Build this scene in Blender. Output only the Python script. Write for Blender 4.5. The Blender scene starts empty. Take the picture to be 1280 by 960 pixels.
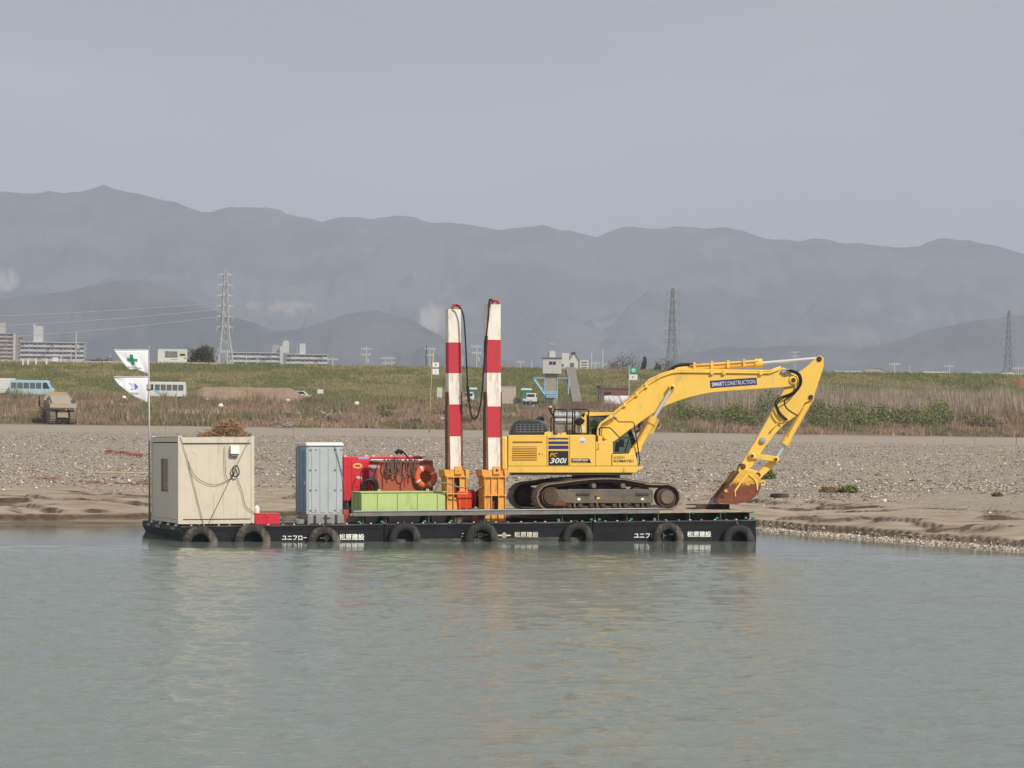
import bpy, bmesh, math, random
import numpy as np
from mathutils import Matrix, Vector

# ------------------------------------------------------------------ camera, world, sun
sc = bpy.context.scene
COL = sc.collection
rad = math.radians
random.seed(7)
RNG = np.random.default_rng(11)

F_PX, CAM_H, ROLL = 3600.0, 4.22, rad(0.77)
PITCH = math.atan(25.0 / F_PX)
cam_d = bpy.data.cameras.new('camera')
cam_d.sensor_width = 36.0
cam_d.lens = F_PX / 1280.0 * 36.0
cam_d.clip_start = 1.0
cam_d.clip_end = 30000.0
cam = bpy.data.objects.new('camera', cam_d)
COL.objects.link(cam)
CAM_R = Matrix.Rotation(math.pi / 2 + PITCH, 4, 'X') @ Matrix.Rotation(ROLL, 4, 'Z')
CAM_O = Vector((0, 0, CAM_H))
cam.matrix_world = Matrix.Translation(CAM_O) @ CAM_R
sc.camera = cam

SUN_EL, SUN_AZ = rad(40), rad(38)          # azimuth measured from straight behind the camera towards the right
sun_dir = Vector((math.sin(SUN_AZ) * math.cos(SUN_EL), -math.cos(SUN_AZ) * math.cos(SUN_EL), math.sin(SUN_EL)))
sd = bpy.data.lights.new('sun', 'SUN')
sd.energy = 3.1
sd.angle = rad(0.6)
sd.color = (1.0, 0.93, 0.82)
so = bpy.data.objects.new('sun', sd)
so.rotation_euler = sun_dir.to_track_quat('Z', 'Y').to_euler()
COL.objects.link(so)

world = bpy.data.worlds.new('World')
sc.world = world
world.use_nodes = True
wn, wl = world.node_tree.nodes, world.node_tree.links
wn.clear()
wo = wn.new('ShaderNodeOutputWorld')
bg = wn.new('ShaderNodeBackground')
bg.inputs['Strength'].default_value = 0.1
sky = wn.new('ShaderNodeTexSky')
sky.sky_type = 'NISHITA'
sky.sun_disc = False
sky.sun_elevation = SUN_EL
sky.sun_rotation = math.atan2(sun_dir.x, sun_dir.y)
sky.dust_density = 4.0
sky.ozone_density = 1.0
# an almost closed layer of grey cloud over that sky
tc = wn.new('ShaderNodeTexCoord')
mp = wn.new('ShaderNodeMapping')
mp.inputs['Scale'].default_value = (2.4, 2.4, 9.0)
n1 = wn.new('ShaderNodeTexNoise')
n1.inputs['Scale'].default_value = 1.6
n1.inputs['Detail'].default_value = 5.0
n1.inputs['Roughness'].default_value = 0.52
cr = wn.new('ShaderNodeValToRGB')
cr.color_ramp.elements[0].position = 0.36
cr.color_ramp.elements[0].color = (3.05, 3.16, 3.4, 1)
cr.color_ramp.elements[1].position = 0.64
cr.color_ramp.elements[1].color = (4.5, 4.58, 4.75, 1)
mx = wn.new('ShaderNodeMixRGB')
mx.inputs['Fac'].default_value = 0.9
wl.new(tc.outputs['Generated'], mp.inputs['Vector'])
wl.new(mp.outputs['Vector'], n1.inputs['Vector'])
wl.new(n1.outputs['Fac'], cr.inputs['Fac'])
wl.new(sky.outputs['Color'], mx.inputs['Color1'])
wl.new(cr.outputs['Color'], mx.inputs['Color2'])
wl.new(mx.outputs['Color'], bg.inputs['Color'])
wl.new(bg.outputs['Background'], wo.inputs['Surface'])

sc.view_settings.view_transform = 'Standard'
sc.view_settings.look = 'None'
sc.view_settings.exposure = 0.27
sc.view_settings.gamma = 1.0
sc.view_settings.use_curve_mapping = False
sc.render.engine = 'CYCLES'
sc.cycles.use_denoising = True
sc.cycles.max_bounces = 8
sc.cycles.volume_bounces = 1
sc.cycles.transparent_max_bounces = 12
sc.cycles.sample_clamp_indirect = 4.0

# ------------------------------------------------------------------ pixel rays and frames
def ray(px, py):
    d = Vector(((px - 640) / F_PX, (480 - py) / F_PX, -1.0))
    return (CAM_R.to_3x3() @ d)

def G(px, py, D):
    d = ray(px, py)
    return CAM_O + d * (D / d.y)

def gx(px, D):
    return G(px, 500, D).x

YAW = rad(17.0)
BM = Matrix.Translation((-9.785, 85.5, 0)) @ Matrix.Rotation(YAW, 4, 'Z') @ Matrix.Rotation(rad(-0.65), 4, 'Y') @ Matrix.Rotation(rad(-1.0), 4, 'X')
BMI = BM.inverted()

FRAME = {'inv': BMI, 'to_barge': None}          # lets the slewed upper part of the excavator use a turned frame
def B(px, py, v):
    """pixel to barge coordinates on the vertical plane v metres behind the barge's near side"""
    o = FRAME['inv'] @ CAM_O
    d = FRAME['inv'].to_3x3() @ ray(px, py)
    t = (v - o.y) / d.y
    return o + d * t

def pl(pts, v):
    return [(p.x, p.z) for p in (B(a, b, v) for a, b in pts)]

def bu(px, v, py=640):
    return B(px, py, v).x

def bz(px, py, v):
    return B(px, py, v).z

# ------------------------------------------------------------------ noise (numpy)
def _h(ix, iy, seed):
    n = (ix.astype(np.int64) * 374761393 + iy.astype(np.int64) * 668265263 + seed * 982451653) & 0x7fffffff
    n = ((n ^ (n >> 13)) * 1274126177) & 0x7fffffff
    return ((n ^ (n >> 16)) & 0xffff) / 65535.0

def vnoise(x, y, seed=0):
    x = np.asarray(x, float); y = np.asarray(y, float)
    ix, iy = np.floor(x), np.floor(y)
    fx, fy = x - ix, y - iy
    fx = fx * fx * (3 - 2 * fx); fy = fy * fy * (3 - 2 * fy)
    a = _h(ix, iy, seed); b = _h(ix + 1, iy, seed); c = _h(ix, iy + 1, seed); d = _h(ix + 1, iy + 1, seed)
    return (a + (b - a) * fx) * (1 - fy) + (c + (d - c) * fx) * fy

def fbm(x, y, seed=0, o=4):
    s, a, t = 0.0, 0.5, 0.0
    for k in range(o):
        s = s + a * vnoise(x * 2 ** k, y * 2 ** k, seed + k * 17); t += a; a *= 0.5
    return s / t

def sstep(a, b, x):
    t = np.clip((x - a) / (b - a), 0, 1)
    return t * t * (3 - 2 * t)

# ------------------------------------------------------------------ materials
MATS = {}
def nodes(name):
    m = bpy.data.materials.new(name)
    m.use_nodes = True
    nt = m.node_tree
    return m, nt, nt.nodes['Principled BSDF']

def mat(name, col, rough=0.6, metal=0.0, var=0.10, scale=3.0, bump=0.0, bscale=40.0, dirt=None, dirt_amt=0.0, dscale=(2.5, 2.5, 2.5), spec=0.4, coat=0.0):
    if name in MATS: return MATS[name]
    m, nt, p = nodes(name)
    N, L = nt.nodes, nt.links
    p.inputs['Roughness'].default_value = rough
    p.inputs['Metallic'].default_value = metal
    p.inputs['Specular IOR Level'].default_value = spec
    p.inputs['Coat Weight'].default_value = coat
    t = N.new('ShaderNodeTexCoord')
    n = N.new('ShaderNodeTexNoise'); n.inputs['Scale'].default_value = scale; n.inputs['Detail'].default_value = 6
    n.inputs['Roughness'].default_value = 0.65
    L.new(t.outputs['Object'], n.inputs['Vector'])
    r = N.new('ShaderNodeValToRGB')
    e = r.color_ramp.elements
    e[0].position, e[1].position = 0.3, 0.7
    e[0].color = tuple(c * (1 - var) for c in col) + (1,)
    e[1].color = tuple(min(1, c * (1 + var)) for c in col) + (1,)
    L.new(n.outputs['Fac'], r.inputs['Fac'])
    out = r.outputs['Color']
    if dirt is not None:
        mp_ = N.new('ShaderNodeMapping'); mp_.inputs['Scale'].default_value = dscale
        L.new(t.outputs['Object'], mp_.inputs['Vector'])
        n2 = N.new('ShaderNodeTexNoise'); n2.inputs['Scale'].default_value = 1.0; n2.inputs['Detail'].default_value = 8
        n2.inputs['Roughness'].default_value = 0.7
        L.new(mp_.outputs['Vector'], n2.inputs['Vector'])
        r2 = N.new('ShaderNodeValToRGB')
        r2.color_ramp.elements[0].position = 0.62 - 0.3 * dirt_amt
        r2.color_ramp.elements[1].position = 0.78 - 0.25 * dirt_amt
        L.new(n2.outputs['Fac'], r2.inputs['Fac'])
        x = N.new('ShaderNodeMixRGB'); x.inputs['Color2'].default_value = tuple(dirt) + (1,)
        L.new(r2.outputs['Color'], x.inputs['Fac']); L.new(out, x.inputs['Color1'])
        out = x.outputs['Color']
    L.new(out, p.inputs['Base Color'])
    if bump > 0:
        n3 = N.new('ShaderNodeTexNoise'); n3.inputs['Scale'].default_value = bscale; n3.inputs['Detail'].default_value = 4
        L.new(t.outputs['Object'], n3.inputs['Vector'])
        b = N.new('ShaderNodeBump'); b.inputs['Strength'].default_value = bump; b.inputs['Distance'].default_value = 0.02
        L.new(n3.outputs['Fac'], b.inputs['Height']); L.new(b.outputs['Normal'], p.inputs['Normal'])
    MATS[name] = m
    return m

def mat_attr(name, rough=0.9, var=0.2, scale=0.5, trans=0.0):
    if name in MATS: return MATS[name]
    m, nt, p = nodes(name)
    N, L = nt.nodes, nt.links
    a = N.new('ShaderNodeAttribute'); a.attribute_name = 'Col'
    L.new(a.outputs['Color'], p.inputs['Base Color'])
    p.inputs['Roughness'].default_value = rough
    p.inputs['Specular IOR Level'].default_value = 0.15
    MATS[name] = m
    return m

RUST = (0.16, 0.055, 0.025)
YEL = mat('machine_yellow_paint', (0.92, 0.59, 0.115), 0.4, var=0.04, scale=2, dirt=(0.60, 0.41, 0.14), dirt_amt=0.22, dscale=(2.2, 2.2, 1.0), coat=0.1)
YEL2 = mat('faded_orange_yellow_paint', (0.80, 0.39, 0.075), 0.5, var=0.08, dirt=(0.42, 0.19, 0.06), dirt_amt=0.3, dscale=(6, 6, 1.5))
DARK = mat('dark_grey_plastic', (0.042, 0.044, 0.05), 0.5, var=0.15)
BLACK = mat('black_paint', (0.012, 0.012, 0.013), 0.45, var=0.2)
HULL = mat('black_hull_paint', (0.014, 0.015, 0.019), 0.5, var=0.3, scale=2, dirt=(0.055, 0.05, 0.047), dirt_amt=0.15, dscale=(0.7, 0.7, 9), spec=0.2)
HULLLOW = mat('weathered_hull_strip', (0.05, 0.05, 0.048), 0.7, var=0.4, scale=4, dirt=(0.15, 0.14, 0.12), dirt_amt=0.5, dscale=(1.2, 1.2, 8))
RUBBER = mat('old_tyre_rubber', (0.035, 0.032, 0.029), 0.85, var=0.3, scale=5, dirt=(0.17, 0.15, 0.125), dirt_amt=0.55, dscale=(3, 3, 3), bump=0.3, bscale=25)
RUBBER2 = mat('black_tyre_rubber', (0.026, 0.025, 0.025), 0.8, var=0.3, scale=5, dirt=(0.11, 0.10, 0.092), dirt_amt=0.4, bump=0.3, bscale=25)
STEEL = mat('grey_steel', (0.22, 0.21, 0.20), 0.5, 0.35, var=0.2, dirt=(0.17, 0.11, 0.08), dirt_amt=0.2, dscale=(1.5, 1.5, 6))
STEELTOP = mat('polished_rail_steel', (0.36, 0.36, 0.36), 0.55, 0.3, var=0.15)
GALV = mat('galvanised_steel', (0.42, 0.43, 0.43), 0.45, 0.4, var=0.15)
CHROME = mat('chromed_rod', (0.72, 0.74, 0.77), 0.3, 0.45, var=0.03)
TRACKST = mat('track_steel', (0.10, 0.085, 0.072), 0.65, 0.2, var=0.3, scale=8, dirt=(0.40, 0.33, 0.25), dirt_amt=0.85, dscale=(5, 5, 5), bump=0.3)
TRACKFR = mat('track_frame_grey', (0.115, 0.105, 0.092), 0.6, 0.1, var=0.25, dirt=(0.20, 0.145, 0.095), dirt_amt=0.5, dscale=(3, 3, 5))
RUSTM = mat('rusty_steel', (0.15, 0.055, 0.03), 0.75, 0.1, var=0.35, scale=9, dirt=(0.23, 0.13, 0.08), dirt_amt=0.3)
RUSTDK = mat('dark_rusty_steel', (0.075, 0.05, 0.038), 0.75, 0.15, var=0.35, scale=9, dirt=(0.16, 0.11, 0.07), dirt_amt=0.3)
REDRUST = mat('red_oxide_plate', (0.43, 0.10, 0.055), 0.65, var=0.12, dirt=(0.22, 0.06, 0.03), dirt_amt=0.3, dscale=(4, 4, 2))
REDP = mat('red_machine_paint', (0.62, 0.025, 0.045), 0.45, var=0.08, dirt=(0.3, 0.02, 0.02), dirt_amt=0.15)
WINCH = mat('orange_red_paint', (0.66, 0.042, 0.02), 0.4, var=0.08, dirt=(0.3, 0.03, 0.02), dirt_amt=0.15)
GREENP = mat('pale_green_paint', (0.49, 0.62, 0.235), 0.5, var=0.06, dirt=(0.34, 0.42, 0.16), dirt_amt=0.25, dscale=(4, 4, 1.5))
CREAM = mat('beige_sheet_steel', (0.65, 0.59, 0.48), 0.5, var=0.05, dirt=(0.46, 0.38, 0.27), dirt_amt=0.30, dscale=(5, 5, 0.45))
CREAM_BOUNCE = mat('beige_sheet_bounce_lit', (0.74, 0.66, 0.54), 0.55, var=0.03, dirt=(0.4, 0.38, 0.33), dirt_amt=0.12, dscale=(3, 3, 0.8))  # hut beige made lighter: missing bounce light on the end walls put into colour
WHITE = mat('white_plastic', (0.78, 0.78, 0.76), 0.5, var=0.03)
WHITEP = mat('worn_white_paint', (0.82, 0.78, 0.70), 0.6, var=0.05, dirt=(0.42, 0.22, 0.13), dirt_amt=0.30, dscale=(9, 9, 0.9))
REDB = mat('worn_red_paint', (0.55, 0.03, 0.05), 0.6, var=0.08, dirt=(0.26, 0.06, 0.04), dirt_amt=0.34, dscale=(9, 9, 0.9))
RUSTEDGE = mat('rust_brown_edge', (0.19, 0.075, 0.045), 0.8, var=0.3, scale=10, dirt=(0.34, 0.24, 0.18), dirt_amt=0.25, dscale=(10, 10, 1))
TOILETG = mat('grey_blue_plastic', (0.44, 0.48, 0.495), 0.5, var=0.04, dirt=(0.34, 0.36, 0.36), dirt_amt=0.2, dscale=(4, 4, 0.8))
TOILETB = mat('blue_door_plastic', (0.13, 0.29, 0.52), 0.5, var=0.05)
BASEG = mat('grey_plastic_base', (0.27, 0.27, 0.26), 0.6, var=0.08, dirt=(0.2, 0.18, 0.15), dirt_amt=0.3)
PLATE = mat('dusty_steel_plate', (0.42, 0.34, 0.26), 0.8, var=0.2, scale=2, dirt=(0.20, 0.15, 0.11), dirt_amt=0.4, bump=0.2)
WOOD = mat('grey_wood', (0.24, 0.19, 0.13), 0.85, var=0.25, scale=4, bump=0.3)
DRIFT = mat('bleached_driftwood', (0.46, 0.38, 0.28), 0.85, var=0.2, scale=4, bump=0.3)
TWIG = mat('dry_brush_stalks', (0.33, 0.21, 0.12), 0.9, var=0.35, scale=6)
ROPE = mat('grey_rope', (0.22, 0.20, 0.17), 0.9, var=0.2, scale=30)
CABLE = mat('black_cable', (0.012, 0.012, 0.012), 0.5, var=0.1)
ORANGE = mat('orange_life_ring', (0.75, 0.13, 0.045), 0.5, var=0.06, dirt=(0.55, 0.1, 0.05), dirt_amt=0.2)
LETTER = mat('white_lettering', (0.85, 0.85, 0.82), 0.6, var=0.03)
LETTERC = mat('cream_lettering', (0.74, 0.69, 0.56), 0.7, var=0.1, scale=30)
NAVY = mat('navy_decal', (0.035, 0.04, 0.16), 0.45, var=0.03)
DECALBK = mat('charcoal_decal', (0.022, 0.022, 0.025), 0.45, var=0.05)
DECALW = mat('white_decal', (0.82, 0.82, 0.82), 0.45, var=0.02)
DECALY = mat('yellow_decal', (0.85, 0.45, 0.04), 0.45, var=0.02)
YSEAM = mat('yellow_shadow_gap', (0.22, 0.125, 0.02), 0.6, var=0.1)
YLOUV = mat('louvre_yellow', (0.60, 0.33, 0.04), 0.5, var=0.05)
CLAMPG = mat('green_clamp_paint', (0.02, 0.25, 0.13), 0.5, var=0.1)
CLOTHW = mat('white_flag_cloth', (0.80, 0.80, 0.83), 0.9, var=0.02)
FLAGG = mat('green_print', (0.02, 0.28, 0.15), 0.8, var=0.03)
FLAGBL = mat('blue_print', (0.08, 0.17, 0.60), 0.8, var=0.03)
FLAGLV = mat('pale_lavender_print', (0.60, 0.60, 0.78), 0.8, var=0.03)
GREYPR = mat('grey_print', (0.35, 0.37, 0.42), 0.8, var=0.03)
BUCKET = None
SEATM = mat('pale_green_fabric', (0.25, 0.42, 0.36), 0.8)
INTERIOR = mat('dark_cab_interior', (0.012, 0.013, 0.012), 0.7)
CONC = mat('weathered_concrete', (0.36, 0.35, 0.32), 0.85, var=0.12, scale=1.5, dirt=(0.22, 0.2, 0.17), dirt_amt=0.3, dscale=(1, 1, 0.4))

def glass_mat():
    m, nt, p = nodes('tinted_glass')
    N, L = nt.nodes, nt.links
    t = N.new('ShaderNodeBsdfTransparent'); t.inputs['Color'].default_value = (0.72, 0.80, 0.76, 1)
    g = N.new('ShaderNodeBsdfGlossy'); g.inputs['Roughness'].default_value = 0.03
    fr = N.new('ShaderNodeFresnel'); fr.inputs['IOR'].default_value = 1.45
    x = N.new('ShaderNodeMixShader')
    L.new(fr.outputs['Fac'], x.inputs['Fac']); L.new(t.outputs[0], x.inputs[1]); L.new(g.outputs[0], x.inputs[2])
    L.new(x.outputs[0], N['Material Output'].inputs['Surface'])
    return m
GLASS = glass_mat()
def bucket_mat():
    # yellow paint kept high up on the bucket, ground off to rust towards the cutting edge
    m, nt, p = nodes('bucket_rust_and_paint')
    N, L = nt.nodes, nt.links
    t = N.new('ShaderNodeTexCoord'); s = N.new('ShaderNodeSeparateXYZ'); L.new(t.outputs['Object'], s.inputs[0])
    n = N.new('ShaderNodeTexNoise'); n.inputs['Scale'].default_value = 7; n.inputs['Detail'].default_value = 8; n.inputs['Roughness'].default_value = 0.75
    L.new(t.outputs['Object'], n.inputs['Vector'])
    a = N.new('ShaderNodeMath'); a.operation = 'MULTIPLY_ADD'; a.inputs[1].default_value = 0.75; L.new(n.outputs['Fac'], a.inputs[0]); L.new(s.outputs['Z'], a.inputs[2])
    r = N.new('ShaderNodeMapRange'); r.inputs['From Min'].default_value = 1.17; r.inputs['From Max'].default_value = 1.27; L.new(a.outputs[0], r.inputs['Value'])
    ru = N.new('ShaderNodeValToRGB'); ru.color_ramp.elements[0].position = 0.3; ru.color_ramp.elements[1].position = 0.7
    ru.color_ramp.elements[0].color = (0.13, 0.035, 0.02, 1); ru.color_ramp.elements[1].color = (0.30, 0.085, 0.04, 1); L.new(n.outputs['Fac'], ru.inputs['Fac'])
    x = N.new('ShaderNodeMixRGB'); x.inputs['Color2'].default_value = (0.80, 0.45, 0.06, 1)
    L.new(r.outputs['Result'], x.inputs['Fac']); L.new(ru.outputs['Color'], x.inputs['Color1']); L.new(x.outputs['Color'], p.inputs['Base Color'])
    p.inputs['Roughness'].default_value = 0.6
    return m
BUCKET = bucket_mat()
WINDARK = mat('dark_window_glass', (0.03, 0.035, 0.04), 0.12, var=0.1, spec=0.6)
WINGREY = mat('grey_window_glass', (0.12, 0.14, 0.155), 0.15, var=0.15, spec=0.6)

# ------------------------------------------------------------------ mesh helpers
BASE = {}
class MB:
    def __init__(s):
        s.V, s.F = [], []
    def add(s, vs, fs):
        o = len(s.V)
        s.V.extend([Vector(v) for v in vs])
        s.F.extend([tuple(i + o for i in f) for f in fs])
        return s
    def box(s, x0, x1, y0, y1, z0, z1):
        vs = [(x, y, z) for x in (x0, x1) for y in (y0, y1) for z in (z0, z1)]
        return s.add(vs, [(0, 1, 3, 2), (4, 6, 7, 5), (0, 4, 5, 1), (2, 3, 7, 6), (0, 2, 6, 4), (1, 5, 7, 3)])
    def obox(s, c, size, M):
        sx, sy, sz = (q / 2 for q in size)
        vs = [M @ Vector((x, y, z)) + Vector(c) for x in (-sx, sx) for y in (-sy, sy) for z in (-sz, sz)]
        return s.add(vs, [(0, 1, 3, 2), (4, 6, 7, 5), (0, 4, 5, 1), (2, 3, 7, 6), (0, 2, 6, 4), (1, 5, 7, 3)])
    def prism(s, pts, a0, a1, plane='xz'):
        n = len(pts)
        f = {'xz': lambda p, a: (p[0], a, p[1]), 'xy': lambda p, a: (p[0], p[1], a), 'yz': lambda p, a: (a, p[0], p[1])}[plane]
        vs = [f(p, a0) for p in pts] + [f(p, a1) for p in pts]
        fs = [tuple(range(n)), tuple(range(2 * n - 1, n - 1, -1))]
        for i in range(n):
            j = (i + 1) % n
            fs.append((i, i + n, j + n, j))
        return s.add(vs, fs)
    def tube(s, path, r, n=6, closed=False):
        path = [Vector(p) for p in path]
        m = len(path)
        rs = r if isinstance(r, (list, tuple)) else [r] * m
        rings = []
        up = Vector((0, 0, 1))
        prev = None
        for i, p in enumerate(path):
            if closed:
                t = path[(i + 1) % m] - path[i - 1]
            else:
                t = path[min(i + 1, m - 1)] - path[max(i - 1, 0)]
            if t.length < 1e-9: t = Vector((1, 0, 0))
            t.normalize()
            if prev is None:
                a = t.cross(up)
                if a.length < 0.05: a = t.cross(Vector((0, 1, 0)))
            else:
                a = prev - t * prev.dot(t)
                if a.length < 1e-6: a = t.cross(Vector((0, 1, 0)))
            a.normalize(); prev = a
            b = t.cross(a)
            rings.append([p + (a * math.cos(k * 2 * math.pi / n) + b * math.sin(k * 2 * math.pi / n)) * rs[i] for k in range(n)])
        vs = [v for rg in rings for v in rg]
        fs = []
        for i in range(m if closed else m - 1):
            j = (i + 1) % m
            for k in range(n):
                l = (k + 1) % n
                fs.append((i * n + k, i * n + l, j * n + l, j * n + k))
        if not closed:
            fs.append(tuple(range(n - 1, -1, -1))); fs.append(tuple((m - 1) * n + k for k in range(n)))
        return s.add(vs, fs)
    def cyl(s, p0, p1, r, n=12, r1=None):
        return s.tube([p0, p1], [r, r if r1 is None else r1], n)
    def lathe(s, c, axis, prof, n=24, a0=0.0, a1=2 * math.pi):
        """prof: list of (radius, offset along axis); closed loop profile"""
        axis = Vector(axis).normalized()
        e1 = axis.orthogonal().normalized(); e2 = axis.cross(e1)
        full = abs(a1 - a0 - 2 * math.pi) < 1e-6
        m = len(prof); vs = []; cnt = n if full else n + 1
        for i in range(cnt):
            a = a0 + (a1 - a0) * i / n
            d = e1 * math.cos(a) + e2 * math.sin(a)
            for r_, h_ in prof: vs.append(Vector(c) + d * r_ + axis * h_)
        fs = []
        for i in range(n):
            j = (i + 1) % cnt
            for k in range(m):
                l = (k + 1) % m
                fs.append((i * m + k, j * m + k, j * m + l, i * m + l))
        return s.add(vs, fs)
    def quad(s, a, b, c, d):
        return s.add([a, b, c, d], [(0, 1, 2, 3)])
    def mesh(s, name, base=(0, 0, 0)):
        b = Vector(base)
        me = bpy.data.meshes.new(name)
        me.from_pydata([tuple(v - b) for v in s.V], [], s.F)
        bm = bmesh.new(); bm.from_mesh(me)
        bmesh.ops.recalc_face_normals(bm, faces=bm.faces)
        bm.to_mesh(me); bm.free()
        return me
    def build(s, name, m, parent=None, smooth=False, bevel=0.0, base=(0, 0, 0), frame=None):
        if parent is not None: base = BASE[parent.name]
        if FRAME['to_barge'] is not None: s.V = [FRAME['to_barge'] @ v for v in s.V]
        me = s.mesh(name, base)
        me.materials.append(m)
        o = bpy.data.objects.new(name, me)
        COL.objects.link(o)
        if parent is not None:
            o.parent = parent
            BASE[o.name] = BASE[parent.name]
        else:
            o.matrix_world = (frame or Matrix()) @ Matrix.Translation(base)
            BASE[o.name] = Vector(base)
        if smooth:
            for p in me.polygons: p.use_smooth = True
            if smooth == 'auto':
                try:
                    me.set_sharp_from_angle(angle=rad(40))
                except Exception: pass
        if bevel:
            md = o.modifiers.new('bevel', 'BEVEL'); md.width = bevel; md.segments = 2; md.limit_method = 'ANGLE'
        return o

def tag(o, label, cat, group=None, kind="thing"):
    o['label'] = label; o['category'] = cat
    if group: o['group'] = group
    if kind: o['kind'] = kind
    return o

def thing(name, label, cat, base=(0, 0, 0), frame=None, group=None):
    o = bpy.data.objects.new(name, None)
    o.empty_display_size = 0.3
    COL.objects.link(o)
    o.matrix_world = (frame or Matrix()) @ Matrix.Translation(base)
    BASE[o.name] = Vector(base)
    return tag(o, label, cat, group)

def local_thing(name, label, cat, x, y, z, rz=0.0, group=None, scale=1.0):
    o = bpy.data.objects.new(name, None)
    o.empty_display_size = 0.3
    COL.objects.link(o)
    o.location = (x, y, z); o.rotation_euler = (0, 0, rz); o.scale = (scale,) * 3
    BASE[o.name] = Vector((0, 0, 0))
    return tag(o, label, cat, group)

def copy_tree(o, parent=None):
    c = o.copy(); COL.objects.link(c); c.parent = parent
    for ch in list(o.children): copy_tree(ch, c)
    return c

def text_part(name, s, quad, m, parent, bold=0.0, shear=0.0, frame_off=Vector((0, -0.006, 0))):
    """lettering laid flat into a quad given by four 3-D corners: top-left, top-right, bottom-right, bottom-left"""
    cu = bpy.data.curves.new('txt', 'FONT'); cu.body = s; cu.offset = bold; cu.shear = shear
    cu.resolution_u = 2
    ob = bpy.data.objects.new('txt', cu); COL.objects.link(ob)
    dg = bpy.context.evaluated_depsgraph_get(); dg.update()
    me = bpy.data.meshes.new_from_object(ob.evaluated_get(dg))
    n = len(me.vertices); co = np.empty(n * 3); me.vertices.foreach_get('co', co); co = co.reshape(-1, 3)
    lo, hi = co.min(0), co.max(0)
    sx = (co[:, 0] - lo[0]) / (hi[0] - lo[0]); sy = (co[:, 1] - lo[1]) / (hi[1] - lo[1])
    tl, tr, br, bl = [np.array(q) for q in quad]
    p = (bl[None] * (1 - sx)[:, None] + br[None] * sx[:, None]) * (1 - sy)[:, None] + (tl[None] * (1 - sx)[:, None] + tr[None] * sx[:, None]) * sy[:, None]
    b = BASE[parent.name]
    p = p + np.array(frame_off)[None]
    if FRAME['to_barge'] is not None:
        X_ = np.array(FRAME['to_barge']); p = p @ X_[:3, :3].T + X_[:3, 3][None]
    p = p - np.array(b)[None]
    me.vertices.foreach_set('co', p.ravel()); me.update()
    bpy.data.objects.remove(ob); bpy.data.curves.remove(cu)
    me.name = name; me.materials.clear(); me.materials.append(m)
    o = bpy.data.objects.new(name, me); COL.objects.link(o); o.parent = parent
    BASE[o.name] = b
    return o

def big_mesh(name, verts, tris, m, cols=None, smooth=False, quads=False):
    verts = np.asarray(verts, np.float32); tris = np.asarray(tris, np.int32)
    k = tris.shape[1]
    me = bpy.data.meshes.new(name)
    me.vertices.add(len(verts)); me.vertices.foreach_set('co', verts.ravel())
    me.loops.add(tris.size); me.loops.foreach_set('vertex_index', tris.ravel())
    me.polygons.add(len(tris)); me.polygons.foreach_set('loop_start', np.arange(0, tris.size, k, dtype=np.int32))
    me.polygons.foreach_set('loop_total', np.full(len(tris), k, np.int32))
    if smooth: me.polygons.foreach_set('use_smooth', np.ones(len(tris), bool))
    me.update(calc_edges=True)
    if cols is not None:
        for nm, c in cols.items():
            a = me.attributes.new(nm, 'FLOAT_COLOR', 'POINT')
            c = np.asarray(c, np.float32)
            if c.shape[1] == 3: c = np.concatenate([c, np.ones((len(c), 1), np.float32)], 1)
            a.data.foreach_set('color', c.ravel())
    me.materials.append(m)
    o = bpy.data.objects.new(name, me); COL.objects.link(o)
    return o

# ------------------------------------------------------------------ terrain
SH_X = [-6000, -400, 0, 90, 183, 260, 600, 880, 948, 1020, 1100, 1280, 1500, 2500, 8000]
SH_D = [100, 96, 95.8, 96.5, 97.6, 101, 103, 102, 99, 95.5, 92.2, 86.1, 82, 78, 76]
def px_of(x, y):
    return 640 + F_PX * x / np.maximum(y, 60.0)

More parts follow.
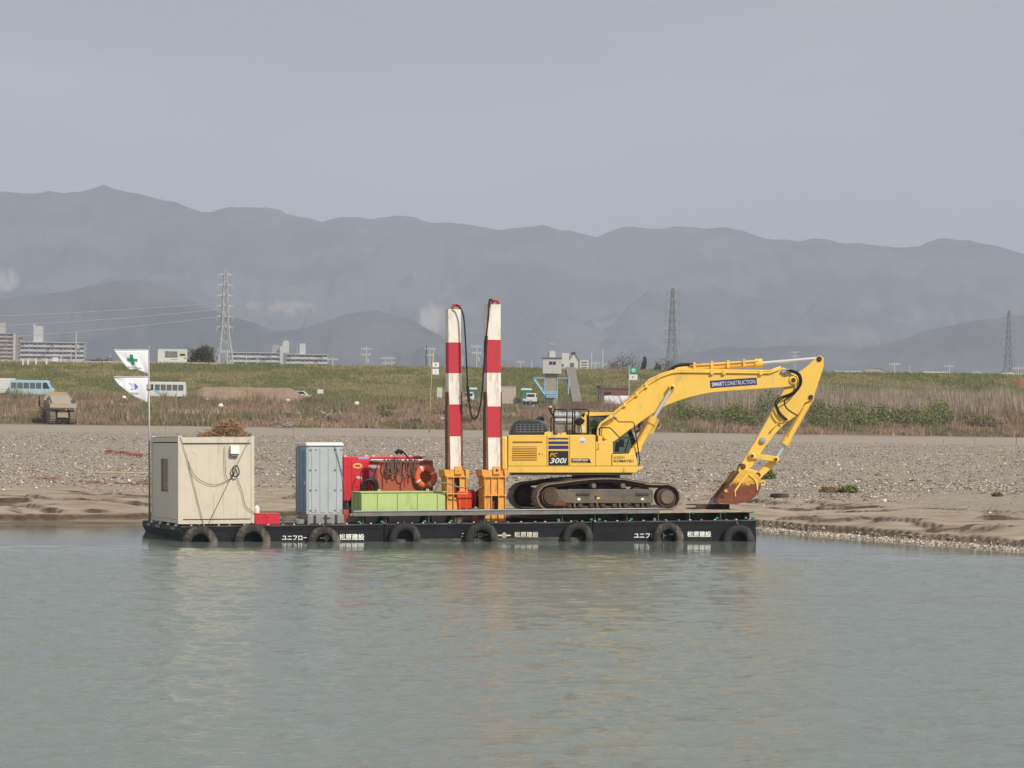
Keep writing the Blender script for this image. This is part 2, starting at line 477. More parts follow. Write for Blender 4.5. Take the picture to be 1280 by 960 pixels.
def ground_parts(x, y):
    x = np.asarray(x, float); y = np.asarray(y, float)
    xp = np.clip(px_of(x, y), -5900, 7900)
    d = y - np.interp(xp, SH_X, SH_D) + (fbm(x / 3.0, y / 3.0, 3) - 0.5) * 1.6 + (fbm(x / 1.5, y / 1.5, 9, 2) - 0.5) * 0.5
    w = sstep(140, 230, y)
    ye = (d + 96) * (1 - w) + y * w
    z = np.interp(ye, [40, 88, 95, 96, 97.2, 97.55, 98.2, 101, 112, 126, 180, 232, 239, 246, 322, 332, 380, 440, 470, 476, 500.5, 505, 524, 600, 9000],
                  [-2.2, -1.2, -0.25, 0.0, 0.06, 0.30, 0.34, 0.44, 0.66, 0.88, 1.12, 1.28, 1.42, 1.16, 1.12, 1.35, 2.6, 4.15, 4.3, 4.5, 10.45, 10.45, 4.6, 4.2, 4.2])
    # small eroded ledges in the sand of the bank
    q = fbm(x / 5.0, y / 1.8, 21)
    t = z / 0.2 + 2.6 * q
    fr = t - np.floor(t)
    led = 0.2 * (sstep(0.70, 0.82, fr) - fr)
    wl_ = sstep(97.6, 98.4, ye) * (1 - sstep(108, 117, ye))
    z = z + led * wl_
    z = z + (fbm(x / 2.2, y / 2.2, 5) - 0.5) * 0.07 * sstep(97, 99, ye) * (1 - sstep(320, 340, y))
    z = z + (fbm(x / 3.6, y / 2.6, 27) - 0.42) * 0.55 * sstep(97.8, 99.5, ye) * (1 - sstep(104, 112, ye))
    z = z + (fbm(x / 9.0, y / 14.0, 6) - 0.5) * 0.18 * sstep(104, 120, ye) * (1 - sstep(225, 240, y))
    z = z + (fbm(x / 7.0, y / 9.0, 8) - 0.5) * 0.9 * sstep(332, 350, y) * (1 - sstep(425, 445, y))
    z = z + 1.3 * sstep(860, 960, xp) * sstep(345, 400, y) * (1 - sstep(440, 470, y))
    z = z + (fbm(x / 5.0, y / 3.0, 12) - 0.5) * 0.5 * sstep(474, 482, y) * (1 - sstep(494, 500, y))
    return z, ye, d, xp

def gz(x, y):
    z, _, _, _ = ground_parts(np.array([x]), np.array([y]))
    return float(z[0])

def axis(segs):
    out = []
    for a, b, st in segs:
        n = max(1, int(round((b - a) / st)))
        out.extend(list(a + (b - a) * np.arange(n) / n))
    out.append(segs[-1][1])
    return np.array(out)

ys = axis([(-300, 40, 60), (40, 80, 4), (80, 92, 0.25), (92, 112, 0.13), (112, 130, 0.4), (130, 230, 2.5), (230, 260, 1.2), (260, 320, 6), (320, 340, 1.5),
           (340, 470, 5), (470, 530, 1.5), (530, 700, 20), (700, 2000, 130), (2000, 8800, 800)])
xs_h = axis([(0, 22, 0.2), (22, 45, 0.8), (45, 120, 5), (120, 400, 28), (400, 4200, 380)])
xs = np.concatenate([-xs_h[:0:-1], xs_h])
XX, YY = np.meshgrid(xs, ys)
ZZ, YE, DD, XP = ground_parts(XX, YY)
nx, ny = len(xs), len(ys)
idx = np.arange(nx * ny).reshape(ny, nx)
quads = np.stack([idx[:-1, :-1], idx[:-1, 1:], idx[1:, 1:], idx[1:, :-1]], -1).reshape(-1, 4)
verts = np.stack([XX, YY, ZZ], -1).reshape(-1, 3)
edge = (fbm(XX / 6, YY / 6, 31) - 0.5)
m_gravel = sstep(110, 119, YE + edge * 16) * (1 - sstep(238, 246, YY))
m_shingle = sstep(95.2, 95.8, YE) * (1 - sstep(97.1, 97.5, YE)) * sstep(880, 960, XP)
m_wet = 1 - sstep(95.8, 97.9, YE + (fbm(XX / 2, YY / 1.2, 41) - 0.5) * 2.2)
m_soil = sstep(322, 330, YY + edge * 6) * (1 - sstep(466, 474, YY))
m_grass = sstep(466, 474, YY)
ones = np.ones_like(m_wet)
colA = np.stack([np.maximum(m_gravel, m_shingle), m_wet, m_soil, ones], -1).reshape(-1, 4)
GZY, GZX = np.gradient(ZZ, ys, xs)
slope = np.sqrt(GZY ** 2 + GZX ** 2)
m_cut = sstep(0.28, 0.60, slope) * sstep(96.8, 97.3, YE) * (1 - sstep(112, 118, YE))      # steep ledge faces darkened: moist soil plus ledge shadow painted in
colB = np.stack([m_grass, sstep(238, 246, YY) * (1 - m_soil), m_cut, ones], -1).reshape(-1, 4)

def ground_mat():
    m, nt, p = nodes('river_terrace_ground')
    N, L = nt.nodes, nt.links
    tc_ = N.new('ShaderNodeTexCoord')
    def noise(scale, detail=6, rough=0.6, vec=None):
        n = N.new('ShaderNodeTexNoise'); n.inputs['Scale'].default_value = scale; n.inputs['Detail'].default_value = detail; n.inputs['Roughness'].default_value = rough
        L.new(vec or tc_.outputs['Object'], n.inputs['Vector']); return n
    def ramp(src, stops):
        r = N.new('ShaderNodeValToRGB')
        while len(r.color_ramp.elements) < len(stops): r.color_ramp.elements.new(0.5)
        for e, (ps, c) in zip(r.color_ramp.elements, stops):
            e.position = ps; e.color = tuple(c) + (1,)
        L.new(src, r.inputs['Fac']); return r.outputs['Color']
    def mix(f, a, b):
        x = N.new('ShaderNodeMixRGB'); L.new(f, x.inputs['Fac']); L.new(a, x.inputs['Color1']); L.new(b, x.inputs['Color2']); return x.outputs['Color']
    A = N.new('ShaderNodeAttribute'); A.attribute_name = 'ZoneA'
    Bn = N.new('ShaderNodeAttribute'); Bn.attribute_name = 'ZoneB'
    sa = N.new('ShaderNodeSeparateColor'); L.new(A.outputs['Color'], sa.inputs[0])
    sb = N.new('ShaderNodeSeparateColor'); L.new(Bn.outputs['Color'], sb.inputs[0])
    st = N.new('ShaderNodeMapping'); st.inputs['Scale'].default_value = (0.35, 1.0, 3.0); L.new(tc_.outputs['Object'], st.inputs['Vector'])
    nsand = noise(0.9, 8, 0.6, st.outputs['Vector'])
    sand = ramp(nsand.outputs['Fac'], [(0.30, (0.26, 0.21, 0.15)), (0.5, (0.36, 0.30, 0.225)), (0.72, (0.44, 0.375, 0.29))])
    ng = noise(2.6, 10, 0.8)
    vo = N.new('ShaderNodeTexVoronoi'); vo.inputs['Scale'].default_value = 7.0; L.new(tc_.outputs['Object'], vo.inputs['Vector'])
    gr1 = ramp(ng.outputs['Fac'], [(0.34, (0.20, 0.16, 0.12)), (0.5, (0.345, 0.29, 0.225)), (0.66, (0.50, 0.435, 0.355))])
    gr2 = ramp(vo.outputs['Color'], [(0.1, (0.16, 0.14, 0.115)), (0.55, (0.28, 0.25, 0.215)), (0.9, (0.5, 0.47, 0.42))])
    fx = N.new('ShaderNodeMixRGB'); fx.inputs['Fac'].default_value = 0.5; L.new(gr1, fx.inputs['Color1']); L.new(gr2, fx.inputs['Color2'])
    nbig = noise(0.08, 4, 0.5)
    fsand = ramp(nbig.outputs['Fac'], [(0.48, (0, 0, 0)), (0.66, (0.55, 0.55, 0.55))])
    gravel = mix(fsand, fx.outputs['Color'], sand)
    st2 = N.new('ShaderNodeMapping'); st2.inputs['Scale'].default_value = (0.02, 0.9, 1.0); L.new(tc_.outputs['Object'], st2.inputs['Vector'])
    road = ramp(noise(1.0, 10, 0.7, st2.outputs['Vector']).outputs['Fac'], [(0.3, (0.22, 0.185, 0.145)), (0.7, (0.50, 0.44, 0.36))])
    soil = ramp(noise(0.25, 8, 0.65).outputs['Fac'], [(0.35, (0.13, 0.10, 0.05)), (0.55, (0.19, 0.13, 0.075)), (0.7, (0.12, 0.125, 0.05))])
    grass = ramp(noise(0.22, 8, 0.65).outputs['Fac'], [(0.33, (0.12, 0.13, 0.045)), (0.5, (0.19, 0.175, 0.075)), (0.7, (0.26, 0.215, 0.11))])
    c = mix(sa.outputs[0], sand, gravel)
    wetc = N.new('ShaderNodeMixRGB'); wetc.blend_type = 'MULTIPLY'; wetc.inputs['Color2'].default_value = (0.42, 0.38, 0.34, 1)
    L.new(sa.outputs[1], wetc.inputs['Fac']); L.new(c, wetc.inputs['Color1'])
    cutc = ramp(noise(3.0, 6, 0.7).outputs['Fac'], [(0.3, (0.055, 0.04, 0.026)), (0.7, (0.135, 0.102, 0.07))])  # dark ledge colour: moist soil with the shadow of the ledges painted in
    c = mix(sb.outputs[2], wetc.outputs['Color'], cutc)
    c = mix(sb.outputs[1], c, road)
    c = mix(sa.outputs[2], c, soil)
    c = mix(sb.outputs[0], c, grass)
    L.new(c, p.inputs['Base Color'])
    p.inputs['Roughness'].default_value = 0.92
    p.inputs['Specular IOR Level'].default_value = 0.15
    b = N.new('ShaderNodeBump'); b.inputs['Strength'].default_value = 0.7; b.inputs['Distance'].default_value = 0.06
    L.new(ng.outputs['Fac'], b.inputs['Height']); L.new(b.outputs['Normal'], p.inputs['Normal'])
    return m

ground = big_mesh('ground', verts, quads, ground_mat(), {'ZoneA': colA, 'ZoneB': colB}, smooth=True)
ground['kind'] = 'structure'

# ------------------------------------------------------------------ water
def water_mat():
    m, nt, p = nodes('river_water')
    N, L = nt.nodes, nt.links
    p.inputs['Base Color'].default_value = (0.172, 0.202, 0.166, 1)
    p.inputs['Roughness'].default_value = 0.07
    p.inputs['IOR'].default_value = 1.33
    t = N.new('ShaderNodeTexCoord')
    def noise(scale, detail, sc_):
        mp_ = N.new('ShaderNodeMapping'); mp_.inputs['Scale'].default_value = sc_
        L.new(t.outputs['Object'], mp_.inputs['Vector'])
        n = N.new('ShaderNodeTexNoise'); n.inputs['Scale'].default_value = scale; n.inputs['Detail'].default_value = detail
        n.inputs['Roughness'].default_value = 0.55
        L.new(mp_.outputs['Vector'], n.inputs['Vector']); return n.outputs['Fac']
    def math_(op, a, b):
        x = N.new('ShaderNodeMath'); x.operation = op
        for i, q in enumerate((a, b)):
            if isinstance(q, (int, float)): x.inputs[i].default_value = q
            else: L.new(q, x.inputs[i])
        return x.outputs[0]
    a = noise(2.2, 3, (0.85, 1.1, 1))
    b = noise(6.5, 4, (0.8, 1.1, 1))
    big = noise(0.05, 3, (1, 1, 1))
    s = N.new('ShaderNodeSeparateXYZ'); L.new(t.outputs['Object'], s.inputs[0])
    mr = N.new('ShaderNodeMapRange'); mr.interpolation_type = 'SMOOTHSTEP'
    mr.inputs['From Min'].default_value = 84.5; mr.inputs['From Max'].default_value = 76.0
    mr.inputs['To Min'].default_value = 0.035; mr.inputs['To Max'].default_value = 1.0
    yy = math_('ADD', s.outputs['Y'], math_('MULTIPLY', math_('SUBTRACT', big, 0.5), 14.0))
    L.new(yy, mr.inputs['Value'])
    h = math_('ADD', math_('MULTIPLY', a, 0.006), math_('MULTIPLY', b, 0.042))
    h = math_('MULTIPLY', h, mr.outputs['Result'])
    bp = N.new('ShaderNodeBump'); bp.inputs['Strength'].default_value = 1.0; bp.inputs['Distance'].default_value = 1.0
    L.new(h, bp.inputs['Height']); L.new(bp.outputs['Normal'], p.inputs['Normal'])
    return m
# real small waves, calm in the lee of the barge and along the shore
wy = np.concatenate([[-290, -100, 0, 16], axis([(22, 50, 0.05), (50, 92, 0.085)]), [95, 100, 112]])
wt = np.linspace(-1, 1, 460)
WT, WY = np.meshgrid(wt, wy)
WX = WT * (0.235 * np.clip(WY, 22, 92) + 4)
lee = sstep(84.5, 77.0, WY + (fbm(WX / 14.0, WY / 9.0, 131) - 0.5) * 12.0)
gust = 0.55 + 0.9 * sstep(0.3, 0.7, fbm(WX / 11.0, WY / 16.0, 133))
amp = (0.03 + 0.97 * lee) * gust * sstep(22, 26, WY) * (1 - sstep(88, 92, WY))
wh = (fbm(WX * 0.55, WY * 0.8, 141, 2) - 0.5) * 0.05 + (vnoise(WX * 1.7 + 0.3 * WY, WY * 2.3, 143) - 0.5) * 0.035 + (vnoise(WX * 3.6 - 0.4 * WY, WY * 4.6, 147) - 0.5) * 0.022
WZ = np.where(np.abs(WT) > 0.995, 0.0, wh * amp)
wv = np.stack([WX, WY, WZ], -1)
eL = wv[:, :1].copy(); eL[..., 0] = -3000; eL[..., 2] = 0
eR = wv[:, :1].copy(); eR[..., 0] = 3000; eR[..., 2] = 0
wv = np.concatenate([eL, wv, eR], 1)
wi = np.arange(wv.shape[0] * wv.shape[1]).reshape(wv.shape[:2])
water = big_mesh('water', wv.reshape(-1, 3), np.stack([wi[:-1, :-1], wi[:-1, 1:], wi[1:, 1:], wi[1:, :-1]], -1).reshape(-1, 4), water_mat(), smooth=True)
water['kind'] = 'structure'

# ------------------------------------------------------------------ mountains
def mountain_cover(X, Y, Z, rid, seed, colr):
    # evergreen plantations and bare winter woods in patches
    w = sstep(0.38, 0.62, fbm(X / 260.0, (Y + Z * 4) / 420.0, seed + 3, 5)) * 0.8 + 0.5 * sstep(0.5, 0.75, fbm(X / 45.0, Z / 30.0, seed + 4, 3))
    w = np.clip(w, 0, 1)[..., None]
    return np.array(colr)[None, None] * (1 - w) + np.array(colr)[None, None] * np.array((2.9, 2.6, 2.6))[None, None] * w

def mountain(name, ridge, D, depth, seed, colr, cuts=()):
    pxs = np.array([r[0] for r in ridge], float)
    hz = np.array([G(r[0], r[1], D).z for r in ridge])
    hx = np.array([G(r[0], r[1], D).x for r in ridge])
    x = np.linspace(hx[0], hx[-1], 760)
    h0 = np.interp(x, hx, hz)
    nv = 150
    t = np.linspace(-0.45, 1, nv)                     # -0.45 behind the ridge .. 0 ridge .. 1 foot towards the camera
    X, T = np.meshgrid(x, t)
    H = np.interp(X, hx, hz)
    prof = np.where(T >= 0, (1 - np.clip(T, 0, 1)) ** 1.25, (1 + np.clip(T, -1, 0) * 1.4))
    Y = D - T * depth
    sp = fbm(X / 420.0, Y / 900.0, seed, 5)
    rid = 1 - np.abs(2 * fbm(X / 330.0 + 2.0 * sp, Y / 1100.0, seed + 5, 4) - 1)
    Z = H * prof * (1 + 0.0 * rid) - (H * 0.75) * (1 - rid) * np.clip(np.abs(T) * 2.2, 0, 1) * prof ** 0.5
    Z = Z + (fbm(X / 150.0, Y / 150.0, seed + 9, 4) - 0.5) * 85 * (0.6 + np.clip(np.abs(T) * 4, 0, 0.4)) * D / 7600
    g2 = np.abs(2 * fbm(X / 190.0 + 1.3 * sp, Y / 600.0, seed + 13, 4) - 1)
    Z = Z - 95 * (1 - g2) ** 3 * np.clip(np.abs(T) * 5, 0, 1) * prof ** 0.6 * D / 7600
    Z = np.maximum(Z, 2.0) - 1.0
    Z[-1, :] = 1.0
    i = np.arange(X.size).reshape(X.shape)
    q = np.stack([i[:-1, :-1], i[:-1, 1:], i[1:, 1:], i[1:, :-1]], -1).reshape(-1, 4)
    base = mountain_cover(X, Y, Z, rid, seed, colr)
    # screen direction of every point, only to find where the bare cuts in the slope lie
    PX = 640 + F_PX * X / Y
    PY = 505 - (Z - CAM_H) / Y * F_PX + (PX - 640) * math.tan(ROLL)
    for (cx, cy, rx, ry, cc, st_) in cuts:
        e = ((PX - cx) / rx) ** 2 + ((PY - cy) / ry) ** 2 + (fbm(X / 40.0, Z / 20.0, seed + 2) - 0.5) * 0.7
        wq = (1 - sstep(0.75, 1.1, e))[..., None] * st_
        base = base * (1 - wq) + np.array(cc)[None, None] * wq
    o = big_mesh(name, np.stack([X, Y, Z], -1).reshape(-1, 3), q, mat_attr('forested_slope', 0.95), {'Col': base.reshape(-1, 3)}, smooth=True)
    o['kind'] = 'structure'
    return o

MAIN = [(-900, 262), (-600, 240), (-300, 255), (-120, 238), (0, 243), (25, 241), (60, 237), (100, 240), (118, 235), (130, 231), (142, 236), (160, 240), (200, 245), (240, 254), (265, 258), (290, 254), (320, 258), (350, 262), (380, 271),
        (403, 277), (425, 270), (460, 270), (500, 266), (530, 270), (560, 275), (600, 279), (625, 285), (655, 283), (680, 279), (715, 283), (745, 293), (765, 287), (790, 282), (830, 280), (860, 281), (905, 284), (935, 292),
        (960, 296), (1020, 297), (1050, 303), (1100, 303), (1150, 304), (1175, 298), (1195, 302), (1220, 303), (1280, 310), (1450, 300), (1700, 320), (2200, 310)]
mountain('mountain_range', MAIN, 7600, 2500, 51, (0.030, 0.036, 0.032),
         [(541, 400, 20, 17, (0.36, 0.33, 0.30), 0.9), (6, 352, 14, 14, (0.34, 0.31, 0.28), 0.8), (760, 405, 18, 5, (0.26, 0.24, 0.21), 0.7), (355, 384, 50, 6, (0.30, 0.26, 0.22), 0.8), (1060, 418, 60, 12, (0.16, 0.14, 0.11), 0.6)])
mountain('hill', [(-700, 420), (-300, 385), (-50, 372), (60, 366), (110, 356), (170, 350), (205, 356), (240, 374), (290, 398), (340, 412), (390, 402), (430, 387), (470, 382), (510, 394), (550, 416), (600, 442), (680, 462), (760, 470)], 4700, 1000, 77, (0.030, 0.036, 0.036))
mountain('hill', [(640, 470), (760, 452), (880, 436), (980, 425), (1060, 432), (1130, 424), (1200, 408), (1280, 396), (1500, 380), (1900, 420)], 5000, 1000, 93, (0.03, 0.034, 0.03))

# ------------------------------------------------------------------ haze
hb = MB().box(-4300, 4300, -310, 11500, -4.0, 900.0)
haze = bpy.data.objects.new('haze', hb.mesh('haze'))
COL.objects.link(haze)
hm = bpy.data.materials.new('pale_haze'); hm.use_nodes = True
hn = hm.node_tree; hn.nodes.clear()
ho = hn.nodes.new('ShaderNodeOutputMaterial'); hv = hn.nodes.new('ShaderNodeVolumePrincipled')
hv.inputs['Color'].default_value = (0.74, 0.81, 1.0, 1)
hv.inputs['Density'].default_value = 0.000158
hv.inputs['Anisotropy'].default_value = 0.0
hn.links.new(hv.outputs['Volume'], ho.inputs['Volume'])
hm.cycles.homogeneous_volume = True
haze.data.materials.append(hm)
tag(haze, 'pale bluish haze filling the air before the mountains', 'haze', kind='stuff')

# ================================================================== THE BARGE
DECK = 0.47                                   # deck height in barge coordinates
BL, BW = 18.35, 6.6
barge = thing('pontoon_barge', 'long black modular pontoon barge with white lettering along its side', 'barge', (BL / 2, BW / 2, -0.6), BM)
us = [0.0, bu(480, 0), bu(741, 0), BL]
for j, (v0, v1) in enumerate([(0.0, 3.28), (3.32, BW)]):
    for i in range(3):
        a, b = us[i] + (0.0 if i == 0 else 0.015), us[i + 1] - (0.0 if i == 2 else 0.015)
        rk = 0.55 if i == 0 else 0.0
        m = MB().prism([(a + rk, -0.6), (b, -0.6), (b, DECK), (a, DECK), (a, DECK - 0.16), (a + rk * 0.3, 0.0)], v0, v1)
        po = m.build('pontoon', HULL, barge)
        if j == 0:
            # rubbing strips and weathered waterline plate
            MB().box(a + 0.02, b - 0.02, -0.035, -0.002, DECK - 0.045, DECK - 0.004).build('edge_strip', HULLLOW, po)
            MB().box(a + 0.06, b - 0.02, -0.022, -0.002, DECK - 0.135, DECK - 0.115).build('rub_rail', HULL, po)
            if i == 1:
                MB().box(a + 0.06, b - 0.02, -0.03, -0.002, -0.35, -0.005).build('waterline_plate', HULLLOW, po)
# bolts along the edge of the deck
for k in range(46):
    u = 0.35 + k * (BL - 0.6) / 45 + random.uniform(-0.06, 0.06)
    MB().box(u - 0.025, u + 0.025, -0.05, 0.01, DECK + 0.001, DECK + 0.028).build('deck_bolt', GALV if k % 2 else LETTERC, barge)
for v in (0.4, 1.7, 3.1, 4.6, 6.2):
    MB().lathe((-0.04, v, DECK - 0.02), (0, 0, 1), [(0.0, 0), (0.055, 0.0), (0.055, 0.05), (0.0, 0.08)], 10).build('end_bolt', WHITE, barge)
for v in (1.1, 3.7, 5.3):
    MB().box(-0.03, 0.0, v - 0.35, v + 0.35, DECK - 0.14, DECK - 0.05).build('end_bracket', STEEL, barge)
def hull_text(s, x0, x1, y0, y1, m, bold):
    q = [B(x0, y0, -0.004), B(x1, y0, -0.004), B(x1, y1, -0.004), B(x0, y1, -0.004)]
    return text_part('hull_lettering', s, q, m, barge, bold)
hull_text('ユニフロート', 352.5, 391, 669, 675.2, LETTER, 0.022)
hull_text('松原建設', 424, 455.5, 667.2, 675.2, LETTER, 0.022)
hull_text('ユニフロート', 577, 616, 665.8, 671.4, LETTERC, 0.018)
hull_text('松原建設', 643, 673, 664.6, 671.8, LETTERC, 0.016)
hull_text('ユニフロート', 792.5, 833, 666.2, 672.6, LETTER, 0.022)
hull_text('松原建設', 859, 889, 664, 671.4, LETTER, 0.022)
for cx, cy in ((408, 672.5), (630.3, 669.2), (845, 668)):
    m = MB()
    def bar(pts, off=-0.006):
        m.add([B(x, y, off) for x, y in pts], [(0, 1, 2, 3)])
    w = 0.8
    for sx in (-1, 1):
        bar([(cx + sx * 8, cy - w), (cx + sx * 3.5, cy - w), (cx + sx * 3.5, cy + w), (cx + sx * 8, cy + w)])
        for sy in (-1, 1):
            bar([(cx + sx * 4, cy), (cx, cy + sy * 4), (cx, cy + sy * 2.7), (cx + sx * 2.4, cy)])
    bar([(cx - 1.2, cy), (cx, cy - 1.2), (cx + 1.2, cy), (cx, cy + 1.2)], -0.008)
    m.build('hull_emblem', LETTERC if cx == 630.3 else LETTER, barge)

# tyre fenders
TY = [(249.5, 21.5, 658, 'under the beige site hut, at the tapered end of the hull', RUBBER), (315.3, 22, 655, 'between the beige site hut and the red box', RUBBER), (404.5, 20.3, 658.5, 'below the portable toilet', RUBBER),
      (505.5, 19.5, 653.5, 'below the pale green tray', RUBBER2), (601.5, 21.3, 652.5, 'below the orange red winch', RUBBER2), (721.5, 19.6, 652.5, 'below the middle of the excavator tracks', RUBBER2),
      (834.5, 20, 652.5, 'below the front end of the excavator tracks', RUBBER), (922.5, 20.5, 655, 'below the excavator bucket, last before the square hull end', RUBBER2)]
for cx, r, top, wh, m_ in TY:
    c = B(cx, top + r, -0.19)
    R = r / 40.9
    t = thing('tyre_fender', 'tyre fender ' + wh, 'tyre', (c.x, c.y, c.z), BM, 'tyre fenders hung on the barge side')
    ri = R * 0.52; hw = 0.15
    prof = [(ri, -hw * 0.75), (ri + 0.05, -hw), (R * 0.80, -hw * 1.08), (R * 0.93, -hw * 0.95), (R * 0.985, -hw * 0.72), (R, -hw * 0.2), (R, hw * 0.2), (R * 0.985, hw * 0.72), (R * 0.93, hw * 0.95), (R * 0.80, hw * 1.08), (ri + 0.05, hw), (ri, hw * 0.75), (ri + 0.035, 0)]
    MB().lathe(c, (0, 1, 0), prof, 40).build('tyre', m_, t, smooth=True)
    tr = MB()
    for k in range(40):
        a = k * 2 * math.pi / 40
        M = Matrix.Rotation(-a, 3, 'Y')
        d = M @ Vector((1, 0, 0))
        for sgn in (-1, 1):
            tr.obox(c + d * (R * 0.985) + Vector((0, sgn * hw * 0.5, 0)), (0.03, hw * 0.62, 0.04), M)
    tr.build('tread_block', m_, t)['kind'] = 'stuff'
    MB().tube([c + Vector((0.03, 0.0, R - 0.03)), c + Vector((0.0, 0.04, R + 0.03)), Vector((c.x - 0.02, 0.02, DECK + 0.03)), Vector((c.x - 0.02, 0.15, DECK + 0.02))], 0.014, 5).build('rope', ROPE, t)

# cross beams and plates of the raised deck
ZB0 = DECK
zb1 = lambda px: None
BEAMT = DECK + 0.235
def ibeam_end(px):
    u = bu(px, 0.06, 650)
    return u
for n_, px in enumerate([454, 482.6, 536, 569, 605, 703, 744, 784, 823, 862, 901, 937]):
    u = ibeam_end(px)
    hw = 0.075
    right = px > 690
    lbl = ('rusty steel cross beam under the dusty plate below the excavator' if right else 'rusty steel cross beam under the long rail below the green tray')
    grp = 'cross beams under the plate' if right else 'cross beams under the rail'
    t = thing('cross_beam', lbl, 'steel beam', (u, 3.0, DECK + 0.002), BM, grp)
    v0, v1 = 0.05, 5.6 if right else 3.0
    MB().box(u - hw, u + hw, v0, v1, DECK + 0.002, DECK + 0.02).build('flange', RUSTDK, t)
    MB().box(u - 0.007, u + 0.007, v0, v1, DECK + 0.02, BEAMT - 0.02).build('web', STEEL, t)
    MB().box(u - hw * 1.4, u + hw * 1.4, v0, v1, BEAMT - 0.02, BEAMT).build('flange', RUSTDK, t)
    for du, zc in ((-0.13, DECK + 0.05), (0.13, DECK + 0.05)):
        if random.random() < 0.6:
            MB().box(u + du - 0.045, u + du + 0.045, 0.03, 0.12, zc - 0.03, zc + 0.035).build('clamp', CLAMPG, t, bevel=0.012)
    if random.random() < 0.5:
        MB().box(u + 0.06, u + 0.14, 0.02, 0.1, BEAMT - 0.03, BEAMT + 0.03).build('clamp', CLAMPG, t, bevel=0.012)
# black blocks added to stand in for shade in the gaps between beams
for i, (a, b) in enumerate([(706, 741), (747, 781), (787, 820), (826, 859), (865, 898), (904, 934), (486, 532), (540, 566), (457, 480)]):
    tag(MB().box(bu(a, 0.5), bu(b, 0.5), 0.55, 0.75, DECK + 0.003, BEAMT - 0.005).build('gap_shade_block', BLACK, base=((bu(a, .5) + bu(b, .5)) / 2, 0.6, DECK), frame=BM),
        'black block put in for the shade in a gap between cross beams of the raised deck', 'timber', 'black shade blocks between the cross beams')
PT = BEAMT + 0.06
for i, (a, b) in enumerate([(640, 742), (743, 822), (823, 939)]):
    ua, ub = bu(a, 0.1), bu(b, 0.1)
    tag(MB().box(ua + 0.004, ub - 0.004, 0.04, 5.7, BEAMT + 0.001, PT).build('deck_plate', PLATE, base=((ua + ub) / 2, 2.8, BEAMT), frame=BM),
        ['dusty steel plate under the rear of the excavator tracks', 'dusty steel plate under the middle of the excavator tracks', 'dusty steel plate at the square barge end under the bucket'][i], 'steel plate', 'steel plates laid over the cross beams')
# long H-beam along the near edge, resting on the cross beams
ua, ub = bu(441, 0.0), bu(821.5, 0.0)
t = thing('edge_beam', 'long grey H-section steel beam lying along the near edge of the deck', 'steel beam', ((ua + ub) / 2, -0.02, PT), BM)
zt = bz(640, 636.6, -0.02)
MB().box(ua, ub, -0.1, 0.1, zt - 0.035, zt).build('flange', STEELTOP, t, bevel=0.008)
MB().box(ua, ub, -0.07, -0.05, BEAMT + 0.03, zt - 0.035).build('web', STEEL, t)
MB().box(ua, ub, -0.1, 0.1, BEAMT + 0.001, BEAMT + 0.03).build('flange', STEEL, t)

# ------------------------------------------------------------------ site hut (container)
v0, v1 = 0.14, 4.75
c0 = B(222.5, 655.3, v0); c1 = B(318, 654.2, v0)
zt_ = bz(222.5, 545.3, v0); zb_ = max(c0.z, DECK + 0.01)
U0, U1 = c0.x, c1.x
hut = thing('site_hut', 'beige steel box site hut with a window slot in its shaded end', 'site hut', ((U0 + U1) / 2, (v0 + v1) / 2, zb_), BM)
pw = 0.13
# ribbed wall sheets
def wall_sheets(name, axis_, a, b, c, zlo, zhi, n, m, hole=None):
    w = (b - a) / n
    for k in range(n):
        x0, x1 = a + k * w + 0.0015, a + (k + 1) * w - 0.0015
        mm = MB()
        segs = [(zlo, zhi)]
        if hole and not (x1 <= hole[0] or x0 >= hole[1]):
            segs = [(zlo, hole[2]), (hole[3], zhi)]
        for s0, s1 in segs:
            mm = MB()
            if axis_ == 'u': mm.box(x0, x1, c, c + 0.03, s0, s1)
            else: mm.box(c, c + 0.03, x0, x1, s0, s1)
            mm.build(name, m, hut)
wall_sheets('wall_panel', 'u', U0 + pw, U1 - 0.1, v0 + 0.02, zb_ + 0.13, zt_ - 0.22, 5, CREAM)
wall_sheets('wall_panel', 'u', U0 + pw, U1 - 0.1, v1 - 0.05, zb_ + 0.13, zt_ - 0.22, 5, CREAM)
# window position in the end wall
wv0, wv1 = None, None
def end_v(px, py):
    # intersection of the pixel ray with the end wall plane u = U0
    o = BMI @ CAM_O; d = BMI.to_3x3() @ ray(px, py); t_ = (U0 - o.x) / d.x
    return o + d * t_
wa, wb_ = end_v(209.5, 600), end_v(200.5, 600)
wz1, wz0 = end_v(205, 573).z, end_v(205, 615).z
wall_sheets('wall_panel', 'v', v0 + pw, wa.y, U0 + 0.02, zb_ + 0.13, zt_ - 0.2, 2, CREAM_BOUNCE)
wall_sheets('wall_panel', 'v', wa.y, wb_.y, U0 + 0.02, zb_ + 0.13, zt_ - 0.2, 1, CREAM_BOUNCE, (wa.y - 1, wb_.y + 1, wz0, wz1))
wall_sheets('wall_panel', 'v', wb_.y, v1 - pw, U0 + 0.02, zb_ + 0.13, zt_ - 0.2, 3, CREAM_BOUNCE)
wall_sheets('wall_panel', 'v', v0 + pw, v1 - pw, U1 - 0.05, zb_ + 0.13, zt_ - 0.2, 6, CREAM_BOUNCE)
for (a, b) in ((U0, v0), (U1 - 0.1, v0), (U0, v1 - pw), (U1 - 0.1, v1 - pw)):
    MB().box(a, a + (pw if a == U0 else 0.1), b, b + pw, zb_, zt_ + 0.01).build('corner_post', CREAM, hut, bevel=0.01)
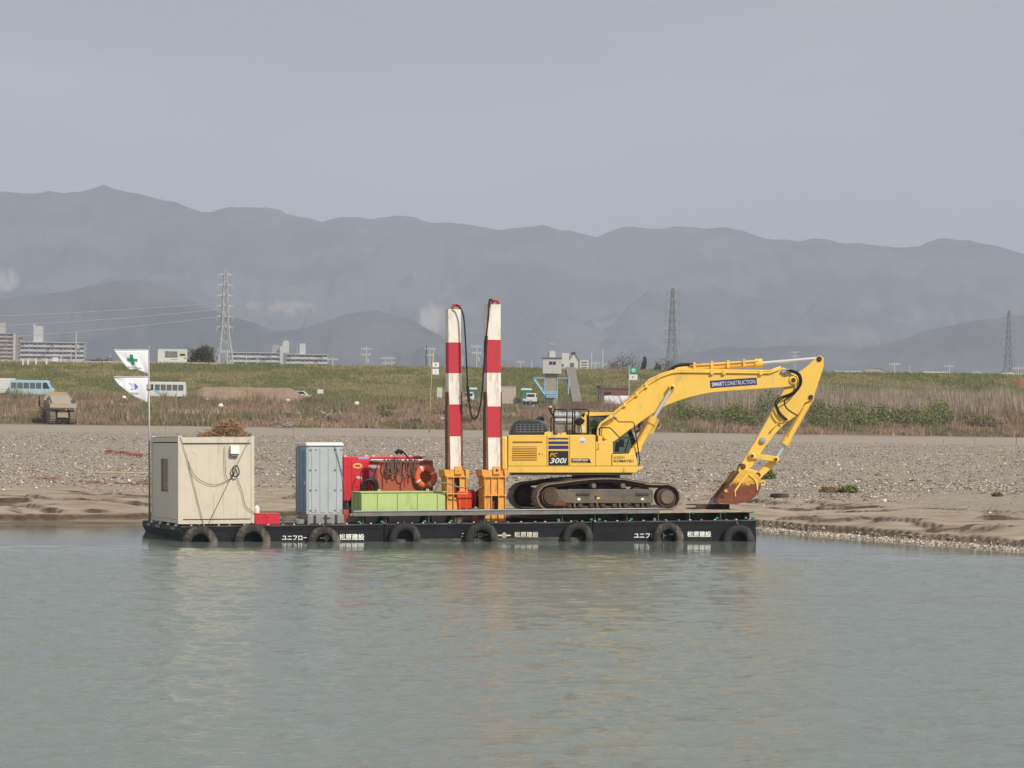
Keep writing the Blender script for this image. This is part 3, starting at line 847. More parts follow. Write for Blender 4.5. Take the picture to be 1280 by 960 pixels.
for (vv, ) in ((v0 + 0.005,), (v1 - 0.09,)):
    MB().box(U0 + pw, U1 - 0.1, vv, vv + 0.085, zb_, zb_ + 0.12).build('bottom_rail', CREAM, hut)
    MB().box(U0 + pw, U1 - 0.1, vv, vv + 0.085, zt_ - 0.2, zt_ - 0.03).build('top_rail', CREAM, hut)
MB().box(U0 + pw + 0.03, U1 - 0.13, v0 - 0.005, v0 + 0.012, zb_ + 0.125, zb_ + 0.15).build('drip_edge', RUSTDK, hut)
MB().box(U0 + pw + 0.03, U1 - 0.13, v0 - 0.012, v0 + 0.012, zt_ - 0.225, zt_ - 0.20).build('drip_edge', RUSTDK, hut)
for uu in (U0 + 0.005, U1 - 0.09):
    MB().box(uu, uu + 0.085, v0 + pw, v1 - pw, zb_ + 0.02, zb_ + 0.12).build('bottom_rail', CREAM_BOUNCE, hut)
    MB().box(uu, uu + 0.085, v0 + pw, v1 - pw, zt_ - 0.17, zt_ - 0.03).build('top_rail', CREAM_BOUNCE, hut)
MB().box(U0 + 0.02, U1 - 0.02, v0 + 0.02, v1 - 0.02, zt_ - 0.028, zt_ - 0.012).build('roof_sheet', STEEL, hut)
MB().box(U0 + 0.05, U1 - 0.05, v0 + 0.05, v1 - 0.05, zb_ + 0.03, zb_ + 0.07).build('floor', RUSTDK, hut)
win = MB()
for a, b, c_, d_ in ((wa.y - 0.05, wa.y + 0.02, wz0 - 0.05, wz1 + 0.05), (wb_.y - 0.02, wb_.y + 0.05, wz0 - 0.05, wz1 + 0.05), (wa.y, wb_.y, wz0 - 0.05, wz0 + 0.01), (wa.y, wb_.y, wz1 - 0.01, wz1 + 0.05)):
    win.box(U0 + 0.008, U0 + 0.055, a, b, c_, d_)
wfr = win.build('window', CREAM, hut)
MB().box(U0 + 0.04, U0 + 0.044, wa.y + 0.02, wb_.y - 0.02, wz0 + 0.01, wz1 - 0.01).build('pane', GLASS, wfr)
MB().box(U0 + 0.03, U0 + 0.06, wa.y + 0.02, wa.y + 0.06, wz0 + 0.01, wz1 - 0.01).build('sash', DARK, wfr)
for k in range(9):
    z_ = wz0 + (k + 0.7) * (wz1 - wz0) / 9.5
    MB().box(U0 + 0.062, U0 + 0.07, wa.y + 0.03, wb_.y - 0.03, z_, z_ + 0.05).build('blind_slat', mat('pale_blind', (0.55, 0.47, 0.36), 0.7), wfr)
for k in range(5):
    vv = v0 + 0.5 + k * 0.85
    MB().box(U0 + 0.1, U0 + 0.5, vv, vv + 0.14, DECK + 0.002, zb_).build('foot_block', RUSTDK, hut)
# vent hood
q0, q1 = B(287.5, 556, v0), B(298.3, 570, v0)
hd = MB().prism([(v0 + 0.02, q0.z), (v0 - 0.10, q0.z - 0.04), (v0 - 0.13, q1.z + 0.08), (v0 - 0.13, q1.z + 0.06), (v0 + 0.02, q1.z + 0.06)], q0.x, q1.x, 'yz').build('vent_hood', WHITE, hut, bevel=0.012)
MB().box(q0.x + 0.02, q1.x - 0.02, v0 - 0.10, v0 + 0.015, q1.z, q1.z + 0.055).build('grille', STEEL, hd)
a_ = B(243.3, 564, v0 + 0.018)
MB().lathe((a_.x, v0 + 0.018, a_.z), (0, -1, 0), [(0, 0), (0.05, 0), (0.05, 0.01), (0, 0.012)], 14).build('sticker', mat('cream_sticker', (0.75, 0.62, 0.36), 0.6), hut)

# lashing ropes and cables in front of the hut
VF = v0 - 0.02
def ptube(name, pts, v, r, m, label, cat, group=None, n=5):
    P = [B(x, y, v) if not isinstance(v, (list, tuple)) else B(x, y, v[i]) for i, (x, y) in enumerate(pts)]
    return tag(MB().tube(P, r, n).build(name, m, base=P[-1], frame=BM, smooth=True), label, cat, group)
def curve_pts(pts, n=6):
    """Catmull-Rom through pixel points"""
    P = [pts[0]] + list(pts) + [pts[-1]]
    out = []
    for i in range(1, len(P) - 2):
        p0, p1, p2, p3 = P[i - 1], P[i], P[i + 1], P[i + 2]
        for k in range(n):
            t = k / n
            out.append(tuple(0.5 * (2 * p1[j] + (p2[j] - p0[j]) * t + (2 * p0[j] - 5 * p1[j] + 4 * p2[j] - p3[j]) * t * t + (3 * p1[j] - p0[j] - 3 * p2[j] + p3[j]) * t ** 3) for j in range(len(p1))))
    out.append(tuple(pts[-1]))
    return out
ptube('lashing_rope', [(225.5, 546), (234, 573), (254, 654)], VF - 0.01, 0.009, ROPE, 'thin grey lashing rope slanting down the hut wall from its shaded end', 'rope')
ptube('lashing_rope', [(312.5, 548), (296, 582), (261, 654)], VF - 0.01, 0.009, ROPE, 'thin grey lashing rope crossing behind the coiled cable to the hut foot', 'rope')
ptube('hanging_cable', curve_pts([(234.5, 575), (243, 594), (258, 604), (270, 606), (282, 602), (291, 596), (294, 588)]), VF - 0.02, 0.008, CABLE, 'thin cable sagging across the beige hut wall to the coil', 'cable')
ptube('hanging_cable', curve_pts([(281, 558), (282, 590), (285, 599), (290, 597), (293, 590)]), VF - 0.03, 0.008, CABLE, 'thin cable dropping straight from beside the white vent hood', 'cable')
ptube('hanging_cable', curve_pts([(297, 598), (303, 616), (307, 632), (316, 640), (320, 643)]), VF - 0.02, 0.008, CABLE, 'thin cable running from the coil down to the red box', 'cable')
P_ = [B(294.7 + 4.2 * math.cos(a) + (0.35 * math.sin(3 * a)), 589 + 7.0 * math.sin(a), VF - 0.05 - 0.012 * (k % 3)) for k, a in enumerate([i * math.pi / 10 for i in range(80)])]
tag(MB().tube(P_, 0.018, 5).build('cable_coil', CABLE, base=P_[0], frame=BM, smooth=True), 'coil of black cable hung on the beige hut wall', 'cable coil')
# dry brush on the roof
r0 = B(285, 545, 2.2)
brush = MB()
for k in range(520):
    s = random.random()
    px = random.gauss(283, 13) if s < 0.7 else random.uniform(252, 316)
    px = min(max(px, 251), 317)
    hgt = max(0.06, 0.62 * math.exp(-((px - 286) / 17) ** 2)) * random.uniform(0.1, 1.0)
    v = random.uniform(0.5, 2.6)
    c = Vector((bu(px, v, 545), v, zt_ + 0.01 + hgt * 0.8))
    a = random.uniform(0, 2 * math.pi); e = random.uniform(-0.35, 0.7)
    d = Vector((math.cos(a) * math.cos(e), math.sin(a) * math.cos(e), math.sin(e))) * random.uniform(0.12, 0.36)
    p0, p1, p2 = c - d, c + Vector((0, 0, random.uniform(0, 0.06))), c + d + Vector((0, 0, random.uniform(-0.1, 0.05)))
    for p in (p0, p1, p2): p.z = max(p.z, zt_ + 0.005); p.x = min(max(p.x, U0 + 0.3), U1 + 0.02)
    brush.tube([p0, p1, p2], [0.013, 0.011, 0.006], 3)
tag(brush.build('brush_heap', TWIG, base=(r0.x, 1.5, zt_), frame=BM), 'heap of dry brown brush and reeds on the roof of the site hut', 'brush heap')

# ------------------------------------------------------------------ flag pole and flags
VP = v1 + 0.06
pb = B(187, 655, VP); pt_ = B(186, 435.5, VP)
pole_x0 = Vector((pb.x, VP, DECK)); pole_x1 = Vector((pb.x + (pt_.x - pb.x), VP, pt_.z))
t = thing('flag_pole', 'slim pale metal flag pole standing behind the shaded end of the site hut', 'flag pole', (pb.x, VP, DECK), BM)
MB().tube([pole_x0, pole_x1], [0.034, 0.024], 8).build('pole', GALV, t, smooth=True)
MB().lathe(pole_x1, (0, 0, 1), [(0, 0), (0.05, 0.0), (0.05, 0.06), (0, 0.08)], 8).build('finial', GALV, t)
for yy in (437.3, 471.0):
    a, b = B(142, yy, VP - 0.02), B(187, yy - 0.2, VP - 0.02)
    MB().tube([a, b], 0.018, 6).build('cross_rod', GALV, t)
a = B(144.5, 433.5, VP - 0.02); b = B(144.5, 445, VP - 0.02)
MB().tube([a, b], 0.012, 5).build('rod_end', GALV, t)
b0, b1 = B(184, 480, VP - 0.05), B(188.5, 486.5, VP - 0.05)
MB().box(b0.x, b1.x, VP - 0.09, VP + 0.04, b1.z, b0.z).build('bracket_box', GALV, t)
def flag(label, topL, topR, bottom, marks, name='flag'):
    ns, nt_ = 22, 14
    def P(s, q, off=0.0):
        i = s * (len(bottom) - 1); k = min(int(i), len(bottom) - 2); f = i - k
        bx = bottom[k][0] * (1 - f) + bottom[k + 1][0] * f; by = bottom[k][1] * (1 - f) + bottom[k + 1][1] * f
        tx = topL[0] * (1 - s) + topR[0] * s; ty = topL[1] * (1 - s) + topR[1] * s
        wob = 0.05 * math.sin(s * 6.0 + q * 2.2) * q + 0.035 * math.sin(s * 13 - q * 3) * q
        return B(tx * (1 - q) + bx * q, ty * (1 - q) + by * q, VP - 0.04 + wob + off)
    th = thing(name, label, 'flag', P(1, 0), BM, 'flags on the pole behind the site hut')
    vs = [P(s / ns, q / nt_) for q in range(nt_ + 1) for s in range(ns + 1)]
    vs2 = [p + Vector((0, 0.006, 0)) for p in vs]
    n = len(vs); w = ns + 1
    fs = []
    for q in range(nt_):
        for s in range(ns):
            a = q * w + s
            fs.append((a, a + 1, a + w + 1, a + w)); fs.append((n + a, n + a + w, n + a + w + 1, n + a + 1))
    for s in range(ns):
        fs.append((s, s + n, s + 1 + n, s + 1)); a = nt_ * w + s; fs.append((a, a + 1, a + 1 + n, a + n))
    for q in range(nt_):
        a = q * w; fs.append((a, a + w, a + w + n, a + n)); a = q * w + ns; fs.append((a, a + n, a + w + n, a + w))
    m = MB(); m.add(vs + vs2, fs)
    cl = m.build('cloth', CLOTHW, th, smooth=True)
    # printed marks: small polygons that follow the cloth, found by searching (s, q) for a pixel
    def locate(x, y):
        best = None
        for s in range(0, 41):
            for q in range(0, 31):
                s_, q_ = s / 40, q / 30
                i = s_ * (len(bottom) - 1); k = min(int(i), len(bottom) - 2); f = i - k
                bx = bottom[k][0] * (1 - f) + bottom[k + 1][0] * f; by = bottom[k][1] * (1 - f) + bottom[k + 1][1] * f
                tx = topL[0] * (1 - s_) + topR[0] * s_; ty = topL[1] * (1 - s_) + topR[1] * s_
                e = (tx * (1 - q_) + bx * q_ - x) ** 2 + (ty * (1 - q_) + by * q_ - y) ** 2
                if best is None or e < best[0]: best = (e, s_, q_)
        s_, q_ = best[1], best[2]
        return 0.05 * math.sin(s_ * 6.0 + q_ * 2.2) * q_ + 0.035 * math.sin(s_ * 13 - q_ * 3) * q_
    for nm, mm, polys in marks:
        g = MB()
        for poly in polys:
            cx = sum(p[0] for p in poly) / len(poly); cy = sum(p[1] for p in poly) / len(poly)
            ws = [locate(x, y) for x, y in poly]
            off = min(ws) - 0.035
            g.add([B(x, y, VP - 0.04 + w_ - 0.03) for (x, y), w_ in zip(poly, ws)], [tuple(range(len(poly)))])
        g.build(nm, mm, cl)
cross = [[(162.3, 443), (166.4, 443.2), (166.9, 448.3), (163, 448)], [(158.4, 447.3), (172, 448.6), (171.8, 452.3), (160.2, 450.9)], [(163.4, 450.5), (167.7, 451.3), (169, 455.3), (165.2, 455.2)]]
chars = [[(160 + k * 2.5, 457.5 + k * 0.32), (161.8 + k * 2.5, 457.6 + k * 0.32), (162 + k * 2.5, 459.2 + k * 0.32), (160.3 + k * 2.5, 459 + k * 0.32)] for k in range(7)]
flag('white flag with a green cross', (142.6, 438.3), (185.4, 438.0), [(160, 462), (166, 461.7), (172, 462.3), (179, 465), (185.2, 468.6)], [('green_cross', FLAGG, cross), ('printed_line', GREYPR, chars)])
flag('white pennant with a blue triangle mark', (141.8, 472.2), (185.2, 472.0), [(142.4, 473), (149, 481), (158, 489), (170, 497), (184.2, 503.5)],
     [('blue_triangle', FLAGBL, [[(168, 478.6), (173, 483.5), (169.3, 486.8)]]), ('pale_mark', FLAGLV, [[(161, 478), (167, 478.6), (168.3, 486.5), (162.6, 487), (165, 482.5)]]), ('printed_line', FLAGLV, [[(162, 489.6), (174, 490.4), (174, 492), (166, 491.6)]])])

# ------------------------------------------------------------------ red box, bottle, planks beside the toilet
a, b = B(318.8, 641.5, 0.35), B(349.5, 655, 0.35)
t = thing('tool_box', 'low bright red steel tool box on deck beside the site hut', 'tool box', ((a.x + b.x) / 2, 0.7, DECK + 0.001), BM)
MB().box(a.x, b.x, 0.35, 1.05, DECK + 0.001, a.z - 0.05).build('body', REDP, t, bevel=0.012)
MB().box(a.x - 0.012, b.x + 0.012, 0.335, 1.065, a.z - 0.048, a.z).build('lid', REDP, t, bevel=0.012)
MB().box((a.x + b.x) / 2 - 0.05, (a.x + b.x) / 2 + 0.05, 0.322, 0.335, a.z - 0.12, a.z - 0.03).build('latch', REDP, t)
c = B(321, 636, 0.6)
t = thing('jug', 'small white plastic jug with a blue cap on the red box', 'jug', (c.x, 0.6, a.z), BM)
MB().lathe((c.x, 0.6, a.z + 0.001), (0, 0, 1), [(0, 0), (0.08, 0), (0.085, 0.02), (0.085, 0.16), (0.03, 0.22), (0.03, 0.25), (0, 0.25)], 12).build('body', WHITE, t, smooth='auto')
MB().lathe((c.x, 0.6, a.z + 0.252), (0, 0, 1), [(0, 0), (0.035, 0), (0.035, 0.05), (0, 0.05)], 10).build('cap', TOILETB, t)
a, b = B(351, 650, 0.9), B(372, 655, 0.9)
for k in range(3):
    vv = 0.5 + k * 0.33
    tag(MB().prism(pl([(351 - k * 2, 654.5 - k), (374, 650.5 - k), (374, 652.5 - k), (351 - k * 2, 656.5 - k)], vv), vv, vv + 0.28).build('plank', WOOD, base=(bu(362, vv), vv, DECK), frame=BM),
        'grey timber plank lying on deck at the foot of the toilet', 'plank', 'planks at the foot of the toilet')
P_ = [Vector((bu(352 + 10 * math.cos(q) + 10, 0.42), 0.42 + 0.15 * math.sin(q), DECK + 0.02 + 0.006 * i)) for i, q in enumerate([j * 0.5 for j in range(40)])]
tag(MB().tube(P_, 0.016, 5).build('mooring_rope', ROPE, base=P_[0], frame=BM, smooth=True), 'coil of rope on deck between the red box and the toilet', 'rope')

# ------------------------------------------------------------------ portable toilet
v0, v1 = 0.35, 1.85
t0, t1 = B(385.2, 652, v0), B(428.2, 652, v0)
zt_ = bz(405, 557.5, v0); zb_ = bz(405, 643, v0)
toi = thing('portable_toilet', 'grey plastic portable toilet with a blue door and white roof', 'portable toilet', ((t0.x + t1.x) / 2, 1.1, DECK + 0.001), BM)
W_ = t1.x - t0.x
MB().box(t0.x - 0.03, t1.x + 0.17, v0 - 0.05, v1 + 0.1, DECK + 0.001, zb_).build('base', BASEG, toi, bevel=0.03)
for k, fx in enumerate((0.18, 0.5, 0.8)):
    MB().box(t0.x + W_ * fx - 0.04, t0.x + W_ * fx + 0.04, v0 - 0.058, v0 - 0.049, DECK + 0.02, zb_ - 0.02).build('base_slot', DARK, toi)
MB().box(t0.x + W_ * 0.42, t0.x + W_ * 0.62, v0 - 0.062, v0 - 0.05, zb_ - 0.14, zb_ - 0.09).build('base_slot', DARK, toi)
sh = MB().box(t0.x, t1.x, v0, v1, zb_ + 0.001, zt_ - 0.001).build('shell', TOILETG, toi, bevel=0.02)
for k in range(4):                                  # raised ribs and joint strips on the wall
    x = t0.x + W_ * (0.10 + 0.24 * k)
    MB().box(x, x + W_ * 0.16, v0 - 0.018, v0 - 0.001, zb_ + 0.06, zt_ - 0.07).build('wall_panel', TOILETG, sh, bevel=0.01)
for k in range(4):
    for x in (t0.x + W_ * 0.065, t0.x + W_ * 0.22, t0.x + W_ * 0.78, t0.x + W_ * 0.955):
        z = zb_ + 0.12 + k * (zt_ - zb_ - 0.24) / 3
        MB().box(x - 0.015, x + 0.015, v0 - 0.03, v0, z - 0.02, z + 0.02).build('rivet', DARK, sh)
rf = MB().prism([(v0 - 0.05, zt_), (v1 + 0.05, zt_), (v1 + 0.05, zt_ + 0.05), (v1 - 0.1, zt_ + 0.11), (v0 + 0.08, zt_ + 0.11), (v0 - 0.05, zt_ + 0.06)], t0.x - 0.07, t1.x + 0.03, 'yz').build('roof', WHITE, toi, bevel=0.03)
dr = MB().box(t0.x - 0.035, t0.x - 0.002, v0 + 0.12, v1 - 0.35, zb_ + 0.05, zt_ - 0.12).build('door', TOILETB, toi, bevel=0.01)
MB().box(t0.x - 0.06, t0.x - 0.036, v0 + 0.55, v0 + 0.6, zb_ + 0.1, zt_ - 0.2).build('door_rib', mat('pale_blue_plastic', (0.33, 0.45, 0.6), 0.5), dr)
MB().box(t0.x - 0.055, t0.x - 0.036, v0 + 0.2, v0 + 0.32, zb_ + 0.9, zb_ + 1.0).build('handle', WHITE, dr)
for vv in (v0 + 0.01, v1 - 0.33):
    MB().box(t0.x - 0.05, t0.x - 0.002, vv, vv + 0.1, zb_ + 0.01, zt_ - 0.03).build('door_jamb', TOILETG, toi, bevel=0.01)
MB().box(t0.x - 0.05, t0.x - 0.002, v1 - 0.2, v1 - 0.02, zb_ + 0.01, zt_ - 0.03).build('side_panel', BASEG, toi)
MB().box(t0.x - 0.35, t0.x - 0.04, v0 + 0.15, v1 - 0.2, DECK + 0.002, DECK + 0.14).build('step', BASEG, toi, bevel=0.02)
ptube('lashing_rope', [(418.5, 557), (427, 590), (437, 641)], 0.3, 0.011, ROPE, 'thin rope slanting down the toilet wall towards the red generator', 'rope')
# bits of red hose and timber between toilet and tray
tag(MB().box(bu(429, 0.3), bu(436, 0.3), 0.3, 0.5, DECK + 0.002, bz(432, 637, .3)).build('red_bracket', mat('faded_red_paint', (0.4, 0.06, 0.05), 0.6, dirt=(0.5, 0.4, 0.35), dirt_amt=0.4), base=(bu(432, .4), .4, DECK), frame=BM, bevel=0.02), 'small faded red steel bracket between the toilet and the rail', 'bracket')
tag(MB().box(bu(437, 0.35), bu(450, 0.35), 0.3, 0.62, BEAMT + 0.002, BEAMT + 0.07).build('timber_block', mat('reddish_timber', (0.42, 0.2, 0.11), 0.8), base=(bu(443, .4), .4, BEAMT), frame=BM), 'short reddish timber block at the toilet end of the green tray', 'timber')

# ------------------------------------------------------------------ pale green tray
v0, v1 = 0.85, 2.15
a, b = B(452, 635, v0), B(556.5, 635, v0)
ztop = bz(500, 614.5, v0); zlo = BEAMT + 0.003
tray = thing('steel_tray', 'long pale green steel tray lying behind the edge beam', 'tray', ((a.x + b.x) / 2, 1.5, zlo), BM)
MB().box(a.x, b.x, v0, v0 + 0.02, zlo + .02, ztop - 0.03).build('side_plate', GREENP, tray)
MB().box(a.x, b.x, v1 - 0.02, v1, zlo + .02, ztop - 0.03).build('side_plate', GREENP, tray)
MB().box(a.x, a.x + 0.02, v0 + .021, v1 - .021, zlo + .02, ztop - 0.03).build('end_plate', GREENP, tray)
MB().box(b.x - 0.02, b.x, v0 + .021, v1 - .021, zlo + .02, ztop - 0.03).build('end_plate', GREENP, tray)
MB().box(a.x, b.x, v0, v1, zlo, zlo + 0.018).build('floor', GREENP, tray)
for vv in (v0 - 0.035, v1 - 0.04):
    MB().box(a.x - 0.04, b.x + 0.04, vv, vv + 0.075, ztop - 0.028, ztop).build('rim', GREENP, tray)
for uu in (a.x - 0.04, b.x - 0.035):
    MB().box(uu, uu + 0.075, v0 + 0.041, v1 - 0.041, ztop - 0.028, ztop).build('rim', GREENP, tray)
for k in range(4):
    x = a.x + 0.5 + k * (b.x - a.x - 0.75) / 3 * 1.0
    MB().box(x, x + 0.012, v0 - 0.03, v0 - 0.001, zlo + .02, ztop - 0.03).build('stiffener', GREENP, tray)
for vv in (v0 + 0.45, v0 + 0.9):
    MB().box(a.x - 0.03, a.x - 0.001, vv, vv + 0.012, zlo + .02, ztop - 0.03).build('stiffener', GREENP, tray)
for px in (474, 534.5):
    x = bu(px, v0, 614)
    MB().lathe((x, v0, ztop + 0.03), (0, 1, 0), [(0.022, -0.012), (0.055, -0.012), (0.055, 0.012), (0.022, 0.012)], 14).build('lifting_eye', GREENP, tray)

# ------------------------------------------------------------------ generator and rack
v0, v1 = 2.75, 4.1
a, b = B(429.5, 620, v0), B(528.5, 620, v0)
zt_ = bz(480, 570.5, v0); zb_ = bz(430, 627, v0)
gen = thing('generator', 'bright red boxed diesel generator behind the green tray', 'generator', ((a.x + b.x) / 2, 3.4, DECK), BM)
MB().box(a.x, b.x, v0, v1, zb_ + 0.02, zt_).build('housing', REDP, gen, bevel=0.02)
MB().box(a.x + 0.1, b.x - 0.1, v0 + 0.08, v1 - 0.08, DECK, zb_ + 0.02).build('skid', DARK, gen)
dq = B(439.5, 576, v0); dq2 = B(462, 614, v0)
gd = MB().box(dq.x, dq2.x, v0 - 0.018, v0 - 0.001, dq2.z, dq.z).build('access_door', REDP, gen, bevel=0.006)
p0, p1 = B(443.5, 592, v0), B(453.5, 609, v0)
MB().box(p0.x, p1.x, v0 - 0.03, v0 - 0.019, p1.z, p0.z).build('control_cover', REDP, gd, bevel=0.005)
MB().box(B(445.5, 596, v0).x, B(452, 596, v0).x, v0 - 0.034, v0 - 0.031, bz(450, 598.5, v0), bz(450, 595.5, v0)).build('label_plate', WHITE, gd)
e0 = B(446.7, 582.3, v0)
m = MB(); el = [(e0.x + 0.15 * math.cos(k * math.pi / 12), e0.z + 0.085 * math.sin(k * math.pi / 12)) for k in range(24)]
m.prism(el, v0 - 0.03, v0 - 0.02).build('oval_badge', mat('yellow_badge', (0.75, 0.5, 0.16), 0.5), gd)
m = MB(); el = [(e0.x + 0.10 * math.cos(k * math.pi / 12), e0.z + 0.04 * math.sin(k * math.pi / 12)) for k in range(24)]
m.prism(el, v0 - 0.034, v0 - 0.031).build('badge_print', WINCH, gd)
p0, p1 = B(447.8, 571.3, v0), B(461.5, 574, v0)
MB().box(p0.x, p1.x, v0 - 0.008, v0 - 0.001, p1.z, p0.z).build('blue_plate', mat('pale_blue_plate', (0.35, 0.38, 0.68), 0.5), gen)
for px in (432.5, 459, 468, 490, 514):
    x = bu(px, v0, 571)
    MB().box(x - 0.04, x + 0.04, v0 + 0.1, v0 + 0.2, zt_ + 0.001, zt_ + 0.035).build('roof_bolt', LETTERC, gen)
p = B(500, 569, 3.3)
MB().tube([B(495, 567, 3.2), B(498, 563.5, 3.2), B(503, 566, 3.2)], 0.07, 8).build('exhaust', BLACK, gen, smooth=True)
ptube('air_hose', curve_pts([(497, 564.5), (501, 563), (505, 566), (510, 572), (516, 574), (524, 573)]), 2.45, 0.025, CABLE, 'black hose arching over the roof of the red generator', 'hose')
# rust-red board with a rod of slings in front of the generator
v0 = 2.4
rk = thing('rack_board', 'rust red steel board standing behind the green tray with a rod across its top', 'rack', (bu(500, v0), v0, BEAMT), BM)
a, b = B(461.5, 614, v0), B(541.3, 614, v0)
zt_ = bz(500, 575.5, v0)
MB().box(a.x, b.x, v0, v0 + 0.05, BEAMT + 0.003, zt_).build('board', REDRUST, rk)
MB().box(a.x - 0.0, a.x + 0.26, v0 - 0.012, v0 - 0.001, bz(460, 613, v0), zt_ - 0.02).build('end_panel', mat('dull_maroon', (0.28, 0.035, 0.04), 0.6), rk)
MB().tube([B(463.5, 575, v0 - 0.12), B(536, 575.3, v0 - 0.12)], 0.026, 7).build('rod', GALV, rk)
for px in (466, 500, 533):
    MB().tube([B(px, 575, v0 - 0.12), B(px, 575, v0 + 0.02)], 0.02, 6).build('rod_bracket', GALV, rk)
p0, p1 = B(460.5, 581.5, v0), B(473.5, 585.5, v0)
MB().box(p0.x, p1.x, v0 - 0.03, v0 - 0.014, p1.z, p0.z).build('sign_plate', GALV, rk)
# wire slings
for k, (x0, x1, yb) in enumerate([(480.5, 486, 590), (485, 491, 593), (488.5, 494.5, 591), (492, 497.5, 595), (497, 501.5, 589), (500, 508, 597.5), (507, 512.5, 592), (514, 519, 590), (518.5, 522, 586)]):
    vv = v0 - 0.17 - 0.02 * (k % 3)
    pts = curve_pts([(x0, 576), (x0 + 0.2, 573.8), (x0 + 0.9, 576), (x0 - 0.4, (576 + yb) / 2), (x0 + 1, yb - 2), ((x0 + x1) / 2, yb), (x1 - .6, yb - 2.5), (x1, (576 + yb) / 2), (x1 - 0.6, 575), (x1 - 0.2, 573.8)], 4)
    tag(MB().tube([B(x, y, vv) for x, y in pts], 0.022, 5).build('wire_sling', mat('wire_rope', (0.16, 0.13, 0.11), 0.6, 0.3, var=0.3, scale=60), base=B(x0, 574, vv), frame=BM, smooth=True),
        'grey wire rope sling hanging from the rod on the rust red board', 'wire sling', 'wire slings on the rod')
for px, y0, y1 in ((483, 590, 606), (505.5, 597, 610), (515, 590, 600)):
    m = MB(); zc0 = bz(px, y0, v0 - 0.2); zc1 = bz(px, y1, v0 - 0.2); n = int((zc0 - zc1) / 0.05); x = bu(px, v0 - 0.2, y0)
    for k in range(n):
        c = Vector((x, v0 - 0.2, zc0 - 0.03 - k * 0.05)); ax = Vector((1, 0, 0)) if k % 2 else Vector((0, 1, 0))
        m.lathe(c, ax, [(0.02, -0.007), (0.034, -0.007), (0.034, 0.007), (0.02, 0.007)], 8)
    tag(m.build('chain', RUSTDK, base=(x, v0 - 0.2, zc0), frame=BM), 'short rusty chain hanging below the wire slings', 'chain', 'chains below the slings')
ptube('hose_loop', curve_pts([(454, 614), (456, 604), (461, 598.5), (467, 599), (471, 604), (472, 614)]), 2.28, 0.05, CABLE, 'thick black hose looped up out of the green tray', 'hose', n=8)
ptube('hose_loop', curve_pts([(452.5, 612), (453.5, 604), (459, 600), (466, 600.5), (469, 606), (470, 614)]), 2.2, 0.045, CABLE, 'thick black hose looped up out of the tray, inner of two loops', 'hose', n=8)
ptube('thin_cable', curve_pts([(450.5, 612), (451, 592), (456, 585), (462, 584), (468, 588)]), 2.34, 0.012, CABLE, 'thin black cable arching beside the generator control cover', 'cable')
ptube('thin_cable', [(473.5, 577), (470, 588), (466.5, 600)], 2.33, 0.01, CABLE, 'thin cable hanging straight from the rod over the hose loops', 'cable')
c = B(532, 596, v0 - 0.13)
lr = thing('life_ring', 'orange life ring with four white bands hung on the rust red board', 'life ring', (c.x, c.y, c.z), BM)
Rm = 0.275; rr = 0.095
prof = [(Rm + rr * math.cos(k * math.pi / 6), rr * 0.75 * math.sin(k * math.pi / 6)) for k in range(12)]
MB().lathe(c, (0, 1, 0), prof, 40).build('ring', ORANGE, lr, smooth=True)
prof2 = [(Rm + (rr + 0.006) * math.cos(k * math.pi / 6), (rr * 0.75 + 0.006) * math.sin(k * math.pi / 6)) for k in range(12)]
ax_ = Vector((0, 1, 0)); e1 = ax_.orthogonal().normalized()
for k in range(4):
    a = rad(17) + k * math.pi / 2
    MB().lathe(c, (0, 1, 0), prof2, 3, a - 0.085, a + 0.085).build('white_band', WHITE, lr, smooth=True)
P_ = [c + (Matrix.Rotation(q, 3, 'Y') @ Vector((1, 0, 0))) * (0.375 + 0.02 * math.sin(q * 4)) for q in [j * 2 * math.pi / 40 for j in range(40)]]
MB().tube(P_, 0.012, 4, True).build('grab_line', ROPE, lr)
for k in range(3):
    a, b = B(543 + k * 1.6, 613 - k, 2.2), B(548.5 + k * 0.6, 603 - k * 0.6, 2.3)
    tag(MB().tube([a, b], 0.018, 5).build('white_stick', WHITE, base=a, frame=BM), 'thin white stick leaning out of the green tray by the life ring', 'stick', 'white sticks by the life ring')

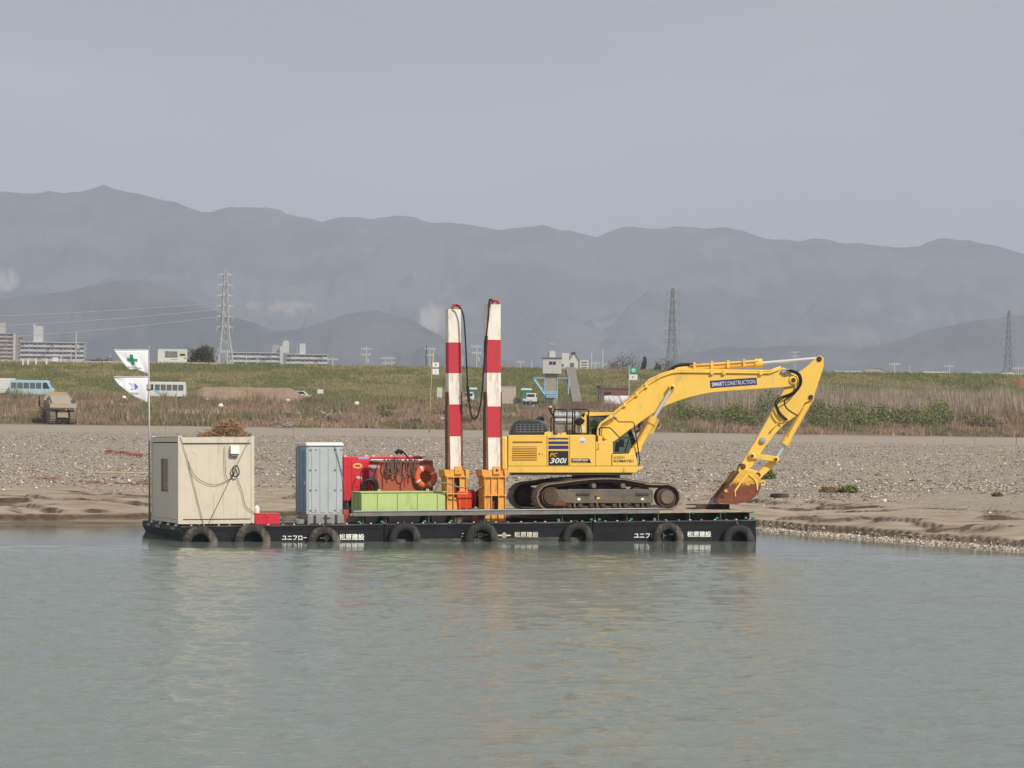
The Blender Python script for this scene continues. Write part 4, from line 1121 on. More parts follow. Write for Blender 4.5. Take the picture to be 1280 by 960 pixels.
# ------------------------------------------------------------------ spuds, casings, winch
def spud(name, label, x0, x1, ytop, cuts, vc, lean, cas):
    w = 0.34
    v0 = vc - w / 2; v1 = vc + w / 2
    zs = [bz((x0 + x1) / 2, y, v0) for y in cuts]
    ub = bu(x0, v0, cuts[-1]); ue = bu(x1, v0, cuts[-1])
    t = thing(name, label, 'spud pile', ((ub + ue) / 2, vc, -3.0), BM, 'striped spud piles through the barge')
    zt, zb = zs[0], zs[-1]
    def sh(z): return lean * (z - zb)
    for k in range(len(zs) - 1):
        z1, z0 = zs[k], zs[k + 1]
        m = MB()
        vs = [(ub + sh(z) if i in (0, 3) else ue + sh(z), v0 if i in (0, 1) else v1, z) for z in (z0 + (0.0 if k == len(zs) - 2 else 0.0), z1) for i in range(4)]
        m.add(vs, [(0, 1, 5, 4), (1, 2, 6, 5), (2, 3, 7, 6), (3, 0, 4, 7), (0, 3, 2, 1), (4, 5, 6, 7)])
        m.build('painted_band', WHITEP if k % 2 == 0 else REDB, t)
    m = MB()
    vs = [(ub + sh(z) if i in (0, 3) else ue + sh(z), v0 if i in (0, 1) else v1, z) for z in (-3.0, zb - 0.001) for i in range(4)]
    m.add(vs, [(0, 1, 5, 4), (1, 2, 6, 5), (2, 3, 7, 6), (3, 0, 4, 7), (0, 3, 2, 1), (4, 5, 6, 7)])
    m.build('pile_shaft', RUSTM, t)
    # rusty guide bars welded up the sides, worn bright where they slide
    zr = bz((x0 + x1) / 2, 490, v0)
    for sgn, uu in ((-1, ub), (1, ue)):
        m = MB()
        a = uu - 0.012 if sgn < 0 else uu + 0.012
        for z0, z1, ww in ((zb - 0.6, zs[-3], 0.035), (zs[-3], zr, 0.018)):
            b0 = a + sh(z0); b1 = a + sh(z1)
            vs = [(b0 - ww, v0 - 0.015, z0), (b0 + ww * (1.0 if sgn > 0 else 1.6), v0 - 0.015, z0), (b0 + ww * (1.0 if sgn > 0 else 1.6), v0 + 0.3, z0), (b0 - ww, v0 + 0.3, z0),
                  (b1 - ww, v0 - 0.015, z1), (b1 + ww * 0.6, v0 - 0.015, z1), (b1 + ww * 0.6, v0 + 0.3, z1), (b1 - ww, v0 + 0.3, z1)]
            m.add(vs, [(0, 1, 5, 4), (1, 2, 6, 5), (2, 3, 7, 6), (3, 0, 4, 7), (0, 3, 2, 1), (4, 5, 6, 7)])
        m.build('guide_bar', RUSTEDGE, t)
    # rusty lower part of the shaded side
    m = MB(); uu = ub - 0.004
    m.add([(uu + sh(zb), v0 + 0.02, zb), (uu + sh(zs[-3]), v0 + 0.02, zs[-3]), (uu + sh(zs[-3]), v1, zs[-3]), (uu + sh(zb), v1, zb)], [(0, 1, 2, 3)])
    m.build('rust_stain', RUSTEDGE, t)
    ht = MB().tube([(ub + 0.15 + sh(zt), vc - 0.1, zt), (ub + 0.2 + sh(zt), vc - .1, zt + 0.13), (ub + 0.36 + sh(zt), vc - 0.1, zt + 0.11), (ub + 0.4 + sh(zt), vc - 0.1, zt)], 0.05, 6).build('lifting_eye', REDB, t)
    return ub, ue, v0, v1, zb
LS = spud('spud_pile', 'red and white banded spud pile beside the life ring', 561.6, 577.2, 384, [386.5, 428, 466.5, 505.5, 545.5, 588], 1.25, -0.004, None)
RS = spud('spud_pile', 'red and white banded spud pile close behind the excavator tail', 609.0, 626.4, 380, [380.5, 424.7, 466, 508, 547, 588], 0.72, 0.0, None)
def casing(label, S, xl, xr, ytop, ymid, zlow, slot_low):
    ub, ue, v0, v1, zb = S
    a, b = bu(xl, v0 - 0.13, ytop), bu(xr, v0 - 0.13, ytop)
    zt = bz((xl + xr) / 2, ytop, v0 - 0.13); zm = bz((xl + xr) / 2, ymid, v0 - 0.13)
    t = thing('spud_casing', label, 'casing', ((a + b) / 2, (v0 + v1) / 2, zlow), BM, 'yellow casings that hold the spud piles')
    f = v0 - 0.12; bk = v1 + 0.12
    i0, i1 = a + 0.07, b - 0.07
    w3 = (i1 - i0) / 3
    zs = zm if slot_low else zt - 0.22
    lo, hi = zlow, zt - 0.03
    # front and back plates with the slot left open
    for fv in (f, bk - 0.03):
        MB().box(i0, i0 + w3, fv, fv + 0.03, lo, hi).build('face_plate', YEL2, t)
        MB().box(i1 - w3, i1, fv, fv + 0.03, lo, hi).build('face_plate', YEL2, t)
        if slot_low:
            MB().box(i0 + w3, i1 - w3, fv, fv + 0.03, zm, hi).build('face_plate', YEL2, t)
            MB().box(i0 + w3, i1 - w3, fv, fv + 0.03, lo, bz(618, 639, v0)).build('face_plate', YEL2, t)
        else:
            MB().box(i0 + w3, i1 - w3, fv, fv + 0.03, zs, hi).build('face_plate', YEL2, t)
            MB().box(i0 + w3, i1 - w3, fv, fv + 0.03, lo, bz(570, 622, v0)).build('face_plate', YEL2, t)
    for uu in (i0, i1 - 0.03):
        MB().box(uu, uu + 0.03, f + 0.031, bk - 0.031, lo, hi).build('side_plate', YEL2, t)
    for k in range(4):
        x = i0 + k * w3 * 0.97
        MB().box(x, x + 0.02, f - 0.06, f - 0.001, lo, zt - 0.22).build('rib', YEL2, t)
    for vv in (v0 + 0.1, v1 - 0.1):
        MB().box(a + 0.01, i0 - 0.001, vv, vv + 0.02, lo, zt - 0.05).build('rib', YEL2, t)
        MB().box(i1 + 0.001, b - 0.01, vv, vv + 0.02, lo, zt - 0.05).build('rib', YEL2, t)
    for z0, z1, g in ((zt - 0.24, zt - 0.205, 0.075), (zm - 0.02, zm + 0.01, 0.075)):
        m = MB()
        m.box(i0 - 0.03, i1 + 0.03, f - g, f - 0.001, z0, z1); m.box(i0 - 0.03, i1 + 0.03, bk + .001, bk + g, z0, z1)
        m.build('collar', YEL2, t)
    for uu in (a - 0.02, b - 0.12):
        MB().prism([(uu, zt), (uu + 0.14, zt), (uu + 0.12, zt - 0.2), (uu + 0.03, zt - 0.2)], f - 0.07, bk + 0.05).build('guide_horn', YEL2, t)
    bx = i0 + w3 * 1.0
    MB().box(i0 + 0.02, bx + 0.02, f - 0.05, f - 0.001, zt - 0.2, zt - 0.02).build('top_block', YEL2, t)
    return t
casing('orange yellow steel casing round the spud pile beside the life ring', LS, 555.5, 585.5, 587, 617, BEAMT + 0.003, False)
cs = casing('orange yellow steel casing round the spud pile at the excavator tail', RS, 602.3, 634.2, 587, 619, DECK + 0.003, True)
for x0, x1, S, nm in ((568.5, 578, LS, 1), (616.5, 626, RS, 2)):
    v = S[2] - 0.2
    a, b = B(x0, 583, v), B(x1, 592.8, v)
    th = thing('pin_block', 'square yellow locking block on the casing of the spud pile ' + ('beside the life ring' if nm == 1 else 'at the excavator tail'), 'locking block', ((a.x + b.x) / 2, v, b.z), BM)
    MB().box(a.x, b.x, v, v + 0.09, b.z, a.z).build('block', YEL2, th, bevel=0.01)
    MB().lathe(((a.x + b.x) / 2, v - 0.001, (a.z + b.z) / 2), (0, -1, 0), [(0, 0), (0.045, 0), (0.03, 0.02), (0, 0.02)], 10).build('pin', DARK if nm == 2 else YEL2, th)
# hanging black cable between the tops
hc = curve_pts([(570, 381), (575, 384), (579.5, 396), (581.5, 420), (583, 450), (585, 490), (588.5, 515), (592.5, 523.3), (598, 517), (602, 495), (605, 455), (608, 420), (611, 392), (611.5, 377), (613.5, 374.2), (617, 378)], 5)
nP = len(hc)
P_ = [B(x, y, 1.02 + (0.52 - 1.02) * i / (nP - 1) - 0.12) for i, (x, y) in enumerate(hc)]
t = thing('hanging_hose', 'long black hose sagging between the tops of the two spud piles', 'hose', P_[0], BM)
MB().tube(P_, 0.027, 6).build('hose', CABLE, t, smooth=True)
for i in (nP // 2 - 14, nP // 2 + 14):
    MB().tube([P_[i], P_[i + 3]], 0.05, 7).build('sleeve', BLACK, t)
# winch
v0 = 0.9
a, b = B(572, 630, v0), B(588.5, 630, v0)
zb = BEAMT + 0.003
wn_ = thing('winch', 'orange red winch between the two spud casings', 'winch', (bu(585, v0), 1.3, zb), BM)
MB().prism(pl([(573, 636), (570.5, 617), (573, 613.5), (586, 613.5), (590, 618), (590, 636)], v0), v0, v0 + 0.9).build('gear_housing', WINCH, wn_, bevel=0.03)
cz = bz(580, 624, v0)
MB().cyl((bu(559.5, v0), v0 + 0.4, cz), (bu(571, v0), v0 + 0.4, cz), 0.13, 14).build('motor', WINCH, wn_, smooth='auto')
MB().cyl((bu(556, v0), v0 + 0.4, cz), (bu(559.8, v0), v0 + 0.4, cz), 0.09, 12).build('motor_cap', WINCH, wn_, smooth='auto')
for px in (591.5, 595.5):
    MB().lathe((bu(px, v0), v0 + 0.4, cz), (1, 0, 0), [(0.1, -0.02), (0.30, -0.02), (0.30, 0.02), (0.1, 0.02)], 22).build('drum_flange', WINCH, wn_)
MB().cyl((bu(596, v0), v0 + 0.4, cz), (bu(602.5, v0), v0 + 0.4, cz), 0.24, 18).build('drum', BLACK, wn_, smooth='auto')
MB().lathe((bu(602.5, v0), v0 + 0.4, cz), (1, 0, 0), [(0.05, -0.015), (0.30, -0.015), (0.30, 0.015), (0.05, 0.015)], 20).build('drum_flange', REDP, wn_)
MB().tube([B(576.5, 613, v0 + .3), B(577, 611, v0 + .3), B(580, 611, v0 + .3), B(581, 613, v0 + .3)], 0.03, 6).build('lifting_eye', WINCH, wn_)
MB().box(bu(571, v0), bu(600, v0), v0 + 0.1, v0 + 0.75, zb, zb + 0.05).build('base', WINCH, wn_)
ptube('steel_bar', curve_pts([(550, 603.5), (560, 604.5), (570, 608), (580, 609.5), (604, 609)]), 0.5, 0.022, STEEL, 'bent steel bar spanning between the two yellow casings', 'bar')
tag(MB().box(bu(590, 0.35), bu(606, .35), 0.3, 0.36, DECK + .004, BEAMT - 0.003).build('red_plate', REDRUST, base=(bu(598, .3), .33, DECK), frame=BM), 'rust red plate under the edge beam below the winch', 'plate')

# steel block under the bucket
a, b = B(869.8, 638, 2.0), B(905, 638, 2.0)
zt_ = bz(885, 630.5, 2.0)
blk = thing('support_block', 'rusty steel beam block on the plate under the bucket teeth', 'steel block', ((a.x + b.x) / 2, 2.4, PT), BM)
MB().box(a.x, b.x, 2.0, 2.02, PT + 0.031, zt_ - 0.031).build('web', RUSTDK, blk)
MB().box(a.x, b.x + 0.2, 2.0, 2.9, PT + 0.001, PT + 0.03).build('flange', RUSTDK, blk)
MB().box(a.x, b.x + 0.2, 2.0, 2.9, zt_ - 0.03, zt_).build('flange', RUSTDK, blk)
MB().box(b.x + 0.17, b.x + 0.2, 2.02, 2.88, PT + 0.031, zt_ - 0.031).build('end_plate', RUSTM, blk)
MB().box(b.x + 0.05, b.x + 0.17, 2.3, 2.6, PT + 0.031, zt_ - 0.031).build('stiffener', BLACK, blk)
MB().box(b.x + 0.03, b.x + 0.06, 2.0, 2.06, PT + 0.031, zt_ - 0.031).build('stiffener', REDRUST, blk)

# ================================================================== THE EXCAVATOR
V0 = 1.3                                        # near face of the near track
VC = V0 + 1.6                                   # centre line
exc = thing('excavator', 'large yellow crawler excavator standing on the barge with its boom reaching out', 'excavator', (bu(750, VC), VC, PT), BM)
ZG = PT + 0.002
# ---- tracks
def track(vn, near):
    # side outline measured on the near track; the far one is the same shape, moved over
    loop_px = []
    cl, cr = (689.0, 621.0), (834.5, 621.5)
    rl, rr_ = 17.5, 16.0
    for k in range(9):
        a = math.pi / 2 + k * math.pi / 8
        loop_px.append((cl[0] + rl * math.cos(a), cl[1] + rl * math.sin(a) * (1.0 if math.sin(a) > 0 else 0.92)))
    loop_px += [(700, 604), (722, 600.8), (741, 599), (760, 598.4), (780, 599.2), (797, 602.3), (812, 604.8), (825, 605.4)]
    for k in range(9):
        a = -math.pi / 2 + k * math.pi / 8
        loop_px.append((cr[0] + rr_ * math.cos(a), cr[1] + rr_ * math.sin(a)))
    L = pl(loop_px, V0)
    zmin = min(z for _, z in L)
    L = [(u, max(z, ZG + 0.035) if z < zmin + 0.02 else z) for u, z in L]
    # resample evenly
    P = [Vector((u, 0, z)) for u, z in L]
    seg = [(P[(i + 1) % len(P)] - P[i]).length for i in range(len(P))]
    tot = sum(seg)
    n = 47
    pts = []
    for k in range(n):
        d = k * tot / n; i = 0
        while d > seg[i]: d -= seg[i]; i += 1
        pts.append(P[i].lerp(P[(i + 1) % len(P)], d / seg[i]))
    tk = MB()
    # chain: continuous inner belt
    inner = []
    cen = sum((p for p in pts), Vector()) / n
    chain = MB()
    for k in range(n):
        a, b = pts[k], pts[(k + 1) % n]
        t = (b - a).normalized(); nn = Vector((-t.z, 0, t.x))
        if nn.dot(cen - a) < 0: nn = -nn
        M = Matrix((t, Vector((0, 1, 0)), t.cross(Vector((0, 1, 0))))).transposed()
        for vv in (0.22, 0.38):
            chain.obox((a + b) / 2 + nn * 0.075 + Vector((0, vn + vv, 0)), ((b - a).length * 1.04, 0.05, 0.09), M)
    tr = chain.build('track', RUSTDK, exc)
    # one shoe, shared by all
    sl = tot / n
    sm = MB()
    sm.box(-sl * 0.49, sl * 0.49, 0.0, 0.6, -0.012, 0.012)
    for gx_ in (-0.42, -0.08, 0.28):
        sm.box(sl * gx_, sl * gx_ + 0.02, 0.0, 0.6, 0.012, 0.042)
    me = sm.mesh('track_shoe'); me.materials.append(TRACKST)
    for k in range(n):
        a, b = pts[k], pts[(k + 1) % n]
        t = (b - a).normalized(); nn = Vector((-t.z, 0, t.x))
        if nn.dot(a - cen) < 0: nn = -nn
        M = Matrix((t, Vector((0, 1, 0)), nn)).transposed().to_4x4()
        o = bpy.data.objects.new('track_shoe', me); COL.objects.link(o); o.parent = tr
        o.matrix_local = Matrix.Translation((a + b) / 2 + Vector((0, vn, 0)) - BASE[exc.name]) @ M
        BASE[o.name] = BASE[exc.name]
    return tr
track(V0, True)
VFAR = V0 + 2.6
track(VFAR, False)
for vn, near in ((V0, True), (VFAR, False)):
    cu_, cz_ = pl([(690, 621)], V0)[0]
    iu, iz = pl([(835.5, 621.5)], V0)[0]
    o = vn + 0.1
    sp = MB().lathe((cu_, o, cz_), (0, 1, 0), [(0.05, 0), (0.30, 0.0), (0.33, 0.05), (0.33, 0.35), (0.30, 0.4), (0.05, 0.4)], 28).build('drive_sprocket', RUSTDK, exc, smooth='auto')
    th = MB()
    for k in range(18):
        a = k * 2 * math.pi / 18; M = Matrix.Rotation(a, 3, 'Y')
        th.obox(Vector((cu_, o + 0.2, cz_)) + M @ Vector((0.35, 0, 0)), (0.07, 0.06, 0.055), M)
    th.build('sprocket_teeth', RUSTDK, sp)['kind'] = 'stuff'
    MB().lathe((cu_, o - 0.06, cz_), (0, 1, 0), [(0, 0), (0.24, 0.0), (0.27, 0.06), (0, 0.06)], 24).build('final_drive_cover', RUSTDK, sp)
    idl = MB().lathe((iu, o, iz), (0, 1, 0), [(0.05, 0), (0.24, 0.0), (0.24, 0.03), (0.335, 0.05), (0.335, 0.35), (0.24, 0.4), (0.05, 0.4)], 28).build('idler_wheel', RUSTDK, exc, smooth='auto')
    MB().lathe((iu, o - 0.03, iz), (0, 1, 0), [(0, 0), (0.21, 0.0), (0.225, 0.03), (0, 0.03)], 24).build('idler_cap', TRACKFR, idl)
    fp = pl([(709, 629), (709, 613.5), (712, 611.5), (815, 611.5), (817.5, 614), (817.5, 629)], V0)
    fr = MB().prism(fp, vn + 0.09, vn + 0.5).build('track_frame', TRACKFR, exc, bevel=0.012)
    dp = pl([(686.5, 630), (686.5, 616), (690, 612), (709, 612), (709, 630)], V0)
    MB().prism(dp, vn + 0.06, vn + 0.5).build('drive_guard', TRACKFR, exc, bevel=0.02)
    rp = pl([(692, 632), (691, 625), (696, 623.5), (706, 626.5), (709, 632)], V0)
    MB().prism(rp, vn + 0.045, vn + 0.059).build('rust_patch', RUSTM, fr)
    for (x0, x1) in ((721.5, 738), (796, 812)):
        a, b = B(x0, 616.3, V0), B(x1, 619, V0)
        MB().box(a.x, b.x, vn + 0.05, vn + 0.089, b.z, a.z).build('step', DARK, fr)
    for x0, x1, y0, y1, mm in ((723, 726.5, 622.5, 625.5, WHITE), (802.5, 806, 622.5, 625.3, WHITE), (744.5, 746.7, 620, 624, BLACK), (747, 751, 621.8, 623.6, YEL)):
        a, b = B(x0, y0, V0), B(x1, y1, V0)
        MB().box(a.x, b.x, vn + 0.083, vn + 0.089, b.z, a.z).build('marker', mm, fr)
    for px in (743.2, 779.5):
        c = B(px, 607.3, V0)
        MB().lathe((c.x, vn + 0.04, c.z), (0, 1, 0), [(0, 0), (0.075, 0.0), (0.085, 0.03), (0.085, 0.4), (0, 0.4)], 16).build('carrier_roller', TRACKFR, exc, smooth='auto')
        MB().box(c.x - 0.05, c.x + 0.05, vn + 0.25, vn + 0.35, B(px, 612, V0).z, c.z).build('roller_bracket', DARK, exc)
    for k in range(8):
        px = 713 + k * 14.2
        c = B(px, 631.5, V0)
        MB().lathe((c.x, vn + 0.12, c.z), (0, 1, 0), [(0, 0), (0.07, 0.0), (0.09, 0.03), (0.09, 0.33), (0.07, 0.36), (0, 0.36)], 14).build('track_roller', RUSTDK, exc, smooth='auto')
        if k % 2 == 0:
            MB().box(c.x + 0.15, c.x + 0.2, vn + 0.1, vn + 0.5, c.z - 0.06, c.z + 0.06).build('track_guard', TRACKFR, exc)
# centre frame and turntable
tc0 = B(745, 598, VC)
zc = bz(760, 606, V0); zs_ = bz(745, 598.5, VC); zdk = bz(745, 591.5, V0)
MB().prism(pl([(700, 622), (712, 607), (778, 607), (800, 622)], V0 + 0.6), V0 + 0.61, VFAR - 0.01).build('centre_frame', BLACK, exc)
MB().cyl((tc0.x, VC, zc - 0.15), (tc0.x, VC, zdk + 0.05), 0.78, 32).build('swing_circle', BLACK, exc, smooth='auto')

# ---- upper structure, slewed so that the boom lies across the view
cs_ = Vector((tc0.x, VC, 0))
SLEW = Matrix.Translation(cs_) @ Matrix.Rotation(rad(-15.5), 4, 'Z') @ Matrix.Translation(-cs_)
FRAME['inv'] = (BM @ SLEW).inverted(); FRAME['to_barge'] = SLEW
VN = V0 + 0.12                                  # near side of the bodywork
VB = V0 + 3.05                                  # far side
def pp(pts, v, a0, a1, name, m, parent=None, bevel=0.0):
    return MB().prism(pl(pts, v), a0, a1).build(name, m, parent or exc, bevel=bevel)
pp([(634.8, 591), (634.8, 583), (797, 583), (797, 588), (795.5, 591)], VN, VN + 0.002, VB, 'main_deck', YEL, bevel=0.02)
MB().box(bu(640, VN), bu(790, VN), VN + 0.05, VB - 0.05, bz(700, 594, VN), bz(700, 591.1, VN)).build('belly_plate', DARK, exc)
# counterweight: rounded in plan
z1 = bz(630, 545.5, VN); z0 = bz(630, 588, VN)
uR = bu(634.3, VN, 560); uL = uR - 0.62
plan = [(uR, VN - 0.01), (uR - 0.22, VN), (uR - 0.42, VN + 0.25), (uR - 0.62, VN + 0.8), (uL - 0.1, VC), (uR - 0.62, VB - 0.8), (uR - 0.42, VB - 0.25), (uR - 0.22, VB), (uR, VB)]
MB().prism(plan, z0, z1, 'xy').build('counterweight', YEL, exc, bevel=0.06)
# side panels (doors), each its own
panels = [((635.2, 683.3), 544, 582.5), ((683.8, 711.8), 544, 582.5), ((712.3, 744.3), 544, 582.5)]
body = MB().box(bu(635.2, VN), bu(744, VN), VN + 0.04, VN + 1.0, bz(700, 582.8, VN), bz(700, 544.6, VN)).build('engine_bay', YSEAM, exc)
for (xa, xb), ya, yb in panels:
    pp([(xa, yb), (xa, ya + 0.8), (xa + 0.5, ya), (xb - 0.5, ya), (xb, ya + 0.8), (xb, yb)], VN, VN, VN + 0.039, 'side_door', YEL, bevel=0.012)
MB().box(bu(635.2, VN), bu(744, VN), VN + 0.04, VN + 1.0, bz(700, 544.4, VN), bz(700, 543.6, VN)).build('top_cover', YEL, exc)
# front boxes on the near side
pp([(744.7, 582.5), (744.7, 552.2), (747.5, 552), (747.5, 544.5), (752, 545), (753, 551), (766, 553.5), (766, 567.3), (764.5, 567.3), (764.5, 582.5)], VN, VN, VN + 0.95, 'fuel_tank', YEL, bevel=0.015)
pp([(765, 582.5), (765, 567.8), (791, 567), (794, 568.2), (796.3, 575), (797, 582.5)], VN, VN, VN + 0.8, 'tool_compartment', YEL, bevel=0.02)
pp([(786, 567.3), (789, 561), (795.5, 557.5), (797, 559), (795.5, 565), (794.5, 569.5)], VN + 0.2, VN + 0.2, VN + 0.7, 'lamp_housing', YEL, bevel=0.02)
pp([(748, 553), (748.5, 562.5), (744.7, 562.7), (744.7, 561.8), (747.6, 561.6), (747.4, 553)], VN - 0.006, VN - 0.006, VN - 0.001, 'panel_seam', YSEAM)
for (x0, y0, x1, y1) in ((764.2, 568, 764.9, 582), (779.4, 584.5, 780, 591)):
    a, b = B(x0, y0, VN), B(x1, y1, VN); MB().box(a.x, b.x, VN - 0.005, VN - 0.001, b.z, a.z).build('panel_seam', YSEAM, exc)
pp([(796, 587), (796, 584), (803.5, 583), (804, 585), (800, 587)], VN + 0.2, VN + 0.2, VN + 0.7, 'front_step', YEL)
# louvre, slot, handle
def plate(name, x0, y0, x1, y1, m, off=0.008, v=VN, parent=None):
    a, b = B(x0, y0, v), B(x1, y1, v)
    return MB().box(a.x, b.x, v - off, v - 0.001, b.z, a.z).build(name, m, parent or exc)
lv = plate('louvre_back', 640.8, 558, 671.2, 575.2, YSEAM, 0.004)
for k in range(6):
    y = 558.6 + k * 2.8
    a, b = B(641, y, VN), B(671, y + 2.0, VN)
    MB().prism([(VN - 0.03, b.z), (VN - 0.004, b.z), (VN - 0.004, a.z)], a.x, b.x, 'yz').build('louvre_slat', YLOUV, lv)
plate('air_slot', 640.8, 551.8, 678, 553.6, YSEAM)
plate('door_handle', 673, 566.5, 675, 568, YSEAM); plate('door_handle', 677.5, 567, 678.5, 568.5, YSEAM)
# decals
plate('stripe', 685.6, 547.4, 710.6, 549.2, NAVY); plate('stripe', 685.6, 551.8, 710.6, 555.0, NAVY); plate('stripe', 685.6, 557.0, 710.6, 561.2, NAVY)
d1 = plate('model_plate', 685.6, 563.6, 710.6, 581.6, DECALBK)
def dtext(s, x0, y0, x1, y1, m, parent, bold=0.01, shear=0.0, v=None, q=None):
    v = VN - 0.009 if v is None else v
    Q = [B(x, y, v) for x, y in (q or [(x0, y0), (x1, y0), (x1, y1), (x0, y1)])]
    return text_part('lettering', s, Q, m, parent, bold, shear, Vector((0, -0.004, 0)))
dtext('PC', 687.5, 566, 697, 570.8, DECALY, d1, 0.012, 0.25)
dtext('300i', 687.2, 572.3, 708.5, 579.2, DECALW, d1, 0.02, 0.25)
dq_ = MB().prism(pl([(714.2, 578.6), (714.2, 573.1), (736.5, 573.1), (739, 578.6)], VN), VN - 0.006, VN - 0.001).build('model_plate', DECALBK, exc)
dtext('intelligent', 715.5, 573.4, 735.5, 576.6, DECALW, dq_, 0.03, 0.2, VN - 0.007)
dtext('MACHINE CONTROL', 715, 577, 734, 578.4, DECALY, dq_, 0.03, 0, VN - 0.007)
dtext('KOMATSU', 767.3, 574.6, 791.8, 578, DECALBK, exc, 0.02, 0, VN - 0.004)
dtext('LK305DH', 767.3, 570.2, 780.5, 573.4, YSEAM, exc, 0.0, 0, VN - 0.004)
c = B(728, 550.3, VN)
MB().lathe((c.x, VN - 0.001, c.z), (0, -1, 0), [(0, 0), (0.10, 0), (0.10, 0.004), (0, 0.004)], 20).build('round_sticker', WHITE, exc)
MB().prism([(c.x + 0.08 * math.cos(a), c.z - 0.015 + 0.07 * math.sin(a)) for a in [math.pi + k * math.pi / 8 for k in range(9)]], VN - 0.008, VN - 0.006).build('sticker_print', mat('lilac_print', (0.35, 0.33, 0.62), 0.5), exc)
# engine hood
VH = VN + 0.25
hood = pp([(637.5, 544), (639, 538), (641, 532.5), (645, 527), (650, 524.6), (662, 523.6), (675, 524.5), (681, 528.3), (684.3, 535), (685.8, 544)], VH, VH, VB - 0.3, 'engine_hood', DARK, bevel=0.06)
plate('vent_grille', 645, 530, 679, 540.2, mat('grey_grille', (0.13, 0.135, 0.15), 0.5), 0.004, VH, hood)
for r_ in range(3):
    for k in range(6):
        x = 646 + k * 5.45; y = 530.8 + r_ * 3.2
        plate('vent_slot', x, y, x + 4.2, y + 1.7, BLACK, 0.006, VH, hood)
pp([(670, 524.2), (673, 520), (679, 520.5), (681, 526)], VH + 0.5, VH + 0.5, VH + 0.8, 'exhaust_cowl', DARK, hood, 0.02)
pp([(680, 544), (680.5, 540.5), (686, 539.2), (690, 541), (691, 544)], VN + 0.05, VN + 0.05, VN + 0.45, 'filler_cover', YEL, bevel=0.02)
pp([(696, 544), (698, 541.5), (707, 540.5), (709, 544)], VN + 0.35, VN + 0.35, VN + 0.8, 'filler_cover', YEL, bevel=0.02)
# silver exhaust after-treatment behind the rails
mf = MB().cyl(B(693, 519.5, VC - 0.2), B(724, 519.5, VC - 0.2), 0.11, 16).build('silencer', GALV, exc, smooth='auto')
MB().cyl(B(694, 526.5, VC - 0.3), B(716, 526.5, VC - 0.3), 0.10, 16).build('filter_can', GALV, exc, smooth='auto')
for x in (699, 706, 713, 720):
    MB().cyl(B(x, 519.5, VC - .2), B(x + 1, 519.5, VC - .2), 0.125, 16).build('band', mat('pale_blue_tape', (0.45, 0.58, 0.68), 0.5), mf)
MB().box(bu(693, VC - .5), bu(722, VC - .5), VC - 0.5, VC + 0.1, bz(700, 543.5, VC - .5), bz(700, 531, VC - .5)).build('pump_cover', mat('grey_brown_cover', (0.2, 0.18, 0.16), 0.7, var=0.4, scale=6), exc, bevel=0.04)
# hand rails
def rail(pts, v, r=0.02, m=BLACK, name='hand_rail'):
    return MB().tube([B(x, y, v) for x, y in pts], r, 6).build(name, m, exc, smooth=True)
rail([(692.3, 544), (692.3, 514), (693.5, 511.8), (707, 511.8), (708.6, 514), (708.6, 544)], VN + 0.1)
rail([(692.3, 527), (708.6, 527)], VN + 0.1, 0.015)
rail([(688.7, 544), (688.7, 523), (690, 521.3), (709, 521.3)], VN + 0.5, 0.018)
rail([(715.5, 543), (715.5, 514), (717, 511.6), (734, 511.6), (735.7, 513.5), (735.7, 543)], VN + 0.15)
rail([(718.4, 543), (718.4, 514)], VN + 0.6, 0.018)
rail([(715.5, 542.2), (736, 542.2)], VN + 0.15, 0.035)
rail([(767, 520.6), (773, 527.4), (791, 527.4), (792.6, 530), (797, 557), (799.7, 578), (798, 582)], VN + 0.1, 0.02)
rail([(749, 545), (749, 535.5), (750.5, 534.7), (762, 534.7), (764, 536), (774.5, 547), (793.5, 547)], VN + 0.1, 0.02)
# camera / beacon mast
rail([(692, 520), (689, 516), (688, 512.5)], VN + 0.4, 0.03, name='mast')
MB().box(*(lambda a, b: (a.x, b.x, VN + 0.34, VN + 0.46, b.z, a.z))(B(685.6, 509.3, VN + .4), B(690, 512.8, VN + .4))).build('camera', DARK, exc, bevel=0.02)
MB().lathe(B(688, 509.2, VN + .4), (0, 0, 1), [(0, 0), (0.05, 0), (0.04, 0.04), (0, 0.05)], 10).build('beacon', YEL, exc)
# mirror
mr_ = pp([(718.5, 529), (718.5, 526), (722, 522.8), (728, 522.5), (731.5, 525.5), (729, 530), (723, 532.5)], VN + 0.55, VN + 0.55, VN + 0.63, 'mirror', BLACK, bevel=0.02)
rail([(726, 531), (727, 543)], VN + 0.6, 0.02, name='mirror_arm')
pp([(726, 519.5), (729, 516.2), (732, 516.5), (729.5, 522)], VN + 0.6, VN + 0.6, VN + 0.66, 'mirror', BLACK, bevel=0.02)
# ---- cab on the far side
CN, CF = VC + 0.45, VB - 0.02                   # near and far wall of the cab
cab = pp([(726.5, 520), (729.5, 516), (733, 515.2), (772, 515.4), (777, 517.3), (778, 518.4), (726.5, 521)], CN, CN, CF, 'cab_roof', YEL, bevel=0.03)
pp([(724.5, 545), (725, 531), (727, 520), (733.2, 518.5), (733.2, 546)], CN, CN, CN + 0.06, 'cab_pillar', YEL, bevel=0.01)
pp([(724.5, 545), (725, 531), (727, 520), (733.2, 518.5), (733.2, 546)], CN, CF - 0.06, CF, 'cab_pillar', YEL, bevel=0.01)
pp([(724.5, 545), (725, 531), (726.5, 521), (729, 520), (729, 545)], CN, CN + 0.061, CF - 0.061, 'cab_back', DARK)
pp([(733.2, 583), (733.2, 565.8), (786, 565.8), (793, 561), (797, 561.5), (796.5, 583)], CN, CN, CF, 'cab_base', DARK)
